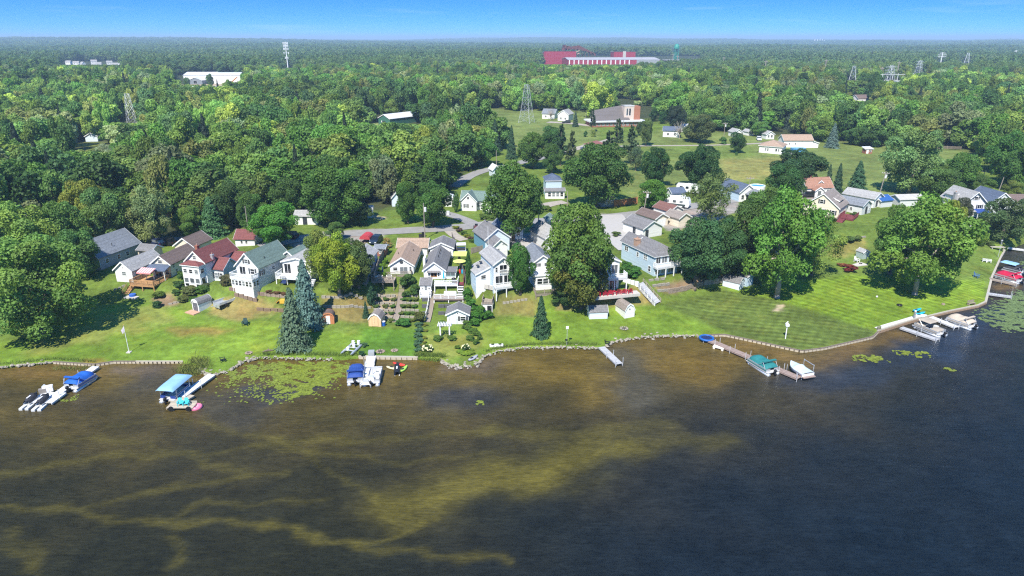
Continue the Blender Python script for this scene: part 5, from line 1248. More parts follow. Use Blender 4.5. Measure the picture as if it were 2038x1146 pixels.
def chair(label, p, rz, col, scale=1.0, group=None, z=None):
    """slatted garden armchair: seat, fan back, two arms, four legs"""
    mt = M('chair ' + ','.join('%.2f' % q for q in col), col, .5, .08)
    q = G(*p) if len(p) == 2 else np.array(p); th = T('garden_chair', label, 'chair', q if z is None else (q[0], q[1], z), rz, group)
    def seat():
        mb = MB()
        for i in range(5): mb.bx(-.3, .3, -.34 + i * .13, -.24 + i * .13, .36 - i * .03, .40 - i * .03)
        return mb.mesh('seat', mt)
    def back():
        mb = MB()
        for i in range(5):
            x = -.28 + i * .115; t = .95 + .08 * (2 - abs(i - 2)) / 2; mb.q([(x, .24, .25), (x + .1, .24, .25), (x + .1, .5, t), (x, .5, t)]).q([(x, .27, .25), (x, .53, t), (x + .1, .53, t), (x + .1, .27, .25)])
        return mb.mesh('backrest', mt)
    parts = [('seat', shared(('cs', mt.name), seat)), ('backrest', shared(('cb', mt.name), back))]
    for n_, me in parts: place(me, n_, th)
    for s in (-1, 1):
        place(shared(('ca', mt.name), lambda: MB().bx(-.07, .07, -.4, .42, .55, .59).mesh('arm', mt)), 'arm', th, (s * .36, 0, 0))
        place(shared(('cl', mt.name), lambda: MB().bx(-.04, .04, -.36, -.28, 0, .55).mesh('leg', mt)), 'leg', th, (s * .36, 0, 0)); place(shared(('cl2', mt.name), lambda: MB().bx(-.04, .04, .3, .38, 0, .55).mesh('leg', mt)), 'leg', th, (s * .36, 0, 0))
    th.scale = (scale,) * 3; return th
TQ = (.06, .50, .55)
chair('turquoise garden chair on the sandy platform, nearer the boat', (*GZ(359, 806, .5)[:2], .52), 20, TQ, .95); chair('turquoise garden chair on the sandy platform, nearer the pink float', (*GZ(371, 806, .5)[:2], .52), 10, TQ, .95)
bx = T('storage_box', 'white storage box, upright, on the left platform', 'box', (*GZ(100, 778, .5)[:2], .52), 30); MB().bx(-.42, .42, -.35, .35, 0, .75).obj('box_body', PLW, bx); MB().bx(-.45, .45, -.38, .38, .76, .86).obj('lid', PLW, bx)
bx = T('storage_box', 'white wedge-shaped box beside the storage box on the left platform', 'box', (*GZ(93, 778, .5)[:2], .52), 10); MB().prism([(-.4, 0), (.4, 0), (.4, .35), (-.35, .95)], -.4, .4).obj('box_body', PLW, bx)
bx = T('storage_box', 'grey-brown covered bench box at the back of the left platform', 'box', (*GZ(86, 781, .5)[:2], .52), 25); MB().bx(-.5, .5, -.3, .3, 0, .6).obj('box_body', M('grey brown cloth', (.22, .20, .18), .8), bx)
for i, (x, y, r) in enumerate(((-2.6, -2.6, 160), (-1.6, -2.8, 180), (.2, -2.6, 195))):
    p = at_local(tan_h, x, y, -.2); chair(['pale cushioned chair at the left end of the weathered deck', 'pale cushioned chair second from the left on the weathered deck', 'pale cushioned chair by the stair gap of the weathered deck'][i], tuple(p), r, (.72, .66, .56), 1.25)
for i in range(6):
    p = at_local(white_h, 1.4 + i * 1.25, -2.9, 0); p[2] = white_h.location[2] + .06
    chair('red garden chair in the row on the patio below the white rail deck', tuple(p), 185 + random.uniform(-25, 25), (.50, .025, .05), 1.15, 'red garden chairs on the patio')
chair('white garden chair on the stone pad beside the dark red shrub', (1705, 521), 30, (.8, .8, .8), 1.2)
for p, lab in (((1959, 521), 'white garden chair on the grass, left of a pair near the narrow water'), ((1968, 522), 'white garden chair on the grass, right of a pair near the narrow water')): chair(lab, p, 60, (.8, .8, .8), 1.15)
chair('blue garden chair alone on the grass near the crimson boat', (1943, 552), 40, (.10, .20, .33), 1.2)
chair('black folding chair on the lawn left of the rock bank', (444, 719), 120, (.02, .02, .022), 1.0); chair('dark green chair on the lawn below the terraces', (488, 647), 10, (.015, .05, .05), 1.2)
chair('dark garden chair at the lawn edge near the short grey dock', (1209, 687), 70, (.03, .035, .03), 1.0)

# ------------------------------------------------------------------ things on the lawns
LG = 'garden sheds on the lake lawns'
def barn_shed(label, a, rz, w, l, hw, rise, wm, rm, form='gambrel', doorm=None, doorw=1.3, right=False, front='f'):
    h = house('garden_shed', label, 'shed', a, rz, LG, right, W=w); b = block(h, 0, 0, w, l, hw, rise, wm, rm, form, ov=.1, below=.4, trim=TRIM if wm is not ORW else ORW)
    if doorm is not None:
        o = MB().bx(w/2 - doorw/2, w/2 - .01, -.05, .02, .08, 1.65).bx(w/2 + .01, w/2 + doorw/2, -.05, .02, .08, 1.65).obj('door', doorm, h); MB().bx(w/2 - .1, w/2 - .05, -.09, -.05, .8, 1.0).obj('handle', STEEL, o)
    return h, b
ORW = M('orange shed wood', (.50, .20, .09), .7, .15, 4, style='plankx'); PALEW = M('new plywood', (.66, .44, .25), .7, .1, 3, style='plankx')
h, b = barn_shed('small white resin shed with grey curved roof and dark door beside the pale trailer', (384, 617), -28, 1.8, 2.9, 1.5, .75, PLW, R_GREY, 'round', M('grey shed door', (.12, .12, .14), .6))
MB().bx(-.4, 2.1, -1.5, -.02, -.3, .05).obj('paver_pad', M('pink pavers', (.5, .3, .2), .9, .15), h)
h, b = barn_shed('small orange garden shed with brown roof and white door near the blue spruce', (642, 646), 8, 2.1, 1.8, 1.35, .8, ORW, R_BROWN, 'round', PLW, .7)
h, b = barn_shed('pale plywood barn-shaped shed with brown roof at the foot of the garden stairs', (734, 649), -6, 2.3, 2.6, 1.4, 1.0, PALEW, R_TAUPE, 'gambrel', PALEW, 1.2)
h, b = barn_shed('white shed seen from its long side, with grey gambrel roof under the big oak', (1182, 635), 0, 2.0, 3.4, 1.3, .95, PALEBLUE, R_GREY); h.rotation_euler[2] = R(96); h.location = G(1209, 634)
h, b = barn_shed('white gambrel shed with brown roof showing its front gable with a small vent', (1243, 634), 22, 2.1, 3.4, 1.5, 1.25, WHITE, R_TAUPE); win(b, 'f', 1.0, 1.75, .25, .25, 'vent')
h, b = barn_shed('pale blue gambrel shed with grey roof beside the flat-topped blue shed', (1471, 578), 50, 2.2, 3.6, 1.4, 1.0, PALEBLUE, R_GREY, doorm=PALEBLUE)
h, b = barn_shed('light blue shed with dark cluttered roof right behind the pale blue gambrel shed', (1485, 571), 34, 2.0, 2.4, 2.1, .35, LTBLUE, R_GREY, 'gable', doorm=LTBLUE)
h, b = barn_shed('grey-green small shed in the shade left of the wide right-hand tree', (1716, 516), 20, 1.9, 2.0, 1.5, .6, M('grey green siding', (.36, .44, .42), .6, .06, style='clap'), R_LGREY, 'gable')
# low dock sections stacked on the lawn: a pale aluminium trailer and the boat lift frame
t = T('utility_trailer', 'pale aluminium trailer box parked beside the white resin shed', 'trailer', G(446, 606), -32)
MB().bx(-1.0, 1.0, -1.6, 1.9, .5, .58).obj('bed', ALU, t); MB().bx(-1.0, -.94, -1.6, 1.9, .58, 1.0).bx(.94, 1.0, -1.6, 1.9, .58, 1.0).bx(-.93, .93, 1.84, 1.9, .58, 1.0).obj('side_board', PALEGREY, t)
for s in (-1, 1): MB().tube((s * 1.02, -.2, .3), (s * 1.2, -.2, .3), .3, n=12).obj('wheel', BLACK, t)
MB().bx(-.05, .05, -2.8, -1.6, .42, .5).obj('drawbar', STEEL, t); MB().bx(-.9, .9, -1.65, -1.6, -.1, .9).obj('tailgate', ALU, t)
t = T('boat_lift', 'bare pontoon frame with white drums resting on the grass above the middle dock', 'boat lift', G(702, 695), -14)
for s in (-1, 1): MB().tube((s * .9, -2.0, .22), (s * .9, 1.9, .22), .2, n=8).tube((s * .9, -2.5, .3), (s * .9, -2.0, .22), .05, .2, 8).obj('tube', ALU, t)
for y in (-1.4, -.2, 1.0): MB().bx(-.9, .9, y - .08, y + .08, .4, .5).obj('cross_beam', STEEL, t)
for x, y in ((-.45, 1.2), (.45, 1.45), (0, .5), (.4, -.2), (-.1, -1.4)): MB().tube((x, y, .5), (x, y, 1.0), .26, n=10).obj('drum', PLW, t)
# flagpole, birdhouse post, sign post, mast
f = T('flagpole', 'white flagpole with limp flag on the left lawn', 'flagpole', G(257, 701), 0)
MB().tube((0, 0, 0), (0, 0, 4.9), .055, .035, 7).obj('pole', PLW, f); MB().bx(-.35, .35, -.35, .35, -.1, .12).obj('base', CONC, f); MB().ball((0, 0, 4.95), .09).obj('finial', M('gold paint', (.6, .4, .1), .3), f)
fm = MB(); 
for i in range(6):
    a, b_ = i * .1, (i + 1) * .1; fm.q([(-a, .05 * math.sin(i * 1.5), 4.75 - a * 1.3), (-b_, .05 * math.sin((i + 1) * 1.5), 4.75 - b_ * 1.3), (-b_ * .7, .05 * math.sin((i + 1) * 1.5), 3.9 - b_ * 1.0), (-a * .7, .05 * math.sin(i * 1.5), 3.9 - a * 1.0)])
fm.obj('flag', M('flag cloth', (.55, .5, .55), .8, .2, 5), f)
f = T('birdhouse', 'white birdhouse on a tall white post on the striped lawn', 'birdhouse', G(1563, 674), 0)
MB().tube((0, 0, 0), (0, 0, 2.4), .09, n=8).obj('post', PLW, f); MB().prism([(-.28, 2.4), (.28, 2.4), (.28, 2.8), (0, 3.1), (-.28, 2.8)], -.26, .26).obj('bird_box', PLW, f); MB().ball((0, 0, 3.2), .1).obj('finial', PLW, f)
f = T('light_post', 'thin post with white box lamp at the lake edge', 'lamp post', G(1128, 687), 0)
MB().tube((0, 0, 0), (0, 0, 3.1), .035, n=6).obj('post', STEEL, f); MB().bx(-.22, .22, -.15, .15, 3.1, 3.5).obj('lamp_box', PLW, f); MB().bx(-.3, .1, -.12, .12, .9, 1.15).obj('feeder', BLACK, f)
f = T('mast', 'tall bare white mast standing in front of the pale blue gable house', 'mast', G(972, 520), 0)
MB().tube((0, 0, 0), (0, 0, 7.6), .06, .04, 6).obj('pole', PLW, f); MB().bx(-.12, .12, -.12, .12, 0, .12).obj('base', CONC, f)
f = T('mast', 'thin grey mast at the right bank by the white pair of chairs', 'mast', G(1986, 512), 0)
MB().tube((0, 0, 0), (0, 0, 4.4), .05, .04, 6).obj('pole', STEEL, f); MB().bx(-.2, .2, -.02, .02, 4.1, 4.35).obj('plate', STEEL, f)
# pergola
p_ = T('pergola', 'white garden pergola with gate between round green bushes', 'pergola', G(886, 670), 0)
for x in (-.8, .8):
    for y in (-.25, .25): MB().bx(x - .1, x + .1, y - .1, y + .1, 0, 2.25).obj('post', TRIM, p_)
for y in (-.32, .32): MB().bx(-1.25, 1.25, y - .05, y + .05, 2.15, 2.38).obj('beam', TRIM, p_)
for i in range(9): MB().bx(-1.1 + i * .275 - .045, -1.1 + i * .275 + .045, -.7, .7, 2.39, 2.56).obj('rafter', TRIM, p_)
for i in range(7): MB().bx(-.63 + i * .2, -.6 + i * .2, -.02, .02, .05, 1.15).obj('gate_bar', BLACK, p_)
MB().bx(-.68, .68, -.02, .02, 1.15, 1.2).obj('gate_rail', BLACK, p_)
# fire pits, planter, bench etc
def firepit(label, p, r, mat):
    t = T('fire_pit', label, 'fire pit', G(*p))
    for i in range(10):
        a = i * .628; o = place((ROCKS_D if mat is STONED else ROCKS)[i % 3], 'rock', t, (r * math.cos(a), r * math.sin(a), .1)); o.scale = (.42, .42, .4); o.rotation_euler[2] = a
    MB().tube((0, 0, .0), (0, 0, .05), r * .85, n=12).obj('ash_bed', M('ash', (.06, .055, .05), .95), t)
firepit('brown stone fire pit on the lawn right of the middle dock, larger one', (757, 700), .6, STONED); firepit('brown stone fire pit on the lawn right of the middle dock, smaller one', (785, 698), .42, STONED)
firepit('pale stone fire pit on the lawn below the two white sheds', (1242, 654), .6, STONE); firepit('small stone ring on the lawn near the lily pad bed', (495, 703), .42, STONED)
t = T('planter', 'long white planter box with two dark plants on the lawn by the shore', 'planter', G(988, 689), 4)
MB().bx(-1.15, 1.15, -.3, .3, 0, .34).obj('trough', PLW, t)
for x in (-.6, .6): MB().ball((x, 0, .36), .28, 8, 4, (1.2, .7, .5), .2).obj('plant', M('dark plant', (.012, .025, .012), .9), t)
t = T('log', 'weathered driftwood log on the lawn above the stone line', 'log', G(533, 700), 25); MB().path([(-.8, 0, .15), (0, .1, .22), (.9, -.05, .16)], [.12, .2, .1], 7).obj('trunk', BARK, t); MB().tube((0, .1, .25), (.3, .5, .5), .08, .03, 6).obj('branch', BARK, t)
t = T('plank_board', 'pale flat board lying on the grass below the grey spruce', 'board', G(593, 693), -25); MB().bx(-.3, .3, -.9, .9, .02, .1).bx(-.3, .3, -.95, -.75, .1, .16).obj('board', GREYDECK, t)
t = T('bench', 'grey slatted bench at the tip of the right lawn', 'bench', G(1933, 607), 14)
for i in range(3): MB().bx(-.8, .8, -.25 + i * .17, -.12 + i * .17, .44, .48).obj('slat', WOODG, t)
for i in range(3): MB().bx(-.8, .8, .27, .31, .55 + i * .15, .67 + i * .15).obj('slat', WOODG, t)
for x in (-.7, .7): MB().bx(x - .05, x + .05, -.22, .32, 0, .44).obj('leg', WOODG, t)
t = T('tyre', 'black tyre ring lying on the right lawn', 'tyre', G(1790, 608), 0); torus(.42, .14, 14, 7, .12).obj('ring', BLACK, t, True)
t = T('table', 'long pale picnic table under the trees on the far right bank', 'table', G(1984, 497), -6)
MB().bx(-1.6, 1.6, -.5, .5, .7, .78).obj('tabletop', CAPL, t)
for x in (-1.3, 1.3): MB().bx(x - .08, x + .08, -.4, .4, 0, .7).obj('leg', CAPL, t)
t = T('stone_pad', 'pale square stone pad under the white chair by the dark red shrub', 'paving', G(1710, 526), 20); MB().bx(-1.6, 1.6, -1.0, 1.0, -.3, .06).obj('slab', CONC, t); MB().ball((.5, .1, .12), .4, 9, 4, (1, .8, .4)).obj('fire_bowl', BLACK, t)
t = T('ball', 'small white ball on the grass below the wide right-hand tree', 'ball', G(1745, 592)); MB().ball((0, 0, .2), .2, 10, 6).obj('shell', PLW, t, True)
t = T('stump', 'low sandy stump on the right lawn near the bench', 'stump', G(1877, 606)); MB().tube((0, 0, 0), (0, 0, .25), .35, .3, 10).obj('wood', STONED, t)
t = T('winch_post', 'grey winch post by the paddle boards at the walkway end', 'post', G(1819, 634)); MB().bx(-.15, .15, -.15, .15, 0, 1.4).obj('post', GREYW, t); MB().ball((0, 0, 1.5), .22, 8, 5).obj('winch', STEEL, t)
t = T('planter', 'stone planter with plant at the near end of the white walkway', 'planter', G(1749, 657)); MB().bx(-.3, .3, -.3, .3, 0, .4).obj('trough', STONE, t); MB().ball((0, 0, .6), .35, 8, 5, (1, 1, .8), .2).obj('plant', M('grey plant', (.16, .17, .10), .9), t)
t = T('barrel', 'blue barrel beside the plywood shed', 'barrel', G(764, 648)); MB().tube((0, 0, 0), (0, 0, .8), .3, n=12).obj('drum', M('barrel blue', (.02, .10, .4), .4), t); MB().tube((0, 0, .8), (0, 0, .86), .32, n=12).obj('lid', PLW, t)
t = T('play_slide', 'yellow-orange toy slide on the terrace left of the blue spruce', 'slide', G(563, 603)); MB().bx(-.5, .5, -.3, .5, 0, .7).obj('tower', M('toy yellow', (.65, .40, .05), .5), t); MB().prism([(-1.2, .05), (-.5, .75), (-.5, .85), (-1.25, .12)], -.25, .3).obj('chute', M('toy orange', (.65, .25, .04), .5), t)
# ramp walkway with white railing down to the striped lawn
a, b_ = G(1309, 605), G(1274, 566); b_[2] = max(b_[2], a[2] + 2.4); L = float(np.hypot(*(b_ - a)[:2])); t = T('ramp', 'sloping grey ramp with white posts between patio and striped lawn', 'ramp', a, -heading(a, b_)); dz = b_[2] - a[2]
MB().q([(-1.0, 0, .3), (1.0, 0, .3), (1.0, L, dz + .3), (-1.0, L, dz + .3)]).q([(-1.0, 0, -.3), (-1.0, 0, .3), (-1.0, L, dz + .3), (-1.0, L, dz - .4)]).q([(1.0, 0, .3), (1.0, 0, -.3), (1.0, L, dz - .4), (1.0, L, dz + .3)]).obj('ramp_deck', GREYDECK, t)
for s in (-1.05, 1.05):
    k = 5
    for i in range(k + 1): y = L * i / k; z = dz * i / k; MB().bx(s - .06, s + .06, y - .06, y + .06, z - .1, z + .95).obj('post', TRIM if s < 0 else WOODG, t)
    for q in (.55, .9): MB().q([(s - .05, 0, q + .02), (s + .05, 0, q + .02), (s + .05, L, dz + q + .02), (s - .05, L, dz + q + .02)]).q([(s, 0, q - .08), (s, L, dz + q - .08), (s, L, dz + q + .02), (s, 0, q + .02)]).obj('rail_board', GREYDECK if s < 0 else WOODG, t)
# retaining walls of separate blocks
def retain(label, pts, h, mat, bw=.9, lift=-.1, rows=1, cat='retaining wall', jit=.05):
    w = px_path(pts, bw, True); c = w[len(w) // 2]; cz = float(H(*c)); th = T('retaining_wall', label, cat, (c[0], c[1], cz)); rh = h / rows
    bm = shared(('rt', mat.name, bw, round(rh, 2)), lambda: MB().bx(-bw / 2 + .02, bw / 2 - .02, -.16, .16, 0, rh - .03).mesh('block', mat))
    for i in range(len(w) - 1):
        m = (w[i] + w[i + 1]) / 2; d = w[i + 1] - w[i]; z = float(H(*m)) + lift
        for r in range(rows):
            o = place(bm, 'block', th, (m[0] - c[0], m[1] - c[1] + random.uniform(-jit, jit), z - cz + r * rh), math.atan2(d[1], d[0]) + random.uniform(-jit, jit)); o.scale[2] = random.uniform(.9, 1.1)
    return th
BWALL = M('brown wall stone', (.22, .16, .12), .9, .25, 3, .4)
retain('brown block terrace wall, upper one, in front of the balcony house', [(456,576),(490,582),(527,588)], .75, BWALL)
retain('brown block terrace wall, lower one, beside the pale trailer', [(467,588),(490,594),(513,600)], .75, BWALL)
retain('mossy stone terrace wall left of the blue spruce, topped with dry plants', [(522,586),(550,590),(575,592)], .6, STONED)
retain('dark timber terrace wall at the lawn left of the blue spruce', [(511,617),(540,619),(568,621)], .7, WOODT, 1.4)
retain('pale stone terrace wall right of the blue spruce, upper one', [(640,592),(680,593),(722,596)], .5, STONE, .8)
retain('pale stone terrace wall right of the blue spruce, lower one', [(644,611),(690,612),(738,613)], .5, STONE, .8)
for i, (y0, lab) in enumerate(((589, 'top'), (604, 'second'), (618, 'third'), (632, 'lowest'))):
    retain('sandy terrace wall left of the long garden stairs, %s step' % lab, [(747 - i * 2, y0), (788 - i * 2, y0 + 1)], .55, STONE, .8)
    retain('sandy terrace wall right of the long garden stairs, %s step' % lab, [(803 - i * 2, y0), (834, y0 + 1)], .5, STONE, .8)
DKW = M('dark terrace timber', (.10, .10, .105), .85, .2, 3, .3)
for i, (y0, lab) in enumerate(((599, 'upper'), (612, 'middle'), (626, 'lower'))):
    retain('dark timber terrace wall left of the brown steps, %s one' % lab, [(834, y0), (858, y0)], .75, DKW, 1.2)
    retain('dark timber terrace wall right of the brown steps, %s one' % lab, [(872, y0), (900, y0), (925, y0)], .75, DKW, 1.2)
retain('rubble stone wall below the tall pale blue house', [(1000,604),(1020,601),(1050,596)], .4, STONE, .6)
retain('concrete wall in front of the tall pale blue house', [(952,572),(985,577)], .9, CONC, 1.2)
retain('stone retaining wall left of the two blue sheds', [(1400,566),(1435,562),(1452,556)], 1.1, STONE, .9, rows=2)
retain('stone retaining wall in the shade under the dark tree right of the ramp', [(1330,583),(1365,577),(1398,568)], 1.0, STONED, .9, rows=2)
for i, (y0, x0, lab) in enumerate(((560, 1290, 'top'), (570, 1298, 'middle'), (580, 1308, 'lowest'))): retain('broad stone garden step right of the ramp, %s one' % lab, [(x0, y0), (x0 + 34, y0 - 4)], .5, STONE, 1.0)
retain('white picket wall beside the red chairs', [(1240,560),(1255,565),(1271,575)], 1.0, TRIM, .8, cat='fence')
retain('stone garden edge below the cream house red deck', [(1668,484),(1695,478),(1722,472)], .5, STONE, .8)
retain('stone edge below the red-roofed house garden', [(335,606),(360,600),(384,596)], .4, STONE, .7)
retain('pale stones piled beside the white cottage', [(226,578),(242,572),(250,568)], .4, STONE, .6)
# storage cupboard below left of the tall pale blue house
h = house('storage_hut', 'small white hut with wooden roof deck beside the leafy hedge', 'hut', (960, 622), -4, None); b = block(h, 0, 0, 1.9, 2.6, 1.7, .02, WHITE, WOODG, 'flat', 'x', ov=.1); win(b, 'f', 1.35, .05, .7, 1.3, 'door', BLACK)
mb = MB(); rail(mb, (0, 0), (1.9, 0), 1.85, .8); rail(mb, (0, .1), (0, 2.5), 1.85, .8); rail(mb, (1.9, .1), (1.9, 2.5), 1.85, .8); mb.obj('roof_railing', WOODG, h)
# fences
def fence(label, pts, h, mat, pw=2.2, gapped=False):
    w = px_path(pts, pw, True); c = w[0]; cz = float(H(*c)); th = T('fence', label, 'fence', (c[0], c[1], cz))
    for i in range(len(w)):
        z = float(H(*w[i])) - cz; MB().bx(-.07, .07, -.07, .07, -.2, h + .12).obj('post', mat, th, loc=(w[i][0] - c[0], w[i][1] - c[1], z))
        if i < len(w) - 1:
            d = w[i + 1] - w[i]; L = float(np.hypot(*d)); m = (w[i] + w[i + 1]) / 2; zm = float(H(*m)) - cz; mb = MB()
            if gapped:
                for q in (.35, .75, 1.1): mb.bx(-L / 2, L / 2, -.04, .04, h * q / 1.2 - .07, h * q / 1.2 + .07)
            else:
                n_ = int(L / .2)
                for k in range(n_): mb.bx(-L / 2 + k * L / n_ + .01, -L / 2 + (k + 1) * L / n_ - .01, -.03 + .01 * (k % 2), .03 + .01 * (k % 2), .05, h + random.uniform(-.02, .02))
            mb.obj('fence_panel', mat, th, loc=(m[0] - c[0], m[1] - c[1], zm), rz=math.atan2(d[1], d[0]))
fence('orange-brown board fence across the road under the trees', [(1222,412),(1245,409),(1268,405)], 1.9, M('orange fence', (.42, .18, .08), .8, .15, 3))
fence('weathered board fence along the left side of the tan-roofed cottage', [(746,566),(755,530),(770,497)], 1.7, WOODG)
fence('weathered fence left of the tall pale blue house', [(938,505),(968,497)], 1.3, WOODG)
fence('dark board fence right of the grey-roofed cottage', [(927,570),(915,525),(900,475)], 1.5, M('dark fence', (.15, .13, .12), .8, .2))
fence('post and rail fence at the far end of the right field', [(1858,296),(1890,297),(1912,298)], 1.3, WOODG, 3.5, True)
fence('grey gate fence on the concrete drive by the wide garage', [(1262,478),(1285,484)], 1.1, WOODG, 2.0, True)
# pools, RVs, vehicles
t = T('round_pool', 'round white-walled swimming pool with blue water beside the navy-roofed house', 'pool', G(1507, 377), 0); MB().tube((0, 0, 0), (0, 0, 1.2), 2.3, n=28).obj('pool_wall', PLW, t, False); MB().tube((0, 0, 1.2), (0, 0, 1.22), 2.1, n=28).obj('water', M('pool water', (.09, .33, .48), .1, .1, 1), t); torus(2.2, .12, 28, 6, 1.25).obj('rim', PLW, t)
t = T('round_pool', 'blue-sided pool behind the tan hip-roofed bungalow deck', 'pool', G(1588, 300), 0); MB().tube((0, 0, 0), (0, 0, 1.2), 3.0, n=24).obj('pool_wall', M('pool side blue', (.07, .25, .5), .5), t); MB().tube((0, 0, 1.2), (0, 0, 1.22), 2.8, n=24).obj('water', M('pool water', (.1, .48, .66)), t)
def rv(label, a, rz, L, w, h, col, swoosh=None, cat='motorhome', name='motorhome'):
    t = T(name, label, cat, G(*a), rz); pr = [(-L/2, .5), (L/2 - .3, .5), (L/2, 1.2), (L/2 - .2, h - .9), (L/2 - .6, h), (-L/2 + .2, h), (-L/2, h - .2)]
    MB().prism(pr, -w/2, w/2, 'y').obj('body', col, t)
    for x in (-L * .25, L * .3): MB().tube((x, -w/2 - .02, .42), (x, w/2 + .02, .42), .42, n=12).obj('wheel', BLACK, t)
    for x in (-L * .3, -L * .05, L * .2): MB().bx(x - .45, x + .45, -w/2 - .03, -w/2 - .003, 1.5, 2.2).obj('window', GLASS, t)
    if swoosh: MB().bx(-L/2 + .3, L/2 - 1, -w/2 - .025, -w/2 - .003, .75, 1.25).obj('side_stripe', swoosh, t)
    MB().bx(-.5, .5, -.4, .4, h + .003, h + .25).obj('roof_vent', PLW, t)
rv('white motorhome with dark side stripe parked by the loose tree crown', (1346, 412), -28, 7.5, 2.4, 3.0, PLW, M('dark stripe', (.05, .07, .07), .4))
rv('white travel trailer parked on the field edge behind the motorhome', (1370, 384), -22, 7.0, 2.4, 2.7, PLW, None, 'travel trailer', 'travel_trailer')
def car(label, a, rz, col, cat='car', name='parked_car', s=1.0, suv=True):
    t = T(name, label, cat, G(*a), rz); m = M('car ' + ','.join('%.2f' % q for q in col), col, .25, .05, 1, spec=.6); L, w = 4.5, 1.8; top = 1.68 if suv else 1.42
    low = [(-L/2, .35), (L/2, .35), (L/2, .75), (L/2 - .25, .92), (L/2 - 1.25, 1.0), (-L/2 + .1, 1.02), (-L/2, .8)]
    MB().prism(low, -w/2, w/2, 'x').obj('body', m, t)
    MB().prism([(-L/2 + .2, 1.02), (L/2 - 1.3, 1.0), (L/2 - 2.0, top - .08), (-L/2 + .5, top - .08)], -w/2 + .1, w/2 - .1, 'x').obj('glasshouse', GLASS, t)
    MB().prism([(-L/2 + .42, top - .08), (L/2 - 1.92, top - .08), (L/2 - 2.1, top), (-L/2 + .6, top)], -w/2 + .08, w/2 - .08, 'x').obj('roof', m, t)
    wm = shared('carwheel', lambda: MB().tube((-.11, 0, 0), (.11, 0, 0), .34, n=14).mesh('wheel', BLACK))
    for x in (-w/2 + .06, w/2 - .06):
        for y in (-L/2 + .85, L/2 - .9): place(wm, 'wheel', t, (x, y, .34))
    for x in (-.62, .62): MB().bx(x - .2, x + .2, L/2 - .01, L/2 + .02, .62, .78).obj('headlight', PLW, t); MB().bx(x - .18, x + .18, -L/2 - .02, -L/2 + .01, .65, .82).obj('tail_light', M('tail red', (.4, .02, .02), .3), t)
    t.scale = (s,) * 3; return t
car('dark blue car parked on the gravel beside the red shelter', (749, 483), 170, (.02, .03, .05)); car('black car parked in the yard of the orange-roofed house', (1608, 392), 100, (.02, .02, .022))
car('white car parked near the tan hip-roofed bungalow', (1510, 279), 170, (.75, .75, .75)); car('dark car parked by the white house near the church', (1127, 245), 80, (.03, .035, .05)); car('dark car on the gravel drive beside the red-brown hip roof', (1166, 298), 100, (.04, .05, .08))
car('black car in the shade behind the beige shed', (330, 487), 80, (.015, .015, .02)); car('dark blue car under the trees behind the long dark house', (312, 488), 60, (.02, .03, .08)); car('dark pickup under the bright round tree', (575, 474), 75, (.03, .03, .03))
t = T('shelter', 'red arched tent shelter on the gravel next to the dark blue car', 'shelter', G(726, 484), -6); rm_ = M('red canvas', (.42, .05, .06), .7, .08)
MB().prism([(-1.25 + 1.25 * (1 - math.cos(k * math.pi / 8)), .9 + 1.0 * math.sin(k * math.pi / 8)) for k in range(9)], 0, 3.2).obj('canopy', rm_, t)
for x in (-1.2, 1.2):
    for y in (.1, 3.1): MB().tube((x, y, 0), (x, y, .95), .06, n=6).obj('post', TRIM, t)
t = T('golf_cart', 'grey covered utility cart parked on the grass right of the yellow-green patio', 'cart', G(918, 502), 5); MB().bx(-1.05, 1.05, -1.5, 1.5, .35, .8).obj('body', STEEL, t); MB().bx(-1.05, 1.05, -.6, 1.5, 1.75, 1.83).obj('roof', PALEGREY, t)
for x in (-.95, .95):
    for y in (-.5, 1.4): MB().tube((x, y, .8), (x, y, 1.75), .05, n=5).obj('post', STEEL, t)
    for y in (-1.0, 1.0): MB().tube((x - .12, y, .3), (x + .12, y, .3), .3, n=10).obj('wheel', BLACK, t)
MB().bx(-.8, .8, -1.2, -.3, .8, 1.15).obj('seat', BLACKF, t)
t = T('patio_umbrella', 'lime yellow patio umbrella beside the grey-roofed cottage, larger one', 'umbrella', at_local(gr_h, 6.6, 8.4), 0); LIME = M('lime canvas', (.58, .66, .16), .7, .08)
MB().tube((0, 0, 0), (0, 0, 2.3), .04, n=6).obj('pole', STEEL, t); MB().bx(-1.4, 1.4, -1.6, 1.6, 2.25, 2.33).obj('canopy', LIME, t)
t = T('patio_umbrella', 'lime yellow patio umbrella beside the grey-roofed cottage, nearer one', 'umbrella', at_local(gr_h, 6.7, 5.0), 0); MB().tube((0, 0, 0), (0, 0, 2.1), .04, n=6).obj('pole', STEEL, t); MB().tube((0, 0, 1.9), (0, 0, 2.3), 1.35, .05, 10).obj('canopy', LIME, t)
t = T('kayak_rack', 'red and blue boats leaning at the top of the red-brown side deck', 'rack', at_local(gr_h, 7.1, 3.2, 0), 0); MB().bx(-.5, .5, -.3, .3, 0, 1.2).obj('rack_frame', BLACK, t); MB().ball((-.2, -.3, .7), .5, 8, 5, (.5, .4, 1.2)).obj('red_boat', M('kayak red', (.62, .05, .03)), t); MB().ball((.3, -.3, .7), .5, 8, 5, (.4, .4, 1.2)).obj('blue_boat', M('board blue', (.03, .42, .62)), t)
t = T('grill', 'black grill on the white upper deck of the grey-roofed cottage', 'grill', at_local(gr_h, 6.0, -1.2, -.15), 0); MB().bx(-.4, .4, -.25, .25, 0, .8).obj('cart', BLACK, t); MB().ball((0, 0, .85), .45, 10, 6, (1, .6, .6)).obj('lid', BLACK, t, True)
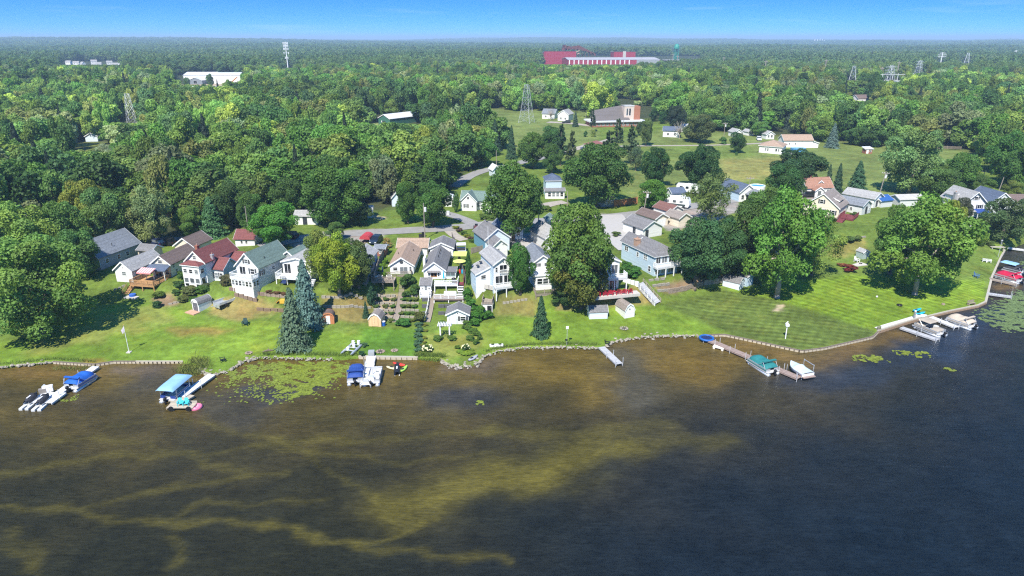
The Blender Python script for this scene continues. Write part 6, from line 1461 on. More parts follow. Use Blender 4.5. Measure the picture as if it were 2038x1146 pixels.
t = T('parasol', 'closed blue parasol standing on the white upper deck', 'parasol', at_local(gr_h, 4.0, -1.0, -.15), 0); MB().tube((0, 0, 0), (0, 0, 2.4), .03, n=6).obj('pole', STEEL, t); MB().tube((0, 0, .9), (0, 0, 2.4), .22, .05, 8).obj('canopy', M('board blue', (.03, .42, .62)), t)
t = T('parasol', 'closed dark blue parasol at the back of the weathered deck', 'parasol', at_local(tan_h, -1.3, -1.2, -.2), 0); MB().tube((0, 0, 0), (0, 0, 2.3), .03, n=6).obj('pole', STEEL, t); MB().tube((0, 0, .6), (0, 0, 2.2), .26, .05, 8).obj('canopy', M('navy cloth', (.03, .05, .14)), t)
def table_set(label, p, z):
    t = T('outdoor_sofa', label, 'sofa', p, 0); MB().bx(-1.2, 1.2, -.3, .4, .15, .45).obj('seat', PALEGREY, t); MB().bx(-1.2, 1.2, .3, .5, .45, .85).obj('backrest', PALEGREY, t); MB().bx(-1.2, -1.0, -.3, .3, .45, .65).obj('arm', PALEGREY, t)
table_set('pale outdoor sofa on the lower deck of the grey-roofed cottage', at_local(gr_h, 5.4, -3.4, -2.1), 0)
# utility poles
def upole(label, a, top, cross=True, tilt=0.0, transf=False, name='utility_pole', r=.13):
    p = G(*a); h = float(z_on(top, p[1]) - p[2]); t = T(name, label, 'utility pole', p, 0); t.rotation_euler[1] = tilt
    MB().tube((0, 0, -.5), (0, 0, h), r, r * .7, 8).obj('pole', POLEW, t)
    if cross: MB().bx(-1.1, 1.1, -.06, .06, h - .7, h - .55).obj('crossarm', POLEW, t)
    if cross:
        for x in (-1, -.4, .4, 1): MB().tube((x, 0, h - .55), (x, 0, h - .35), .05, n=5).obj('insulator', PLW, t)
    if transf: MB().tube((.35, 0, h - 2.0), (.35, 0, h - 1.0), .28, n=10).obj('transformer', PALEGREY, t)
    return t, h
upole('utility pole with transformer in front of the dark roadside bushes', (846, 476), 404, False, 0, True)
upole('pale leaning utility pole beside the tall oak', (1069, 472), 404, True, .06); upole('short utility pole in front of the trees right of the tall oak', (1129, 412), 380, False)
upole('leaning utility pole with lamp by the bright tree across the road', (1281, 424), 378, True, .09, True); upole('slim utility pole beside the upper road', (988, 333), 299, False)
upole('tall utility pole with crossarm by the house with the round pool', (1489, 385), 351, True, .03); upole('utility pole with transformer on the far field edge', (1440, 277), 243, True, 0, True)
upole('tall leaning utility pole behind the second white garage', (1746, 402), 340, True, .1, True); upole('utility pole with crossarm in the bushes behind the tall white house', (1956, 356), 338, True, .06); upole('utility pole leaning over the navy roof at the right', (1985, 388), 352, False, .12)
upole('bare pole behind the white garage with red roof', (496, 472), 410, False); upole('pole at the church lawn left of the wings', (1166, 240), 221, False); upole('pole in front of the church tower', (1240, 262), 235, False); upole('utility pole beside the blue spruce at the far field edge', (1650, 283), 246, False)
# lattice towers
def lattice(label, a, top, w0, w1, arms=True, name='power_pylon', legs_below=4, cat='power pylon', th_=.11):
    p = G(*a); h = float(z_on(top, p[1]) - p[2]); t = T(name, label, cat, p, random.uniform(20, 70)); k = max(6, int(h / 4)); fat = max(th_ * .75, p[1] / F * .26); lv = [((w0 + (w1 - w0) * (i / k) ** .8) / 2, h * i / k) for i in range(k + 1)]
    for sx in (-1, 1):
        for sy in (-1, 1): MB().path([(sx * w, sy * w, z) for w, z in lv], [fat] * (k + 1), 4).obj('leg', STEEL, t)
    mb = MB()
    for i in range(k):
        (wa, za), (wb, zb) = lv[i], lv[i + 1]
        for (x0, y0), (x1, y1) in (((-1, -1), (1, -1)), ((1, -1), (1, 1)), ((1, 1), (-1, 1)), ((-1, 1), (-1, -1))):
            mb.tube((x0 * wa, y0 * wa, za), (x1 * wb, y1 * wb, zb), fat * .35, n=3); mb.tube((x1 * wa, y1 * wa, za), (x0 * wb, y0 * wb, zb), fat * .35, n=3); mb.tube((x0 * wb, y0 * wb, zb), (x1 * wb, y1 * wb, zb), fat * .35, n=3)
    mb.obj('bracing', STEEL, t)
    if arms:
        for q in (.72, .83, .94):
            z = h * q; MB().tube((-w0 * .75, 0, z), (0, 0, z + .9), fat, n=4).tube((w0 * .75, 0, z), (0, 0, z + .9), fat, n=4).tube((-w0 * .75, 0, z), (w0 * .75, 0, z), fat, n=4).obj('crossarm', STEEL, t)
    return t, h
lattice('steel lattice pylon in the left woods', (266, 262), 186, 4.6, 1.6, False); lattice('steel lattice pylon at the edge of the church field', (1048, 244), 168, 6.5, 1.6, False)
for i, (x, y, tp, lab) in enumerate(((1691, 190, 131, 'left of the substation'), (1766, 185, 130, 'at the substation'), (1823, 168, 120, 'right of the substation'), (1917, 155, 105, 'with narrow body near the right edge'))):
    lattice('distant steel pylon ' + lab, (x, y), tp, 9, 1.8, i != 3)
for x, y, tp, lab in ((1867, 150, 104, 'distant white pole with three crossarms'), (2018, 120, 100, 'very distant white pole with crossarms at the right edge')):
    p = G(x, y); h = float(z_on(tp, p[1]) - p[2]); t = T('power_pole', lab, 'power pole', p, 15); MB().tube((0, 0, 0), (0, 0, h), .55, .4, 6).obj('pole', PLW, t)
    for q in (.98, .9, .82): MB().bx(-6 + 2 * (q > .95), 6 - 2 * (q > .95), -.3, .3, h * q - .5, h * q).obj('crossarm', PLW, t)
PLB = ['left of the substation by a pale tree','far left of the substation','just left of the substation, taller one','just left of the substation, shorter one','just right of the substation','left of the two below the green water tower','right of the two below the green water tower','right of the factory hall','in the woods behind the white field sheds','near the right frame edge']
for pi_, (x, y, tp) in enumerate(((1520, 160, 120), (1638, 165, 118), (1742, 160, 126), (1750, 168, 133), (1783, 160, 122), (1337, 145, 107), (1346, 145, 110), (1438, 145, 113), (1515, 160, 128), (1985, 130, 114))):
    p = G(x, y); h = float(z_on(tp, p[1]) - p[2]); t = T('power_pole', 'slim distant pole ' + PLB[pi_], 'power pole', p, 0, 'slim distant poles in the woods'); MB().tube((0, 0, 0), (0, 0, h), .5, .4, 5).obj('pole', POLEW, t); MB().bx(-2, 2, -.25, .25, h - 1.6, h - 1.1).obj('crossarm', POLEW, t)
p = G(575, 152); h = float(z_on(83, p[1]) - p[2]); t = T('cell_tower', 'white cell tower with stacked antennas above the distant woods', 'cell tower', p, 0); MB().tube((0, 0, 0), (0, 0, h), .7, .4, 8).obj('mast', PLW, t); u_ = p[1] / F
for q in (1.0, 5.5, 11, 18.5, 27):
    z = h - q * u_; r = (4.2 if q < 20 else 2.2) * u_; MB().bx(-r, r, -.15, .15, z - .25, z).obj('antenna_arm', STEEL, t)
    for x in np.linspace(-r, r, 3 if q > 12 else 5): MB().bx(x - .28, x + .28, -.6, .2, z - 1.9, z + .3).obj('antenna', PLW, t)
t = T('substation', 'pale substation framework at the foot of the middle pylon', 'substation', G(1772, 177), 10)
for i in range(9): MB().bx(i * 5 - 20, i * 5 - 19.6, 0, .4, 0, 11 + i % 3).obj('gantry_post', PALEGREY, t)
for z in (7, 12): MB().bx(-20, 21, 0, .7, z, z + .35).obj('gantry_beam', PALEGREY, t)
for i in range(5): MB().bx(-17 + i * 8, -13 + i * 8, -8, -4, 0, 7).obj('transformer', STEEL, t)
for i, (x, tp) in enumerate(((1621, 77), (1626, 78), (1631, 77), (1636, 78), (1640, 79))):
    p = G(x, 86); h = float(z_on(tp, p[1]) - p[2]); t = T('chimney_stack', 'hazy white stack of the plant on the horizon', 'chimney stack', p, 0, 'hazy stacks on the horizon'); MB().tube((0, 0, 0), (0, 0, h), p[1] / F * .9, p[1] / F * .7, 8).obj('shaft', PLW, t)
# small yard things near the road
for (x, y, lab, c) in ((843, 471, 'dark wheelie bin by the roadside left of the grey garage', (.02, .02, .02)), (837, 475, 'second dark wheelie bin by the roadside left of the grey garage', (.03, .03, .035)), (892, 428, 'small white post box by the side road', (.6, .6, .6))):
    t = T('bin', lab, 'bin', G(x, y)); m = M('bin%.2f' % c[0], c, .5); MB().bx(-.35, .35, -.35, .35, .1, 1.0).obj('bin_body', m, t); MB().bx(-.38, .38, -.4, .36, 1.0, 1.08).obj('lid', m, t)
t = T('lawn_tractor', 'dark brown lawn tractor parked at the road bend', 'tractor', G(948, 456)); MB().bx(-.5, .5, -.9, .2, .4, .85).obj('bonnet', M('tractor brown', (.14, .05, .05), .5), t); MB().bx(-.35, .35, .3, .8, .6, 1.2).obj('seat', BLACK, t)
for x in (-.6, .6): MB().tube((x - .12, .6, .4), (x + .12, .6, .4), .4, n=10).obj('wheel', BLACK, t); MB().tube((x - .1, -.7, .25), (x + .1, -.7, .25), .25, n=10).obj('wheel', BLACK, t)

# ------------------------------------------------------------------ trees
def leaf_material(name, source, rough=.6):
    m = bpy.data.materials.new(name); n, l, p = nodes_of(m)
    if source == 'object': s = n.new('ShaderNodeObjectInfo').outputs['Color']
    else:
        a = n.new('ShaderNodeAttribute'); a.attribute_type = 'INSTANCER'; a.attribute_name = 'tint'; s = a.outputs['Color']
    v = n.new('ShaderNodeAttribute'); v.attribute_name = 'Col'
    c = mul(n, l, s, v.outputs['Color'])
    l.new(c, p.inputs['Base Color']); p.inputs['Roughness'].default_value = rough; p.inputs['Specular IOR Level'].default_value = .25
    tr = n.new('ShaderNodeBsdfTranslucent'); l.new(mul(n, l, c, (1.3, 1.25, .6, 1)), tr.inputs['Color'])
    mx = n.new('ShaderNodeMixShader'); mx.inputs[0].default_value = .33
    l.new(p.outputs[0], mx.inputs[1]); l.new(tr.outputs[0], mx.inputs[2]); l.new(mx.outputs[0], n['Material Output'].inputs['Surface'])
    return m
LEAF = leaf_material('leaves', 'object'); LEAFI = leaf_material('woodland leaves', 'instance')
def quads(c, nrm, size, r, aspect=1.0):
    """leaf-clump faces: centre, facing, size -> verts and quads"""
    n = len(c); t = r.normal(size=(n, 3)); u = np.cross(nrm, t); u /= np.linalg.norm(u, axis=1)[:, None] + 1e-9; w = np.cross(nrm, u)
    s = (size * r.uniform(.6, 1.35, n))[:, None]; a = aspect
    k = r.uniform(.7, 1.3, (n, 4, 1))
    v = np.stack([c + u * s * k[:, 0] * a, c + w * s * k[:, 1], c - u * s * k[:, 2] * a, c - w * s * k[:, 3]], 1).reshape(-1, 3)
    return v, np.arange(n * 4).reshape(n, 4)
def crown_broad(seed, n, leaf, z0=.06, mains=12, subs=6, mr=(.15, .23), lr=(.075, .125), var=.17, hollow=.7, low=1.0, top=.5):
    """leaf clumps on small lobes grouped into boughs, so the outline is uneven and the boughs shade one another"""
    r = np.random.default_rng(seed); C, LR, tone, hue, mid = [], [], [], [], []
    for i in range(mains):
        zz = 1 - 2 * (i + .5) / mains; a = i * 2.39996 + r.normal() * .35; q = math.sqrt(max(1 - zz * zz, 0)); m_ = r.uniform(*mr); rad = r.uniform(.64, 1.16)
        taper = 1.0 if zz < 0 else 1 - zz * .25 * top
        c = np.array([q * math.cos(a) * (.5 - m_ * .8) * rad * taper, q * math.sin(a) * (.5 - m_ * .8) * rad * taper, (.5 + z0 / 2) + zz * (.5 - z0 / 2 - m_ * .62) * r.uniform(.86, 1.04)])
        if zz < -.55: c[:2] *= .75 * low
        t, h = r.uniform(1 - var, 1 + var), r.uniform(-.10, .10); mid.append(c)
        for _ in range(subs):
            d = r.normal(size=3); d[2] = d[2] * .8 + .15; d /= np.linalg.norm(d); k = r.uniform(*lr)
            C.append(c + d * (m_ - k * .55) * r.uniform(.55, 1.05) * np.array([1, 1, .85])); LR.append(k); tone.append(t * r.uniform(.88, 1.12)); hue.append(h)
    for _ in range(max(4, mains // 3)): C.append(np.array([r.normal() * .08, r.normal() * .08, r.uniform(.35, .7)])); LR.append(.17); tone.append(.9); hue.append(0)
    C = np.array(C); LR = np.array(LR); tone = np.array(tone); hue = np.array(hue); cs, ns, cols, got = [], [], [], 0
    while got < n:
        k = r.choice(len(C), n, p=LR ** 2 / (LR ** 2).sum()); d = r.normal(size=(n, 3)); d[:, 2] += .3; d /= np.linalg.norm(d, axis=1)[:, None]
        q = C[k] + d * LR[k][:, None] * r.uniform(.72, 1.12, n)[:, None] * np.array([1, 1, .85])
        dist = np.full(n, 9.0)
        for j in range(len(C)):
            e = np.linalg.norm(q - C[j], axis=1) / LR[j]; e[k == j] = 9; dist = np.minimum(dist, e)
        ok = (dist > hollow) & (q[:, 2] > z0 * .5); cs.append(q[ok]); nn = d[ok] * .8 + r.normal(size=(ok.sum(), 3)) * .52 + np.array([0, 0, .3]); ns.append(nn / np.linalg.norm(nn, axis=1)[:, None])
        b = tone[k[ok]] * r.uniform(.84, 1.16, ok.sum()); h = hue[k[ok]]; cols.append(np.stack([b * (1 + h), b, b * (1 - h)], 1)); got += ok.sum()
    c, nn, col = np.concatenate(cs)[:n], np.concatenate(ns)[:n], np.concatenate(cols)[:n]
    v, f = quads(c, nn, leaf, r); return v, f, np.repeat(col, 4, 0), np.array(mid)
def crown_conifer(seed, n, leaf, tiers=17, droop=.35, base=.06, bush=1.0, var=.2, gap=.5):
    r = np.random.default_rng(seed); cs, ns, col = [], [], []
    for i in range(n):
        t = r.random() ** 1.6; z = base + (1 - base) * t; ti = math.floor(t * tiers) / tiers; loc = t * tiers % 1
        R_ = .5 * (1 - ti) ** .85 * (1 - gap * loc * .6) + .012; nb = 9; br = (r.integers(nb) + ti * 7.3) / nb * 6.283 + r.normal() * .17
        rad = R_ * (.25 + .75 * r.random() ** .5) * (.82 + .28 * math.sin(br * 3 + i % 3 + ti * 40))
        cs.append((rad * math.cos(br), rad * math.sin(br), max(z - droop * rad * .28 + r.normal() * .008, .01))); ns.append((math.cos(br) * .6 + r.normal() * .35, math.sin(br) * .6 + r.normal() * .35, .8 + r.normal() * .3))
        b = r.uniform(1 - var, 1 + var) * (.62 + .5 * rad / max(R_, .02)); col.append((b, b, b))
    nn = np.array(ns); nn /= np.linalg.norm(nn, axis=1)[:, None]; v, f = quads(np.array(cs), nn, leaf, r, 1.5); return v, f, np.repeat(np.array(col), 4, 0), None
def crown_pine(seed, n, leaf):
    r = np.random.default_rng(seed); cs, ns, col = [], [], []
    B = [(.25 + .7 * i / 16 + r.uniform(-.02, .02), r.uniform(0, 6.28), .45 * (1 - .75 * (i / 16) ** 1.5) * r.uniform(.6, 1.1)) for i in range(17) for _ in range(2)]
    for i in range(n):
        z, a, L = B[r.integers(len(B))]; t = r.uniform(.25, 1); aa = a + r.normal() * .22
        cs.append((L * t * math.cos(aa), L * t * math.sin(aa), z + .05 * t + r.normal() * .015)); ns.append((r.normal() * .4, r.normal() * .4, 1)); b = r.uniform(.75, 1.25); col.append((b, b, b))
    nn = np.array(ns); nn /= np.linalg.norm(nn, axis=1)[:, None]; v, f = quads(np.array(cs), nn, leaf, r, 1.6); return v, f, np.repeat(np.array(col), 4, 0), None
def trunk_mesh(seed, C, h0=.45, r0=.028, name='trunk', mat=BARK, limbs=7):
    r = np.random.default_rng(seed); mb = MB(); x1, y1 = r.normal() * .02, r.normal() * .02
    mb.path([(0, 0, -.03), (0, 0, .03), (x1 * .5, y1 * .5, h0 * .6), (x1, y1, h0)], [r0 * 1.5, r0 * 1.05, r0 * .9, r0 * .7], 8)
    if C is not None:
        for k in r.choice(len(C), min(limbs, len(C)), replace=False):
            c = C[k]; b = h0 * r.uniform(.7, 1.0); m = (c[0] * .5, c[1] * .5, b + (c[2] - b) * .6); mb.path([(x1 * b / h0, y1 * b / h0, b), m, tuple(c)], [r0 * .5, r0 * .3, r0 * .12], 5)
    else: mb.path([(x1, y1, h0), (0, 0, .97)], [r0 * .7, r0 * .1], 6)
    return mb.mesh(name, mat, True)
PR = {}
def proto(key, gen, tr=None, inst=False):
    v, f, c, C = gen; me = np_mesh('crown', v, f, LEAFI if inst else LEAF, c)
    PR[key] = (me, trunk_mesh(hash(key) % 999 if isinstance(key, int) else len(PR) + 3, C, **(tr or {})))
for i in range(5): proto('near%d' % i, crown_broad(20 + i, 21000, .0125, .07, 13 + i, 7), dict(h0=.34, r0=.024))
proto('huge', crown_broad(47, 26000, .0108, .03, 22, 8, (.12, .19), (.06, .095), low=1.3), dict(h0=.3, r0=.03, limbs=10))
proto('tall', crown_broad(40, 21000, .0122, .04, 20, 6, (.13, .19)), dict(h0=.4, r0=.022))
proto('loose', crown_broad(41, 9500, .0118, .08, 22, 4, (.11, .17), (.06, .1), hollow=.5), dict(h0=.4, r0=.024, limbs=14))
proto('willow', crown_broad(42, 19000, .0122, .03, 24, 6, (.11, .17), (.06, .10)), dict(h0=.4, r0=.03, mat=BARKL))
proto('open', crown_broad(43, 22000, .0116, .10, 22, 6, (.11, .18), (.065, .105), low=1.25, hollow=.6), dict(h0=.40, r0=.027, mat=BARKL, limbs=14))
for i in range(6): proto('mid%d' % i, crown_broad(60 + i, 5600, .0235, .03, 8 + i, 5, (.17, .25), (.1, .15)), dict(h0=.35, r0=.02))
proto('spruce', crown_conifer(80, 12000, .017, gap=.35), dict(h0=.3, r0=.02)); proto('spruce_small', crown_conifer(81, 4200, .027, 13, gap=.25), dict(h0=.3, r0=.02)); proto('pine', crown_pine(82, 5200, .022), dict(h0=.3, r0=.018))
proto('column', crown_broad(83, 2600, .038, .0, 14, 3, (.2, .3), (.14, .2)), dict(h0=.3, r0=.02)); proto('bush', crown_broad(84, 1500, .05, .0, 8, 3, (.2, .3), (.14, .22)), dict(h0=.2, r0=.02)); proto('bush2', crown_broad(85, 1100, .055, .0, 6, 3, (.22, .34), (.14, .24)), dict(h0=.2, r0=.02))
proto('bare', crown_broad(86, 500, .012, .2, 30, 1, (.08, .14), (.06, .1)), dict(h0=.35, r0=.035, mat=BARKL, limbs=30))
DK = (.048, .095, .026); MIDG = (.075, .15, .028); LTG = (.14, .22, .045); YEL = (.20, .21, .015); OLV = (.125, .15, .035); BLU = (.12, .17, .16); GRYG = (.15, .17, .10); OAK = (.09, .135, .026); DKB = (.035, .07, .026); YG = (.16, .23, .028)
def tree(label, x, y, top, wpx, kind, col, group=None, name='tree', cat='tree', dx=0, h=None, w=None, yscale=1.0, stem_='trunk', at=None):
    """foot of the trunk at an image point; top row and crown width in image pixels set its real height and spread"""
    p = G(x, y) if at is None else np.array(at, float); sc = p[1] * CP - (p[2] + 6 - CAMZ) * SP
    W = w or wpx * sc / F; hh = h or float(z_on(top, p[1]) - p[2]) * 1.0
    me, tm = PR[kind]; t = T(name, label, cat, p, random.uniform(0, 360), group)
    col = [min(q * k, .36) for q, k in zip(col, (1.72, 1.9, 1.8))]
    c = place(me, 'crown' if stem_ == 'trunk' else 'foliage', t); c.scale = (W / .98, W / .98 * yscale, hh); c.color = (*col, 1)
    if dx: c.location.x = 0
    k = place(tm, stem_, t); k.scale = (hh * .9, hh * .9, hh) if kind != 'column' else (W, W, hh)
    return t
tr_ = tree
tr_('huge bushy tree at the far left of the lawn', 84, 664, 462, 225, 'huge', (.088, .140, .028))
tr_('tall blue spruce, taller of the two, right behind the grey one', 614, 648, 518, 72, 'spruce', (.075, .12, .11), name='spruce_tree', cat='spruce')
tr_('grey-green spruce, shorter and nearer the lake, in front of the blue one', 588, 692, 574, 74, 'spruce', (.075, .105, .065), name='spruce_tree', cat='spruce')
tr_('bright yellow-green tree with thin crown between the blue spruce and the garden stairs', 676, 588, 466, 100, 'open', (.15, .185, .018))
tr_('olive tree crown overlapping the yellow-green tree', 640, 560, 458, 66, 'near2', OLV)
tr_('dark olive tree hiding the blue house, right of the yellow-green tree', 714, 572, 474, 74, 'near1', (.055, .078, .022))
tr_('round bright green tree behind the white garage with red roof', 551, 490, 403, 102, 'near1', (.055, .135, .018))
tr_('tall dark oak standing across the road, its trunk by the navy roof', 1022, 480, 318, 132, 'near3', (.048, .088, .017), name='oak_tree', cat='oak')
tr_('massive oak with rusty autumn tints in the middle of the lakefront', 1146, 604, 402, 150, 'near3', (.066, .108, .02), name='oak_tree', cat='oak')
tr_('lower rusty side crown of the lakefront oak group', 1156, 614, 484, 124, 'near2', (.085, .088, .016), name='oak_tree', cat='oak')
tr_('round dense tree between the tall and the sunroom pale blue houses', 1036, 584, 484, 56, 'near1', (.038, .092, .016))
tr_('small neat spruce alone on the lakefront lawn', 1076, 668, 590, 41, 'spruce_small', (.03, .062, .028), name='spruce_tree', cat='spruce')
tr_('dark tree in the shade at the foot of the lakefront oak', 1125, 610, 560, 50, 'near4', (.035, .06, .016))
tr_('broad dark tree with leafy crown above the fence across the road', 1187, 412, 282, 132, 'near4', (.042, .082, .018))
tr_('conical dark maple on the field, left of the rounder dark tree', 1302, 372, 289, 60, 'tall', (.026, .060, .016), name='maple_tree', cat='maple')
tr_('round dark maple alone in the middle of the field', 1390, 376, 287, 86, 'near0', (.026, .058, .016), name='maple_tree', cat='maple')
tr_('bright green low tree beside the orange-brown fence', 1298, 416, 358, 70, 'near2', (.065, .135, .018))
tr_('thin-leaved tree with see-through crown in front of the motorhome', 1412, 446, 345, 100, 'loose', (.085, .11, .032))
tr_('dense dark tree right of the light blue house with brick chimney', 1382, 574, 430, 118, 'near3', (.036, .078, .026))
tr_('second dark crown of the tree group right of the light blue house', 1432, 556, 436, 100, 'near1', (.036, .074, .022))
tr_('dark shady tree behind the two blue sheds', 1478, 560, 398, 100, 'near4', (.044, .076, .018))
tr_('dark green tree filling the gap above the thin-leaved tree', 1515, 500, 375, 92, 'near2', (.05, .088, .018))
tr_('tall light green tree with pale trunk on the striped lawn edge', 1546, 592, 378, 160, 'open', (.075, .145, .022))
tr_('light green side crown leaning right of the tall striped-lawn tree', 1615, 548, 440, 110, 'loose', (.125, .17, .035))
tr_('wide spreading tree with forked pale trunk on the right lawn', 1820, 586, 392, 196, 'open', (.092, .15, .024), yscale=.9)
tr_('left half crown of the wide spreading group on the right lawn', 1770, 545, 412, 90, 'near2', (.062, .115, .022))
tr_('yellowish upper crown behind the wide spreading tree', 1870, 520, 398, 84, 'near4', (.12, .135, .02))
tr_('big round dark tree, farther of the two beside the orange-roofed house', 1582, 374, 296, 108, 'near0', (.028, .055, .018))
tr_('round dark tree, nearer of the two beside the orange-roofed house', 1556, 408, 324, 80, 'near1', (.030, .066, .016))
tr_('dark spruce between the round dark trees and the tiered pine', 1664, 388, 326, 26, 'spruce_small', (.026, .05, .026), name='spruce_tree', cat='spruce')
tr_('tiered dark pine left of the navy garage roofs', 1702, 392, 321, 50, 'spruce', (.032, .068, .032), name='pine_tree', cat='pine')
tr_('small dark spruce at the left of the pine group', 1645, 384, 328, 22, 'spruce_small', (.032, .055, .026), name='spruce_tree', cat='spruce')
tr_('tall pale cottonwood with drooping crown on the right field', 1808, 386, 256, 124, 'willow', (.10, .15, .05))
tr_('lower leafy tree right of the pale cottonwood', 1858, 398, 330, 90, 'near2', (.055, .09, .02)); tr_('dense green tree behind the tall white house', 1905, 385, 302, 74, 'near3', (.05, .10, .018)); tr_('green thicket tree left of the tall white house chimney', 1880, 402, 352, 70, 'near1', (.055, .09, .02))
tr_('leafy tree over the navy-roofed house at the right', 1942, 388, 345, 56, 'near0', (.06, .095, .02)); tr_('big dark tree at the right edge above the row of houses', 2000, 372, 260, 92, 'near0', (.055, .115, .022)); tr_('darker tree at the right edge above the brown roof', 2034, 385, 275, 70, 'near4', (.06, .115, .022)); tr_('yellowish shrub tree by the leaning pole at the right', 2010, 400, 360, 40, 'near2', (.10, .125, .025))
tr_('drooping dark willow on the far right bank', 1992, 484, 392, 92, 'willow', (.050, .075, .026), name='willow_tree', cat='willow')
tr_('dark shrub tree between the wide spreading tree and the white shed', 1908, 452, 392, 40, 'near3', (.045, .05, .03))
tr_('large bushy clump tree on the roadside lawn, left part', 812, 444, 362, 58, 'near2', (.05, .098, .018)); tr_('large bushy clump tree on the roadside lawn, right part', 862, 452, 360, 76, 'near0', (.045, .09, .016)); tr_('dark roadside tree at the left of the mown gap', 716, 448, 402, 54, 'near3', (.05, .075, .02)); tr_('grey-green roadside tree beside the white roadside shed', 700, 446, 398, 40, 'loose', (.08, .10, .05))
tr_('small round maple on the field below the white garage, right of it a shadow', 1466, 304, 262, 36, 'near1', (.03, .062, .016)); tr_('little bush tree by the far utility pole', 1439, 287, 272, 17, 'bush', (.05, .10, .02)); tr_('very small shrub alone on the field', 1465, 309, 302, 6, 'bush', DK, name='shrub', cat='shrub')
tr_('bare grey tree by the white house with dark roof', 1352, 275, 238, 30, 'bare', (.2, .18, .15)); tr_('bare grey tree near the grey-roofed house', 1096, 238, 212, 22, 'bare', (.2, .18, .15))
tr_('dark copper tree on the church lawn edge', 1344, 262, 208, 40, 'near4', (.024, .035, .02)); tr_('mixed green and brown tree mass behind the bare grey tree', 1392, 284, 228, 66, 'near2', (.07, .085, .028)); tr_('olive shrub tree at the foot of the mixed mass', 1378, 280, 246, 40, 'near3', (.10, .105, .045))
tr_('dark spruce on the church lawn', 1300, 242, 215, 18, 'near1', (.032, .065, .025)); tr_('round green tree beside the church lawn spruce', 1318, 246, 222, 20, 'near2', (.035, .08, .025))
tr_('blue spruce at the far edge of the field', 1655, 294, 245, 30, 'spruce', (.075, .105, .095), name='spruce_tree', cat='spruce')
tr_('bright small tree behind the white field sheds', 1512, 272, 240, 40, 'near1', (.085, .155, .035))
for i, (x, y, tp, w, kd, c, lab) in enumerate([
  (905, 322, 268, 46, 'near2', BLU, 'grey-blue conifer-like tree at the left edge of the church field'), (985, 300, 238, 30, 'spruce', (.03, .055, .03), 'tall dark spruce at the field edge left of the pylon'),
  (958, 330, 270, 62, 'near0', (.05, .11, .022), 'bright crown beside the slim upper road pole'), (1018, 316, 250, 24, 'spruce', (.03, .06, .03), 'slim spruce just left of the church field pylon'),
  (1060, 335, 262, 70, 'near3', (.055, .095, .018), 'broad tree in front of the church field pylon'), (1115, 330, 250, 40, 'pine', (.04, .07, .03), 'ragged tall pine at the gravel drive'), (1138, 338, 262, 30, 'pine', (.06, .075, .03), 'thin half-dead pine at the gravel drive'),
  (1098, 345, 285, 44, 'near4', (.045, .08, .018), 'dark tree left of the ragged pines'), (1212, 330, 262, 46, 'pine', (.05, .075, .035), 'pine beside the red-brown hip roof, left one'), (1228, 300, 238, 30, 'pine', (.045, .07, .03), 'pine on the lawn in front of the church'),
  (1255, 325, 252, 44, 'pine', (.055, .08, .04), 'pine beside the red-brown hip roof, right one'), (1285, 290, 236, 30, 'near2', (.075, .10, .03), 'pale tree at the end of the field path'), (1265, 340, 290, 40, 'loose', (.06, .085, .04), 'grey-green pine-like tree left of the conical maple'),
  (1275, 270, 240, 22, 'near1', (.045, .07, .03), 'small tree near the white house with dark roof'), (1170, 350, 300, 60, 'near0', (.05, .095, .02), 'green tree above the broad dark tree'), (1178, 262, 217, 18, 'pine', (.045, .065, .04), 'narrow pine in front of the church wings'),
  (1145, 252, 222, 14, 'spruce_small', (.03, .05, .03), 'small dark spruce by the church car park'), (1165, 272, 260, 9, 'bush', DK, 'round clipped shrub on the church lawn, left one'), (1180, 272, 258, 10, 'bush', OLV, 'round clipped shrub on the church lawn, right one'),
  (908, 422, 384, 14, 'column', (.045, .085, .02), 'columnar cedar beside the white bungalow'), (1100, 300, 250, 50, 'near1', (.04, .085, .022), 'dark green tree behind the ragged pine')]): tr_(lab, x, y, tp, w, kd, c)
tr_('slim tall arborvitae right of the dark board fence', 933, 568, 499, 13, 'column', (.04, .085, .018), name='arborvitae', cat='cedar')
tr_('dark upright shrub tree left of the long garden stairs', 740, 608, 570, 20, 'column', (.028, .06, .03)); tr_('dark small conifer left of the plywood shed', 729, 632, 600, 16, 'spruce_small', (.025, .055, .03), name='spruce_tree', cat='spruce')
tr_('tree standing before the middle of the white warehouse', 421, 176, 145, 15, 'mid2', (.05, .09, .025)); tr_('low tree before the left corner of the white warehouse', 374, 178, 153, 13, 'mid4', (.05, .09, .025))
tr_('large bright green tree towering over the white garage pair', 668, 452, 334, 130, 'near2', (.055, .105, .02)); tr_('dark green tree left of the white garage pair', 578, 436, 352, 70, 'near4', (.045, .08, .018)); tr_('leafy tree hiding the left end of the long dark-walled house', 160, 556, 452, 96, 'near1', (.06, .11, .026)); tr_('leafy tree on the lane behind the beige shed', 318, 482, 432, 44, 'loose', (.11, .135, .05)); tr_('green tree behind the dark red garage roof', 505, 462, 385, 60, 'near2', (.055, .10, .02)); tr_('tree at the roadside left of the red shelter', 668, 478, 440, 40, 'near1', (.06, .10, .022))
tr_('left woodland edge tree with pale leaves behind the long dark house', 305, 486, 372, 92, 'open', (.14, .165, .062)); tr_('tall pale green tree left of the pale-leaved one', 225, 492, 370, 92, 'near1', (.075, .12, .032)); tr_('yellowing tree in the left woodland edge', 185, 478, 355, 96, 'near4', (.125, .135, .022)); tr_('bright yellow crown showing in the left woods', 236, 400, 358, 38, 'near2', (.30, .29, .02))
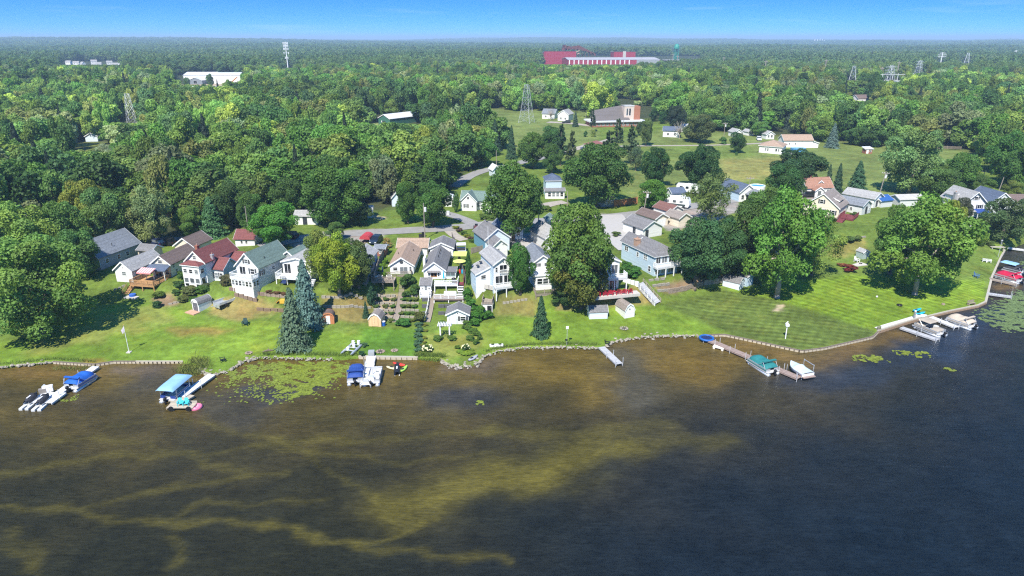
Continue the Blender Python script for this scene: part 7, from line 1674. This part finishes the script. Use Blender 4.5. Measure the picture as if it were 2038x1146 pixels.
tr_('light green tree at the far left behind the huge bushy one', 50, 548, 408, 150, 'open', (.125, .18, .035)); tr_('dense green tree behind the huge bushy tree', 130, 520, 400, 110, 'near3', (.07, .12, .025)); tr_('yellow-green tree at the left frame edge', -12, 600, 440, 120, 'near2', (.11, .155, .03))
tr_('tiered pine behind the cream garage', 425, 470, 392, 66, 'spruce', (.045, .095, .035), name='pine_tree', cat='pine'); tr_('shadowy tree left of the bright round tree', 470, 452, 360, 90, 'near4', (.04, .07, .018)); tr_('yellow-green shrub tree by the pale dead snag', 378, 474, 410, 60, 'near1', (.08, .125, .022))
tr_('pale silvery tree in the left woods by the small clearing', 215, 330, 286, 62, 'loose', (.16, .175, .10))
# ---- shrubs and garden plants (things one can count)
def bush(label, x, y, wpx, hm, col, kind='bush', group=None, flowers=None, name='bush', cat='bush'):
    p = G(x, y); sc = p[1] * CP - (p[2] - CAMZ) * SP; W = wpx * sc / F; t = T(name, label, cat, p, random.uniform(0, 360), group)
    col = [min(q * 1.35, .3) for q in col]
    c = place(PR[kind][0], 'foliage', t); c.scale = (W, W, hm); c.color = (*col, 1)
    if flowers:
        mb = MB()
        for i in range(26):
            a = random.uniform(0, 6.28); q = random.uniform(.1, .95); rr = W * .48 * math.sqrt(1 - q * q * .7); mb.ball((rr * math.cos(a), rr * math.sin(a), hm * (.3 + .68 * q)), W * .075, 6, 4)
        mb.obj('blossom', flowers, t)
    return t
for i in range(6): bush(['first','second','third','fourth','fifth','last'][i] + ' grey-green grass clump from the stairs end, left of the pergola', 832 - i * .5 + (i % 2) * 4, 650 + i * 10, 18, .8, (.06, .12, .06), 'bush2', 'grass clumps in the row left of the pergola')
for i, (x, y) in enumerate(((838, 690), (835, 703), (846, 648), (848, 660), (846, 674), (845, 683))): bush('small yellowish border plant left of the pergola, ' + ['upper lakeside','lowest lakeside','topmost','second from the top','third from the top','fourth from the top'][i], x, y, 10, .45, (.15, .16, .03), 'bush2', 'border plants left of the pergola')
for i, (x, y, w) in enumerate(((930, 655, 22), (940, 662, 22), (950, 668, 18), (935, 676, 20), (947, 684, 15), (955, 676, 12), (928, 645, 18))): bush('round green border shrub, number %s from the boathouse in the row right of the pergola' % ['two', 'three', 'four', 'five', 'six', 'seven', 'one'][i], x, y, w, .8, (.075, .135, .022), 'bush', 'border shrubs right of the pergola')
bush('round bush left of the pergola foot', 871, 676, 24, .75, (.075, .135, .022)); bush('round bush right of the pergola foot', 900, 676, 22, .75, (.08, .14, .022))
CRM = M('cream blossom', (.78, .74, .42), .7, .1)
bush('cream flowering hydrangea, left one on the pergola lawn', 851, 699, 22, 1.15, (.05, .09, .02), 'bush', None, CRM, 'hydrangea', 'hydrangea'); bush('cream flowering hydrangea, right one with low green border', 927, 697, 17, 1.05, (.05, .09, .02), 'bush', None, CRM, 'hydrangea', 'hydrangea')
bush('low bright green border in front of the right hydrangea', 929, 703, 36, .4, (.13, .2, .02), 'bush2'); bush('small green shrub left of the right hydrangea', 911, 694, 12, .7, (.09, .15, .02))
bush('big light green bush at the foot of the long garden stairs', 804, 648, 32, 1.3, (.055, .15, .025)); bush('olive shrub between the two garden stairways', 838, 640, 26, 2.0, (.085, .10, .025)); bush('green mound at the boathouse corner', 880, 648, 20, 1.0, (.08, .15, .025))
for i, (x, y, w, h_) in enumerate(((948, 640, 30, 2.2), (938, 618, 26, 2.6), (955, 628, 26, 2.0), (931, 598, 22, 2.6), (971, 634, 24, 1.6), (945, 648, 22, 1.2))): bush('%s vivid green shrub in the hedge right of the boathouse' % ['widest lakeside', 'upper middle', 'right middle', 'topmost', 'rightmost low', 'lowest'][i], x, y, w, h_, (.05, .14, .016), 'bush', 'hedge shrubs right of the boathouse')
for i, (x, y, w, h_) in enumerate(((812, 568, 34, 2.4), (826, 585, 26, 2.0), (810, 590, 20, 1.2))): bush('green shrub on the slope right of the weathered deck', x, y, w, h_, (.055, .11, .022), 'bush', 'shrubs on the slope by the weathered deck')
for i, (x, y, w, h_) in enumerate(((318, 592, 26, 1.3), (302, 608, 0, 0))):
    if w: bush('round yellow-green bush below the orange timber deck', x, y, w, h_, (.085, .13, .02))
bush('dark round bush on the left lawn slope', 313, 611, 22, 1.2, (.03, .075, .02))
for i, (x, y, w, h_) in enumerate(((366, 562, 24, 2.4), (358, 574, 24, 1.6), (378, 584, 40, 1.5), (402, 580, 30, 1.2), (352, 586, 20, 1.0), (366, 598, 30, 1.1), (388, 600, 26, 1.0))): bush(['tall','leafy','widest','right-hand','leftmost','lower left','lower right'][i] + ' garden shrub on the bank below the red-roofed house', x, y, w, h_, [(.06, .12, .02), (.05, .10, .025), (.09, .11, .03)][i % 3], 'bush', 'garden shrubs below the red-roofed house')
bush('brownish round shrub right of the red-roofed house porch', 452, 566, 34, 2.0, (.085, .085, .035)); bush('dark ball shrub left of the balcony house', 474, 556, 22, 1.8, (.05, .095, .022)); bush('low plants in front of the arched porch', 408, 570, 22, .6, (.07, .09, .04))
for i, (x, y) in enumerate(((535, 584), (552, 586), (566, 588))): bush('dry reddish shrub on the mossy terrace wall', x, y, 16, .7, (.12, .07, .035), 'bush2', 'dry shrubs on the mossy terrace wall')
for i in range(4):
    for j, (xa, xb) in enumerate(((752, 784), (804, 828))):
        y = 596 + i * 14
        for k in range(3): bush('%s leafy plant on the %s sandy terrace %s the long garden stairs' % (['left-hand', 'middle', 'right-hand'][k], ['top', 'second', 'third', 'lowest'][i], 'left of' if j == 0 else 'right of'), xa + (xb - xa) * k / 2 - i * 2, y + 2, 14, .65, [(.06, .13, .02), (.075, .13, .03), (.10, .13, .03)][(i + k) % 3], 'bush2', 'terrace plants %s the long stairs' % ('left of' if j == 0 else 'right of'))
for i, (x, y, w, h_) in enumerate(((1240, 548, 30, 2.0), (1256, 552, 34, 2.2), (1266, 546, 26, 1.8), (1248, 535, 24, 1.6))): bush('leafy shrub on the bank left of the light blue house', x, y, w, h_, (.045, .125, .018), 'bush', 'shrubs on the bank left of the light blue house')
bush('dark red spiky shrub on the right lawn', 1690, 540, 26, 1.6, (.13, .025, .02), 'bush2'); bush('rusty low shrub behind the dark red spiky one', 1676, 530, 18, .8, (.2, .09, .04), 'bush2')
for i, (x, y) in enumerate(((908, 456), (915, 461), (922, 467), (929, 473), (936, 478), (941, 482))): bush(['first','second','third','fourth','fifth','last'][i] + ' roadside hedge bush counted from the road, by the white and teal house', x, y, 15, .9, [(.15, .18, .02), (.09, .06, .04), (.06, .11, .02)][i % 3], 'bush2', 'roadside hedge bushes by the white and teal house')
for i, (x, y, w) in enumerate(((962, 436, 20), (978, 438, 24), (992, 440, 20), (1085, 420, 26))): bush('low bush on the grass in front of the white bungalow', x, y, w, 1.4, (.09, .14, .025), 'bush', 'low bushes by the white bungalow')
for i, (x, y) in enumerate(((757, 545), (763, 535), (768, 525), (764, 553))): bush('bright climbing plant along the cottage fence', x, y, 12, 1.4, (.10, .19, .015), 'bush2', 'plants along the tan-roofed cottage fence')
bush('yellow dried grass clump by the tan cottage drive', 770, 486, 16, 1.6, (.26, .17, .05), 'bush2'); bush('palm-like straw shrub left of the tan garage', 774, 492, 14, 1.2, (.25, .18, .06), 'bush2')
bush('dark green plants beside the middle dock boats lift', 721, 708, 14, .9, (.03, .08, .03)); bush('tall reedy plants by the boat frame', 725, 690, 12, .8, (.06, .12, .05), 'bush2')
for i, (x, y, w) in enumerate(((1225, 470, 18), (1262, 478, 14), (1190, 575, 20), (1690, 480, 26), (1706, 478, 22), (1673, 486, 20), (1700, 430, 16), (1655, 440, 20), (1895, 500, 26), (1950, 488, 24), (1968, 488, 22), (1500, 545, 24), (1440, 545, 20), (1400, 556, 24), (1110, 600, 30), (1140, 605, 34), (1520, 300, 10))): bush('green '+['bush at the edge of the concrete drive by the wide garage','bush beside the grey gate fence','bush at the corner of the patio with red chairs','low bush on the stone edge below the red deck','bush right of it on the stone edge below the red deck','bush at the left end of the stone edge below the red deck','bush under the long pale garage corner','bush in front of the cream house','spreading bush below the drooping dark willow','bush between the willow and the white table','bush at the root of the long white table','bush behind the two blue sheds','bush left of the two blue sheds','bush on the stone wall left of the blue sheds','ground shrub left under the lakefront oak','ground shrub right under the lakefront oak','clipped bush at the corner of the tan hip-roofed bungalow'][i], x, y, w, 1.2, [(.06, .10, .02), (.085, .125, .03), (.04, .085, .02)][i % 3], 'bush2', 'green bushes in the yards')
# ---- woodland: the nearest 300 trees one by one, all others as one mass
EDGE = np.array([(-900,640),(-300,608),(0,540),(60,512),(130,486),(180,456),(240,444),(300,450),(380,450),(440,448),(480,440),(560,436),(640,436),(730,412),(790,408),(880,398),(900,385),(930,336),(1000,290),(1100,280),(1180,256),(1195,228),(1280,214),(1330,238),(1400,272),(1480,272),(1560,271),(1640,284),(1700,290),(1760,293),(1850,292),(1900,293),(1960,312),(2000,352),(2038,372),(2300,400),(3000,430)], float)
KEEP_OUT = [zone((868,234),(960,218),(1000,222),(1180,220),(1200,300),(1080,320),(990,292),(884,284)), zone((745,236),(832,232),(835,268),(742,272)), zone((345,150),(480,146),(486,204),(340,204)), zone((1076,110),(1400,112),(1400,142),(1300,147),(1080,147)),
 zone((1230,197),(1265,197),(1270,222),(1225,222)), zone((1690,195),(1728,195),(1730,222),(1690,222)), zone((158,283),(215,283),(215,316),(158,314)), zone((1330,262),(1480,262),(1570,262),(1570,290),(1330,290)), zone((225,448),(330,440),(345,500),(220,500)), zone((570,425),(640,420),(640,470),(570,470)), zone((922,325),(1010,310),(1010,345),(920,385)), zone((1750,170),(1796,170),(1796,192),(1750,192)), zone((120,122),(245,122),(245,139),(120,139))]
wr = np.random.default_rng(5)
def scatter(r0, r1, step):
    hw_ = math.atan(1019 / F) + .2
    xs = np.arange(-r1 * math.sin(hw_) - 20, r1 * math.sin(hw_) + 20, step); yv = np.arange(60, r1 + 5, step); X, Y = np.meshgrid(xs, yv); X = X + wr.uniform(-.42, .42, X.shape) * step; Y = Y + wr.uniform(-.42, .42, Y.shape) * step
    d = np.hypot(X, Y); k = (d >= r0) & (d < r1) & (np.abs(np.arctan2(X, Y)) < hw_); return X[k], Y[k]
PX, PY, PS = [], [], []
for r0, r1, step in ((80, 420, 7.6), (420, 900, 9.0), (900, 1500, 11.5), (1500, 2500, 15), (2500, 4500, 24), (4500, 9500, 44)):
    x, y = scatter(r0, r1, step); PX.append(x); PY.append(y); PS.append(np.full(x.shape, step))
PX, PY, PS = map(np.concatenate, (PX, PY, PS)); PZ = H(PX, PY); qx, qy = to_px(PX, PY, PZ)
k = (qy < np.interp(qx, EDGE[:, 0], EDGE[:, 1])) & (PZ > .3)
for z_ in KEEP_OUT: k &= ~inpoly(qx, qy, z_)
gap = np.sin(PX * .031 + 2.1 * np.sin(PY * .023)) * np.cos(PY * .037 - PX * .012); k &= ~((gap > .86) & (wr.random(len(PX)) < .7))
PX, PY, PZ, PS, qx, qy = (a[k] for a in (PX, PY, PZ, PS, qx, qy)); dist = np.hypot(PX, PY); od = np.argsort(dist); PX, PY, PZ, PS, dist, qx, qy = (a[od] for a in (PX, PY, PZ, PS, dist, qx, qy)); N = len(PX)
# trees that stand in front of something the photograph shows are the lower ones
CAP = [(745, 834, 246), (384, 418, 168), (424, 476, 159), (362, 384, 156), (1080, 1255, 128), (125, 242, 129), (158, 218, 300), (164, 184, 280), (1185, 1285, 246), (252, 280, 244), (566, 584, 135), (1075, 1135, 232), (1755, 1792, 160), (1680, 1700, 160), (1816, 1832, 145), (1860, 1876, 124), (1908, 1926, 126), (1338, 1352, 103), (1698, 1722, 200), (1232, 1254, 199), (1316, 1362, 266), (1455, 1535, 268)]
W_ = np.where(dist < 900, 7.5 + 11 * wr.random(N) ** 1.3, PS * wr.uniform(1.05, 1.8, N)); Hh = np.where(dist < 900, 7.5 + 11.5 * wr.random(N) ** .9, wr.uniform(10, 17, N) + PS * .12)
patch = np.sin(PX * .021 + 1.3 * np.sin(PY * .017)) + np.cos(PY * .026 + PX * .011)
PAL = np.array([DK, MIDG, OAK, (.085, .15, .04), (.11, .18, .042), (.13, .19, .048), (.16, .215, .05), (.14, .155, .05), (.16, .19, .10), (.075, .13, .055), (.2, .25, .05), (.06, .115, .04)])
wt = np.array([.12, .15, .12, .13, .12, .09, .06, .07, .05, .04, .03, .02]); ci = wr.choice(len(PAL), N, p=wt / wt.sum()); TINT = PAL[ci] * (1 + .14 * patch[:, None]) * wr.uniform(.75, 1.35, (N, 1)) * 1.42 * np.array([[.95, 1.0, .85]])
far_ = dist > 800; big_ = (.5 + .5 * np.sin(PX * .0075 + 1.7 * np.sin(PY * .005)) * np.cos(PY * .0093 - PX * .0031))[:, None]
TINT[far_] = (np.array([[.055, .105, .04]]) * (1 - big_) + np.array([[.10, .155, .045]]) * big_)[far_] * wr.uniform(.82, 1.18, (int(far_.sum()), 1)) * 1.1 + TINT[far_] * .28
TINT[~far_] *= 1.14
Hh *= 1 + .10 * np.sin(PX * .013 + 2) * np.cos(PY * .017)
kinds = ['mid%d' % i for i in range(6)]; pick = wr.integers(0, 6, N)
conif = wr.random(N) < .035
for x0, x1, yb in CAP:
    m_ = W_ * F / dist * .5
    i_ = np.nonzero((qx > x0 - m_) & (qx < x1 + m_) & (qy > yb))[0]
    hm = np.array([z_on(yb, PY[i]) for i in i_]) - PZ[i_] if len(i_) else np.zeros(0)
    W_[i_] = np.minimum(W_[i_], np.maximum(hm * 1.6, 3)); Hh[i_] = np.minimum(Hh[i_], np.maximum(hm, 1.2))
NEAR = 300
CLS = {0: 0, 11: 0, 1: 1, 3: 1, 9: 1, 2: 2, 7: 2, 8: 2, 4: 3, 5: 3, 6: 3, 10: 3}
inview = (qx > -60) & (qx < 2098); near_i = np.nonzero(inview)[0][:NEAR]
MARK = [(-60, 60, 'at the left frame edge'), (60, 160, 'above the huge bushy tree'), (160, 290, 'behind the long dark-walled house'), (290, 400, 'behind the brown-roofed cottage'), (400, 480, 'behind the red-roofed house'), (480, 600, 'behind the round bright green tree'), (600, 700, 'above the yellow-green tree'), (700, 790, 'behind the white roadside shed'), (790, 880, 'behind the roadside bush clump'), (880, 960, 'left of the upper road'), (960, 1180, 'beyond the lattice pylon field'), (1180, 1320, 'behind the church'), (1320, 1450, 'behind the bare grey tree'), (1450, 1560, 'behind the white field sheds'), (1560, 1680, 'behind the long white barn'), (1680, 1780, 'behind the little field shed'), (1780, 1880, 'behind the pale cottonwood'), (1880, 1980, 'beyond the post and rail fence'), (1980, 2100, 'at the right frame edge')]
seen_in = {}
def wood_label(i, cl):
    mk = next((m for a, b, m in MARK if a <= qx[i] < b), 'in the woods'); k = seen_in.setdefault(mk, [0])[0]; seen_in[mk][0] += 1
    row = 'front row' if k < 5 else ('second row' if k < 11 else ('third row' if k < 17 else 'deeper row'))
    hz_ = 'tall' if Hh[i] > 15.5 else ('low' if Hh[i] < 11.5 else 'middling'); wd = 'broad' if W_[i] > 14 else ('slim' if W_[i] < 11 else 'round')
    return '%s %s %s tree, %s of woods %s' % (hz_, wd, ['deep green', 'mid green', 'olive', 'light green', 'dark spruce'][cl] if cl < 4 else 'dark spruce', row, mk)
for i in near_i:
    cl = 4 if conif[i] else CLS[int(ci[i])]; kd = 'spruce_small' if conif[i] else kinds[pick[i]]
    t = T('woodland_tree' if not conif[i] else 'woodland_spruce', wood_label(i, cl), 'tree', (PX[i], PY[i], PZ[i]), random.uniform(0, 360), 'woodland trees behind the houses')
    c = place(PR[kd][0], 'crown', t); w = W_[i] * (.55 if conif[i] else 1); c.scale = (w, w, Hh[i]); c.color = (*((.03, .055, .03) if conif[i] else TINT[i]), 1)
    place(PR[kd][1], 'trunk', t).scale = (Hh[i],) * 3
rest = np.setdiff1d(np.arange(N), near_i)
lib = bpy.data.collections.new('woodland crowns')
def lib_obj(nm, gen):
    v, f, c, _ = gen; lib.objects.link(bpy.data.objects.new(nm, np_mesh(nm, v, f, LEAFI, c)))
for i in range(6): lib_obj('a%d' % i, crown_broad(60 + i, 5600, .0235, .02, 8 + i, 5, (.17, .25), (.1, .15)))
for i in range(5): lib_obj('b%d' % i, crown_broad(160 + i, 850, .05, .0, 7 + i, 3, (.18, .27), (.14, .2)))
lib_obj('c0', crown_conifer(88, 1200, .04, 11))
wm_ = bpy.data.meshes.new('woodland'); rest = rest[np.argsort(rest)]
wm_.vertices.add(len(rest)); wm_.vertices.foreach_set('co', np.stack([PX[rest], PY[rest], PZ[rest] - .2], -1).astype(np.float32).ravel())
sel = np.where(dist[rest] < 1000, pick[rest], 6 + pick[rest] % 5); sel = np.where(conif[rest] & (dist[rest] < 1500), 11, sel)
for nm, tp, arr, ch in (('size', 'FLOAT_VECTOR', np.stack([W_[rest] * np.where(sel == 11, .55, 1), W_[rest] * np.where(sel == 11, .55, 1), Hh[rest]], -1), 'vector'), ('spin', 'FLOAT_VECTOR', np.stack([0 * rest, 0 * rest, wr.uniform(0, 6.28, len(rest))], -1), 'vector'), ('which', 'INT', sel, 'value'), ('tint', 'FLOAT_COLOR', np.concatenate([np.where((sel == 11)[:, None], np.array([[.03, .055, .032]]), TINT[rest]), np.ones((len(rest), 1))], 1), 'color')):
    a = wm_.attributes.new(nm, tp, 'POINT'); a.data.foreach_set(ch, np.ascontiguousarray(arr, np.int32 if tp == 'INT' else np.float32).ravel())
wo_ = tag(place(wm_, 'distant_woodland'), 'continuous green woodland stretching to the horizon', 'woodland', kind='stuff')
ng = bpy.data.node_groups.new('woodland', 'GeometryNodeTree'); ng.interface.new_socket('Geometry', in_out='INPUT', socket_type='NodeSocketGeometry'); ng.interface.new_socket('Geometry', in_out='OUTPUT', socket_type='NodeSocketGeometry')
gi, go = ng.nodes.new('NodeGroupInput'), ng.nodes.new('NodeGroupOutput'); ip = ng.nodes.new('GeometryNodeInstanceOnPoints'); cinf = ng.nodes.new('GeometryNodeCollectionInfo'); cinf.inputs['Collection'].default_value = lib; cinf.inputs['Separate Children'].default_value = True; cinf.inputs['Reset Children'].default_value = True
def nattr(nm, dt):
    a = ng.nodes.new('GeometryNodeInputNamedAttribute'); a.data_type = dt; a.inputs['Name'].default_value = nm; return a.outputs['Attribute']
ip.inputs['Pick Instance'].default_value = True
ng.links.new(gi.outputs[0], ip.inputs['Points']); ng.links.new(cinf.outputs[0], ip.inputs['Instance']); ng.links.new(nattr('which', 'INT'), ip.inputs['Instance Index']); ng.links.new(nattr('spin', 'FLOAT_VECTOR'), ip.inputs['Rotation']); ng.links.new(nattr('size', 'FLOAT_VECTOR'), ip.inputs['Scale']); ng.links.new(ip.outputs[0], go.inputs[0])
wo_.modifiers.new('scatter', 'NODES').node_group = ng
print('woodland', N, len(rest))
# ---- lily pads, reeds, rough grass
PADM = M('lily pad leaf', (.16, .195, .02), .5, .5, 1.6); PADD = M('dense pond weed', (.12, .17, .055), .6, .45, 1.1)
def pads(label, polys, n, rad, mat, falloff=.5):
    v, f = [], []; r = np.random.default_rng(len(label)); pw = [np.array([GZ(*q)[:2] for q in p]) for p in polys]
    ar = np.array([abs(np.dot(p[:, 0], np.roll(p[:, 1], 1)) - np.dot(p[:, 1], np.roll(p[:, 0], 1))) for p in pw]); ar /= ar.sum(); got = 0
    while got < n:
        p = pw[r.choice(len(pw), p=ar)]; lo, hi = p.min(0), p.max(0); x, y = r.uniform(lo, hi)
        if not inpoly(np.array([x + .9 * math.sin(y * 1.9 + x) + .5 * math.sin(y * 4.3) + r.normal() * .35]), np.array([y + .8 * math.sin(x * 1.7) + .5 * math.cos(x * 3.9) + r.normal() * .35]), p)[0] or (math.sin(x * 1.3 + 2 * math.sin(y)) * math.cos(y * 1.7 + x * .4) < -falloff + r.random() * .5 - .35): 
            if r.random() > .02: continue
        s = rad * r.uniform(.55, 1.4); i = len(v); a0 = r.uniform(0, 6.28); tl = r.normal(size=2) * .12
        for k in range(7): a = a0 + k * .95; v.append((x + s * math.cos(a), y + s * math.sin(a), .015 + r.random() * .02 + abs(s * (tl[0] * math.cos(a) + tl[1] * math.sin(a)))))
        f.append(tuple(range(i, i + 7))); got += 1
    me = bpy.data.meshes.new('lily_pads'); me.from_pydata(v, [], f); me.materials.append(mat); tag(place(me, 'lily_pads'), label, 'lily pads', kind='stuff')
pads('large bed of yellow-green lily pads left of the middle dock', [[(455,742),(520,722),(600,720),(690,722),(690,742),(640,762),(600,795),(570,790),(560,760),(520,752),(470,755)], [(560,722),(690,722),(690,745),(640,765),(600,792),(590,770),(560,745)]], 5200, .17, PADM, .35)
pads('scattered lily pads at the edge of the large bed', [[(440,740),(560,750),(590,800),(520,805),(480,790)]], 420, .14, PADM, -.1)
pads('dense pale pond weed mat on the right water', [[(1945,632),(2000,600),(2050,585),(2050,662),(1990,655)], [(1995,600),(2050,575),(2050,620),(2000,625)]], 3600, .2, PADD, .25)
pads('small lily pad patches off the striped lawn point', [[(1690,712),(1740,706),(1760,712),(1720,722)], [(1780,698),(1810,698),(1812,706),(1785,707)], [(1880,732),(1897,732),(1897,739),(1882,739)], [(1815,706),(1840,700),(1850,706),(1825,712)]], 420, .2, PADM, .2)
pads('tiny floating weed patch in open water', [[(947,800),(962,798),(962,803),(950,806)]], 40, .2, PADM, 2)
pads('weed fragments beside the left dock boat', [[(120,790),(158,786),(150,797),(122,800)]], 40, .14, PADM, 1)
pads('pond weed in the narrow water at the right edge', [[(2020,528),(2060,520),(2060,545),(2030,545)]], 200, .25, PADD, 2)
def blades(name, label, pts, n, h, spread, mat, ground=True, wid=.03):
    w = px_path(pts, .25, False); v, f = [], []; r = np.random.default_rng(n)
    for k in range(n):
        q = w[r.integers(len(w))]; x, y = q[0] + r.normal() * spread, q[1] + r.normal() * spread; z = max(float(H(x, y)), -.05); hh = h * r.uniform(.5, 1.3); a = r.uniform(0, 6.28); lx, ly = r.normal(size=2) * .22 * hh; i = len(v); c, s = math.cos(a) * wid, math.sin(a) * wid
        v += [(x - c, y - s, z), (x + c, y + s, z), (x + lx + c * .5, y + ly + s * .5, z + hh * .7), (x + lx * 1.8, y + ly * 1.8, z + hh)]; f.append((i, i + 1, i + 2, i + 3))
    me = bpy.data.meshes.new(name); me.from_pydata(v, [], f); me.materials.append(mat); tag(place(me, name), label, 'reeds', kind='stuff')
REED = M('reed green', (.16, .19, .04), .7, .35, 1.5); ROUGH = M('rough grass', (.11, .17, .025), .8, .35, 1.2)
blades('reeds', 'reeds in the shallow corner left of the gangway dock', [(365,736),(385,744),(405,738),(398,728),(375,730)], 1100, .9, .7, REED)
blades('reeds', 'thin reeds by the left dock root', [(110,733),(150,735),(185,732)], 260, .5, .35, REED)
blades('rough_grass', 'rough grass fringe along the stones behind the lily pads', [(525,711),(600,711),(680,713),(714,711)], 1300, .45, .35, ROUGH)
blades('rough_grass', 'rough grass fringe between the middle dock and the stone point', [(832,713),(860,715),(882,717)], 900, .6, .4, ROUGH)
blades('rough_grass', 'rough grass fringe above the long low stone bank', [(968,706),(990,699),(1040,692),(1100,690),(1190,692)], 1800, .4, .3, ROUGH)
blades('rough_grass', 'rough grass along the left boulders', [(0,731),(60,726),(110,720),(190,726)], 700, .35, .3, ROUGH)

# ------------------------------------------------------------------ air
hz = bpy.data.materials.new('air haze'); hz.use_nodes = True; n, l = hz.node_tree.nodes, hz.node_tree.links
n.remove(n['Principled BSDF']); pv = n.new('ShaderNodeVolumePrincipled'); pv.inputs['Color'].default_value = (.55, .78, 1.0, 1); pv.inputs['Density'].default_value = .00019; pv.inputs['Anisotropy'].default_value = 0.0
l.new(pv.outputs[0], n['Material Output'].inputs['Volume'])
tag(MB().bx(-16500, 16500, -800, 18500, -2.4, 88).obj('haze', hz, None), kind='stuff')
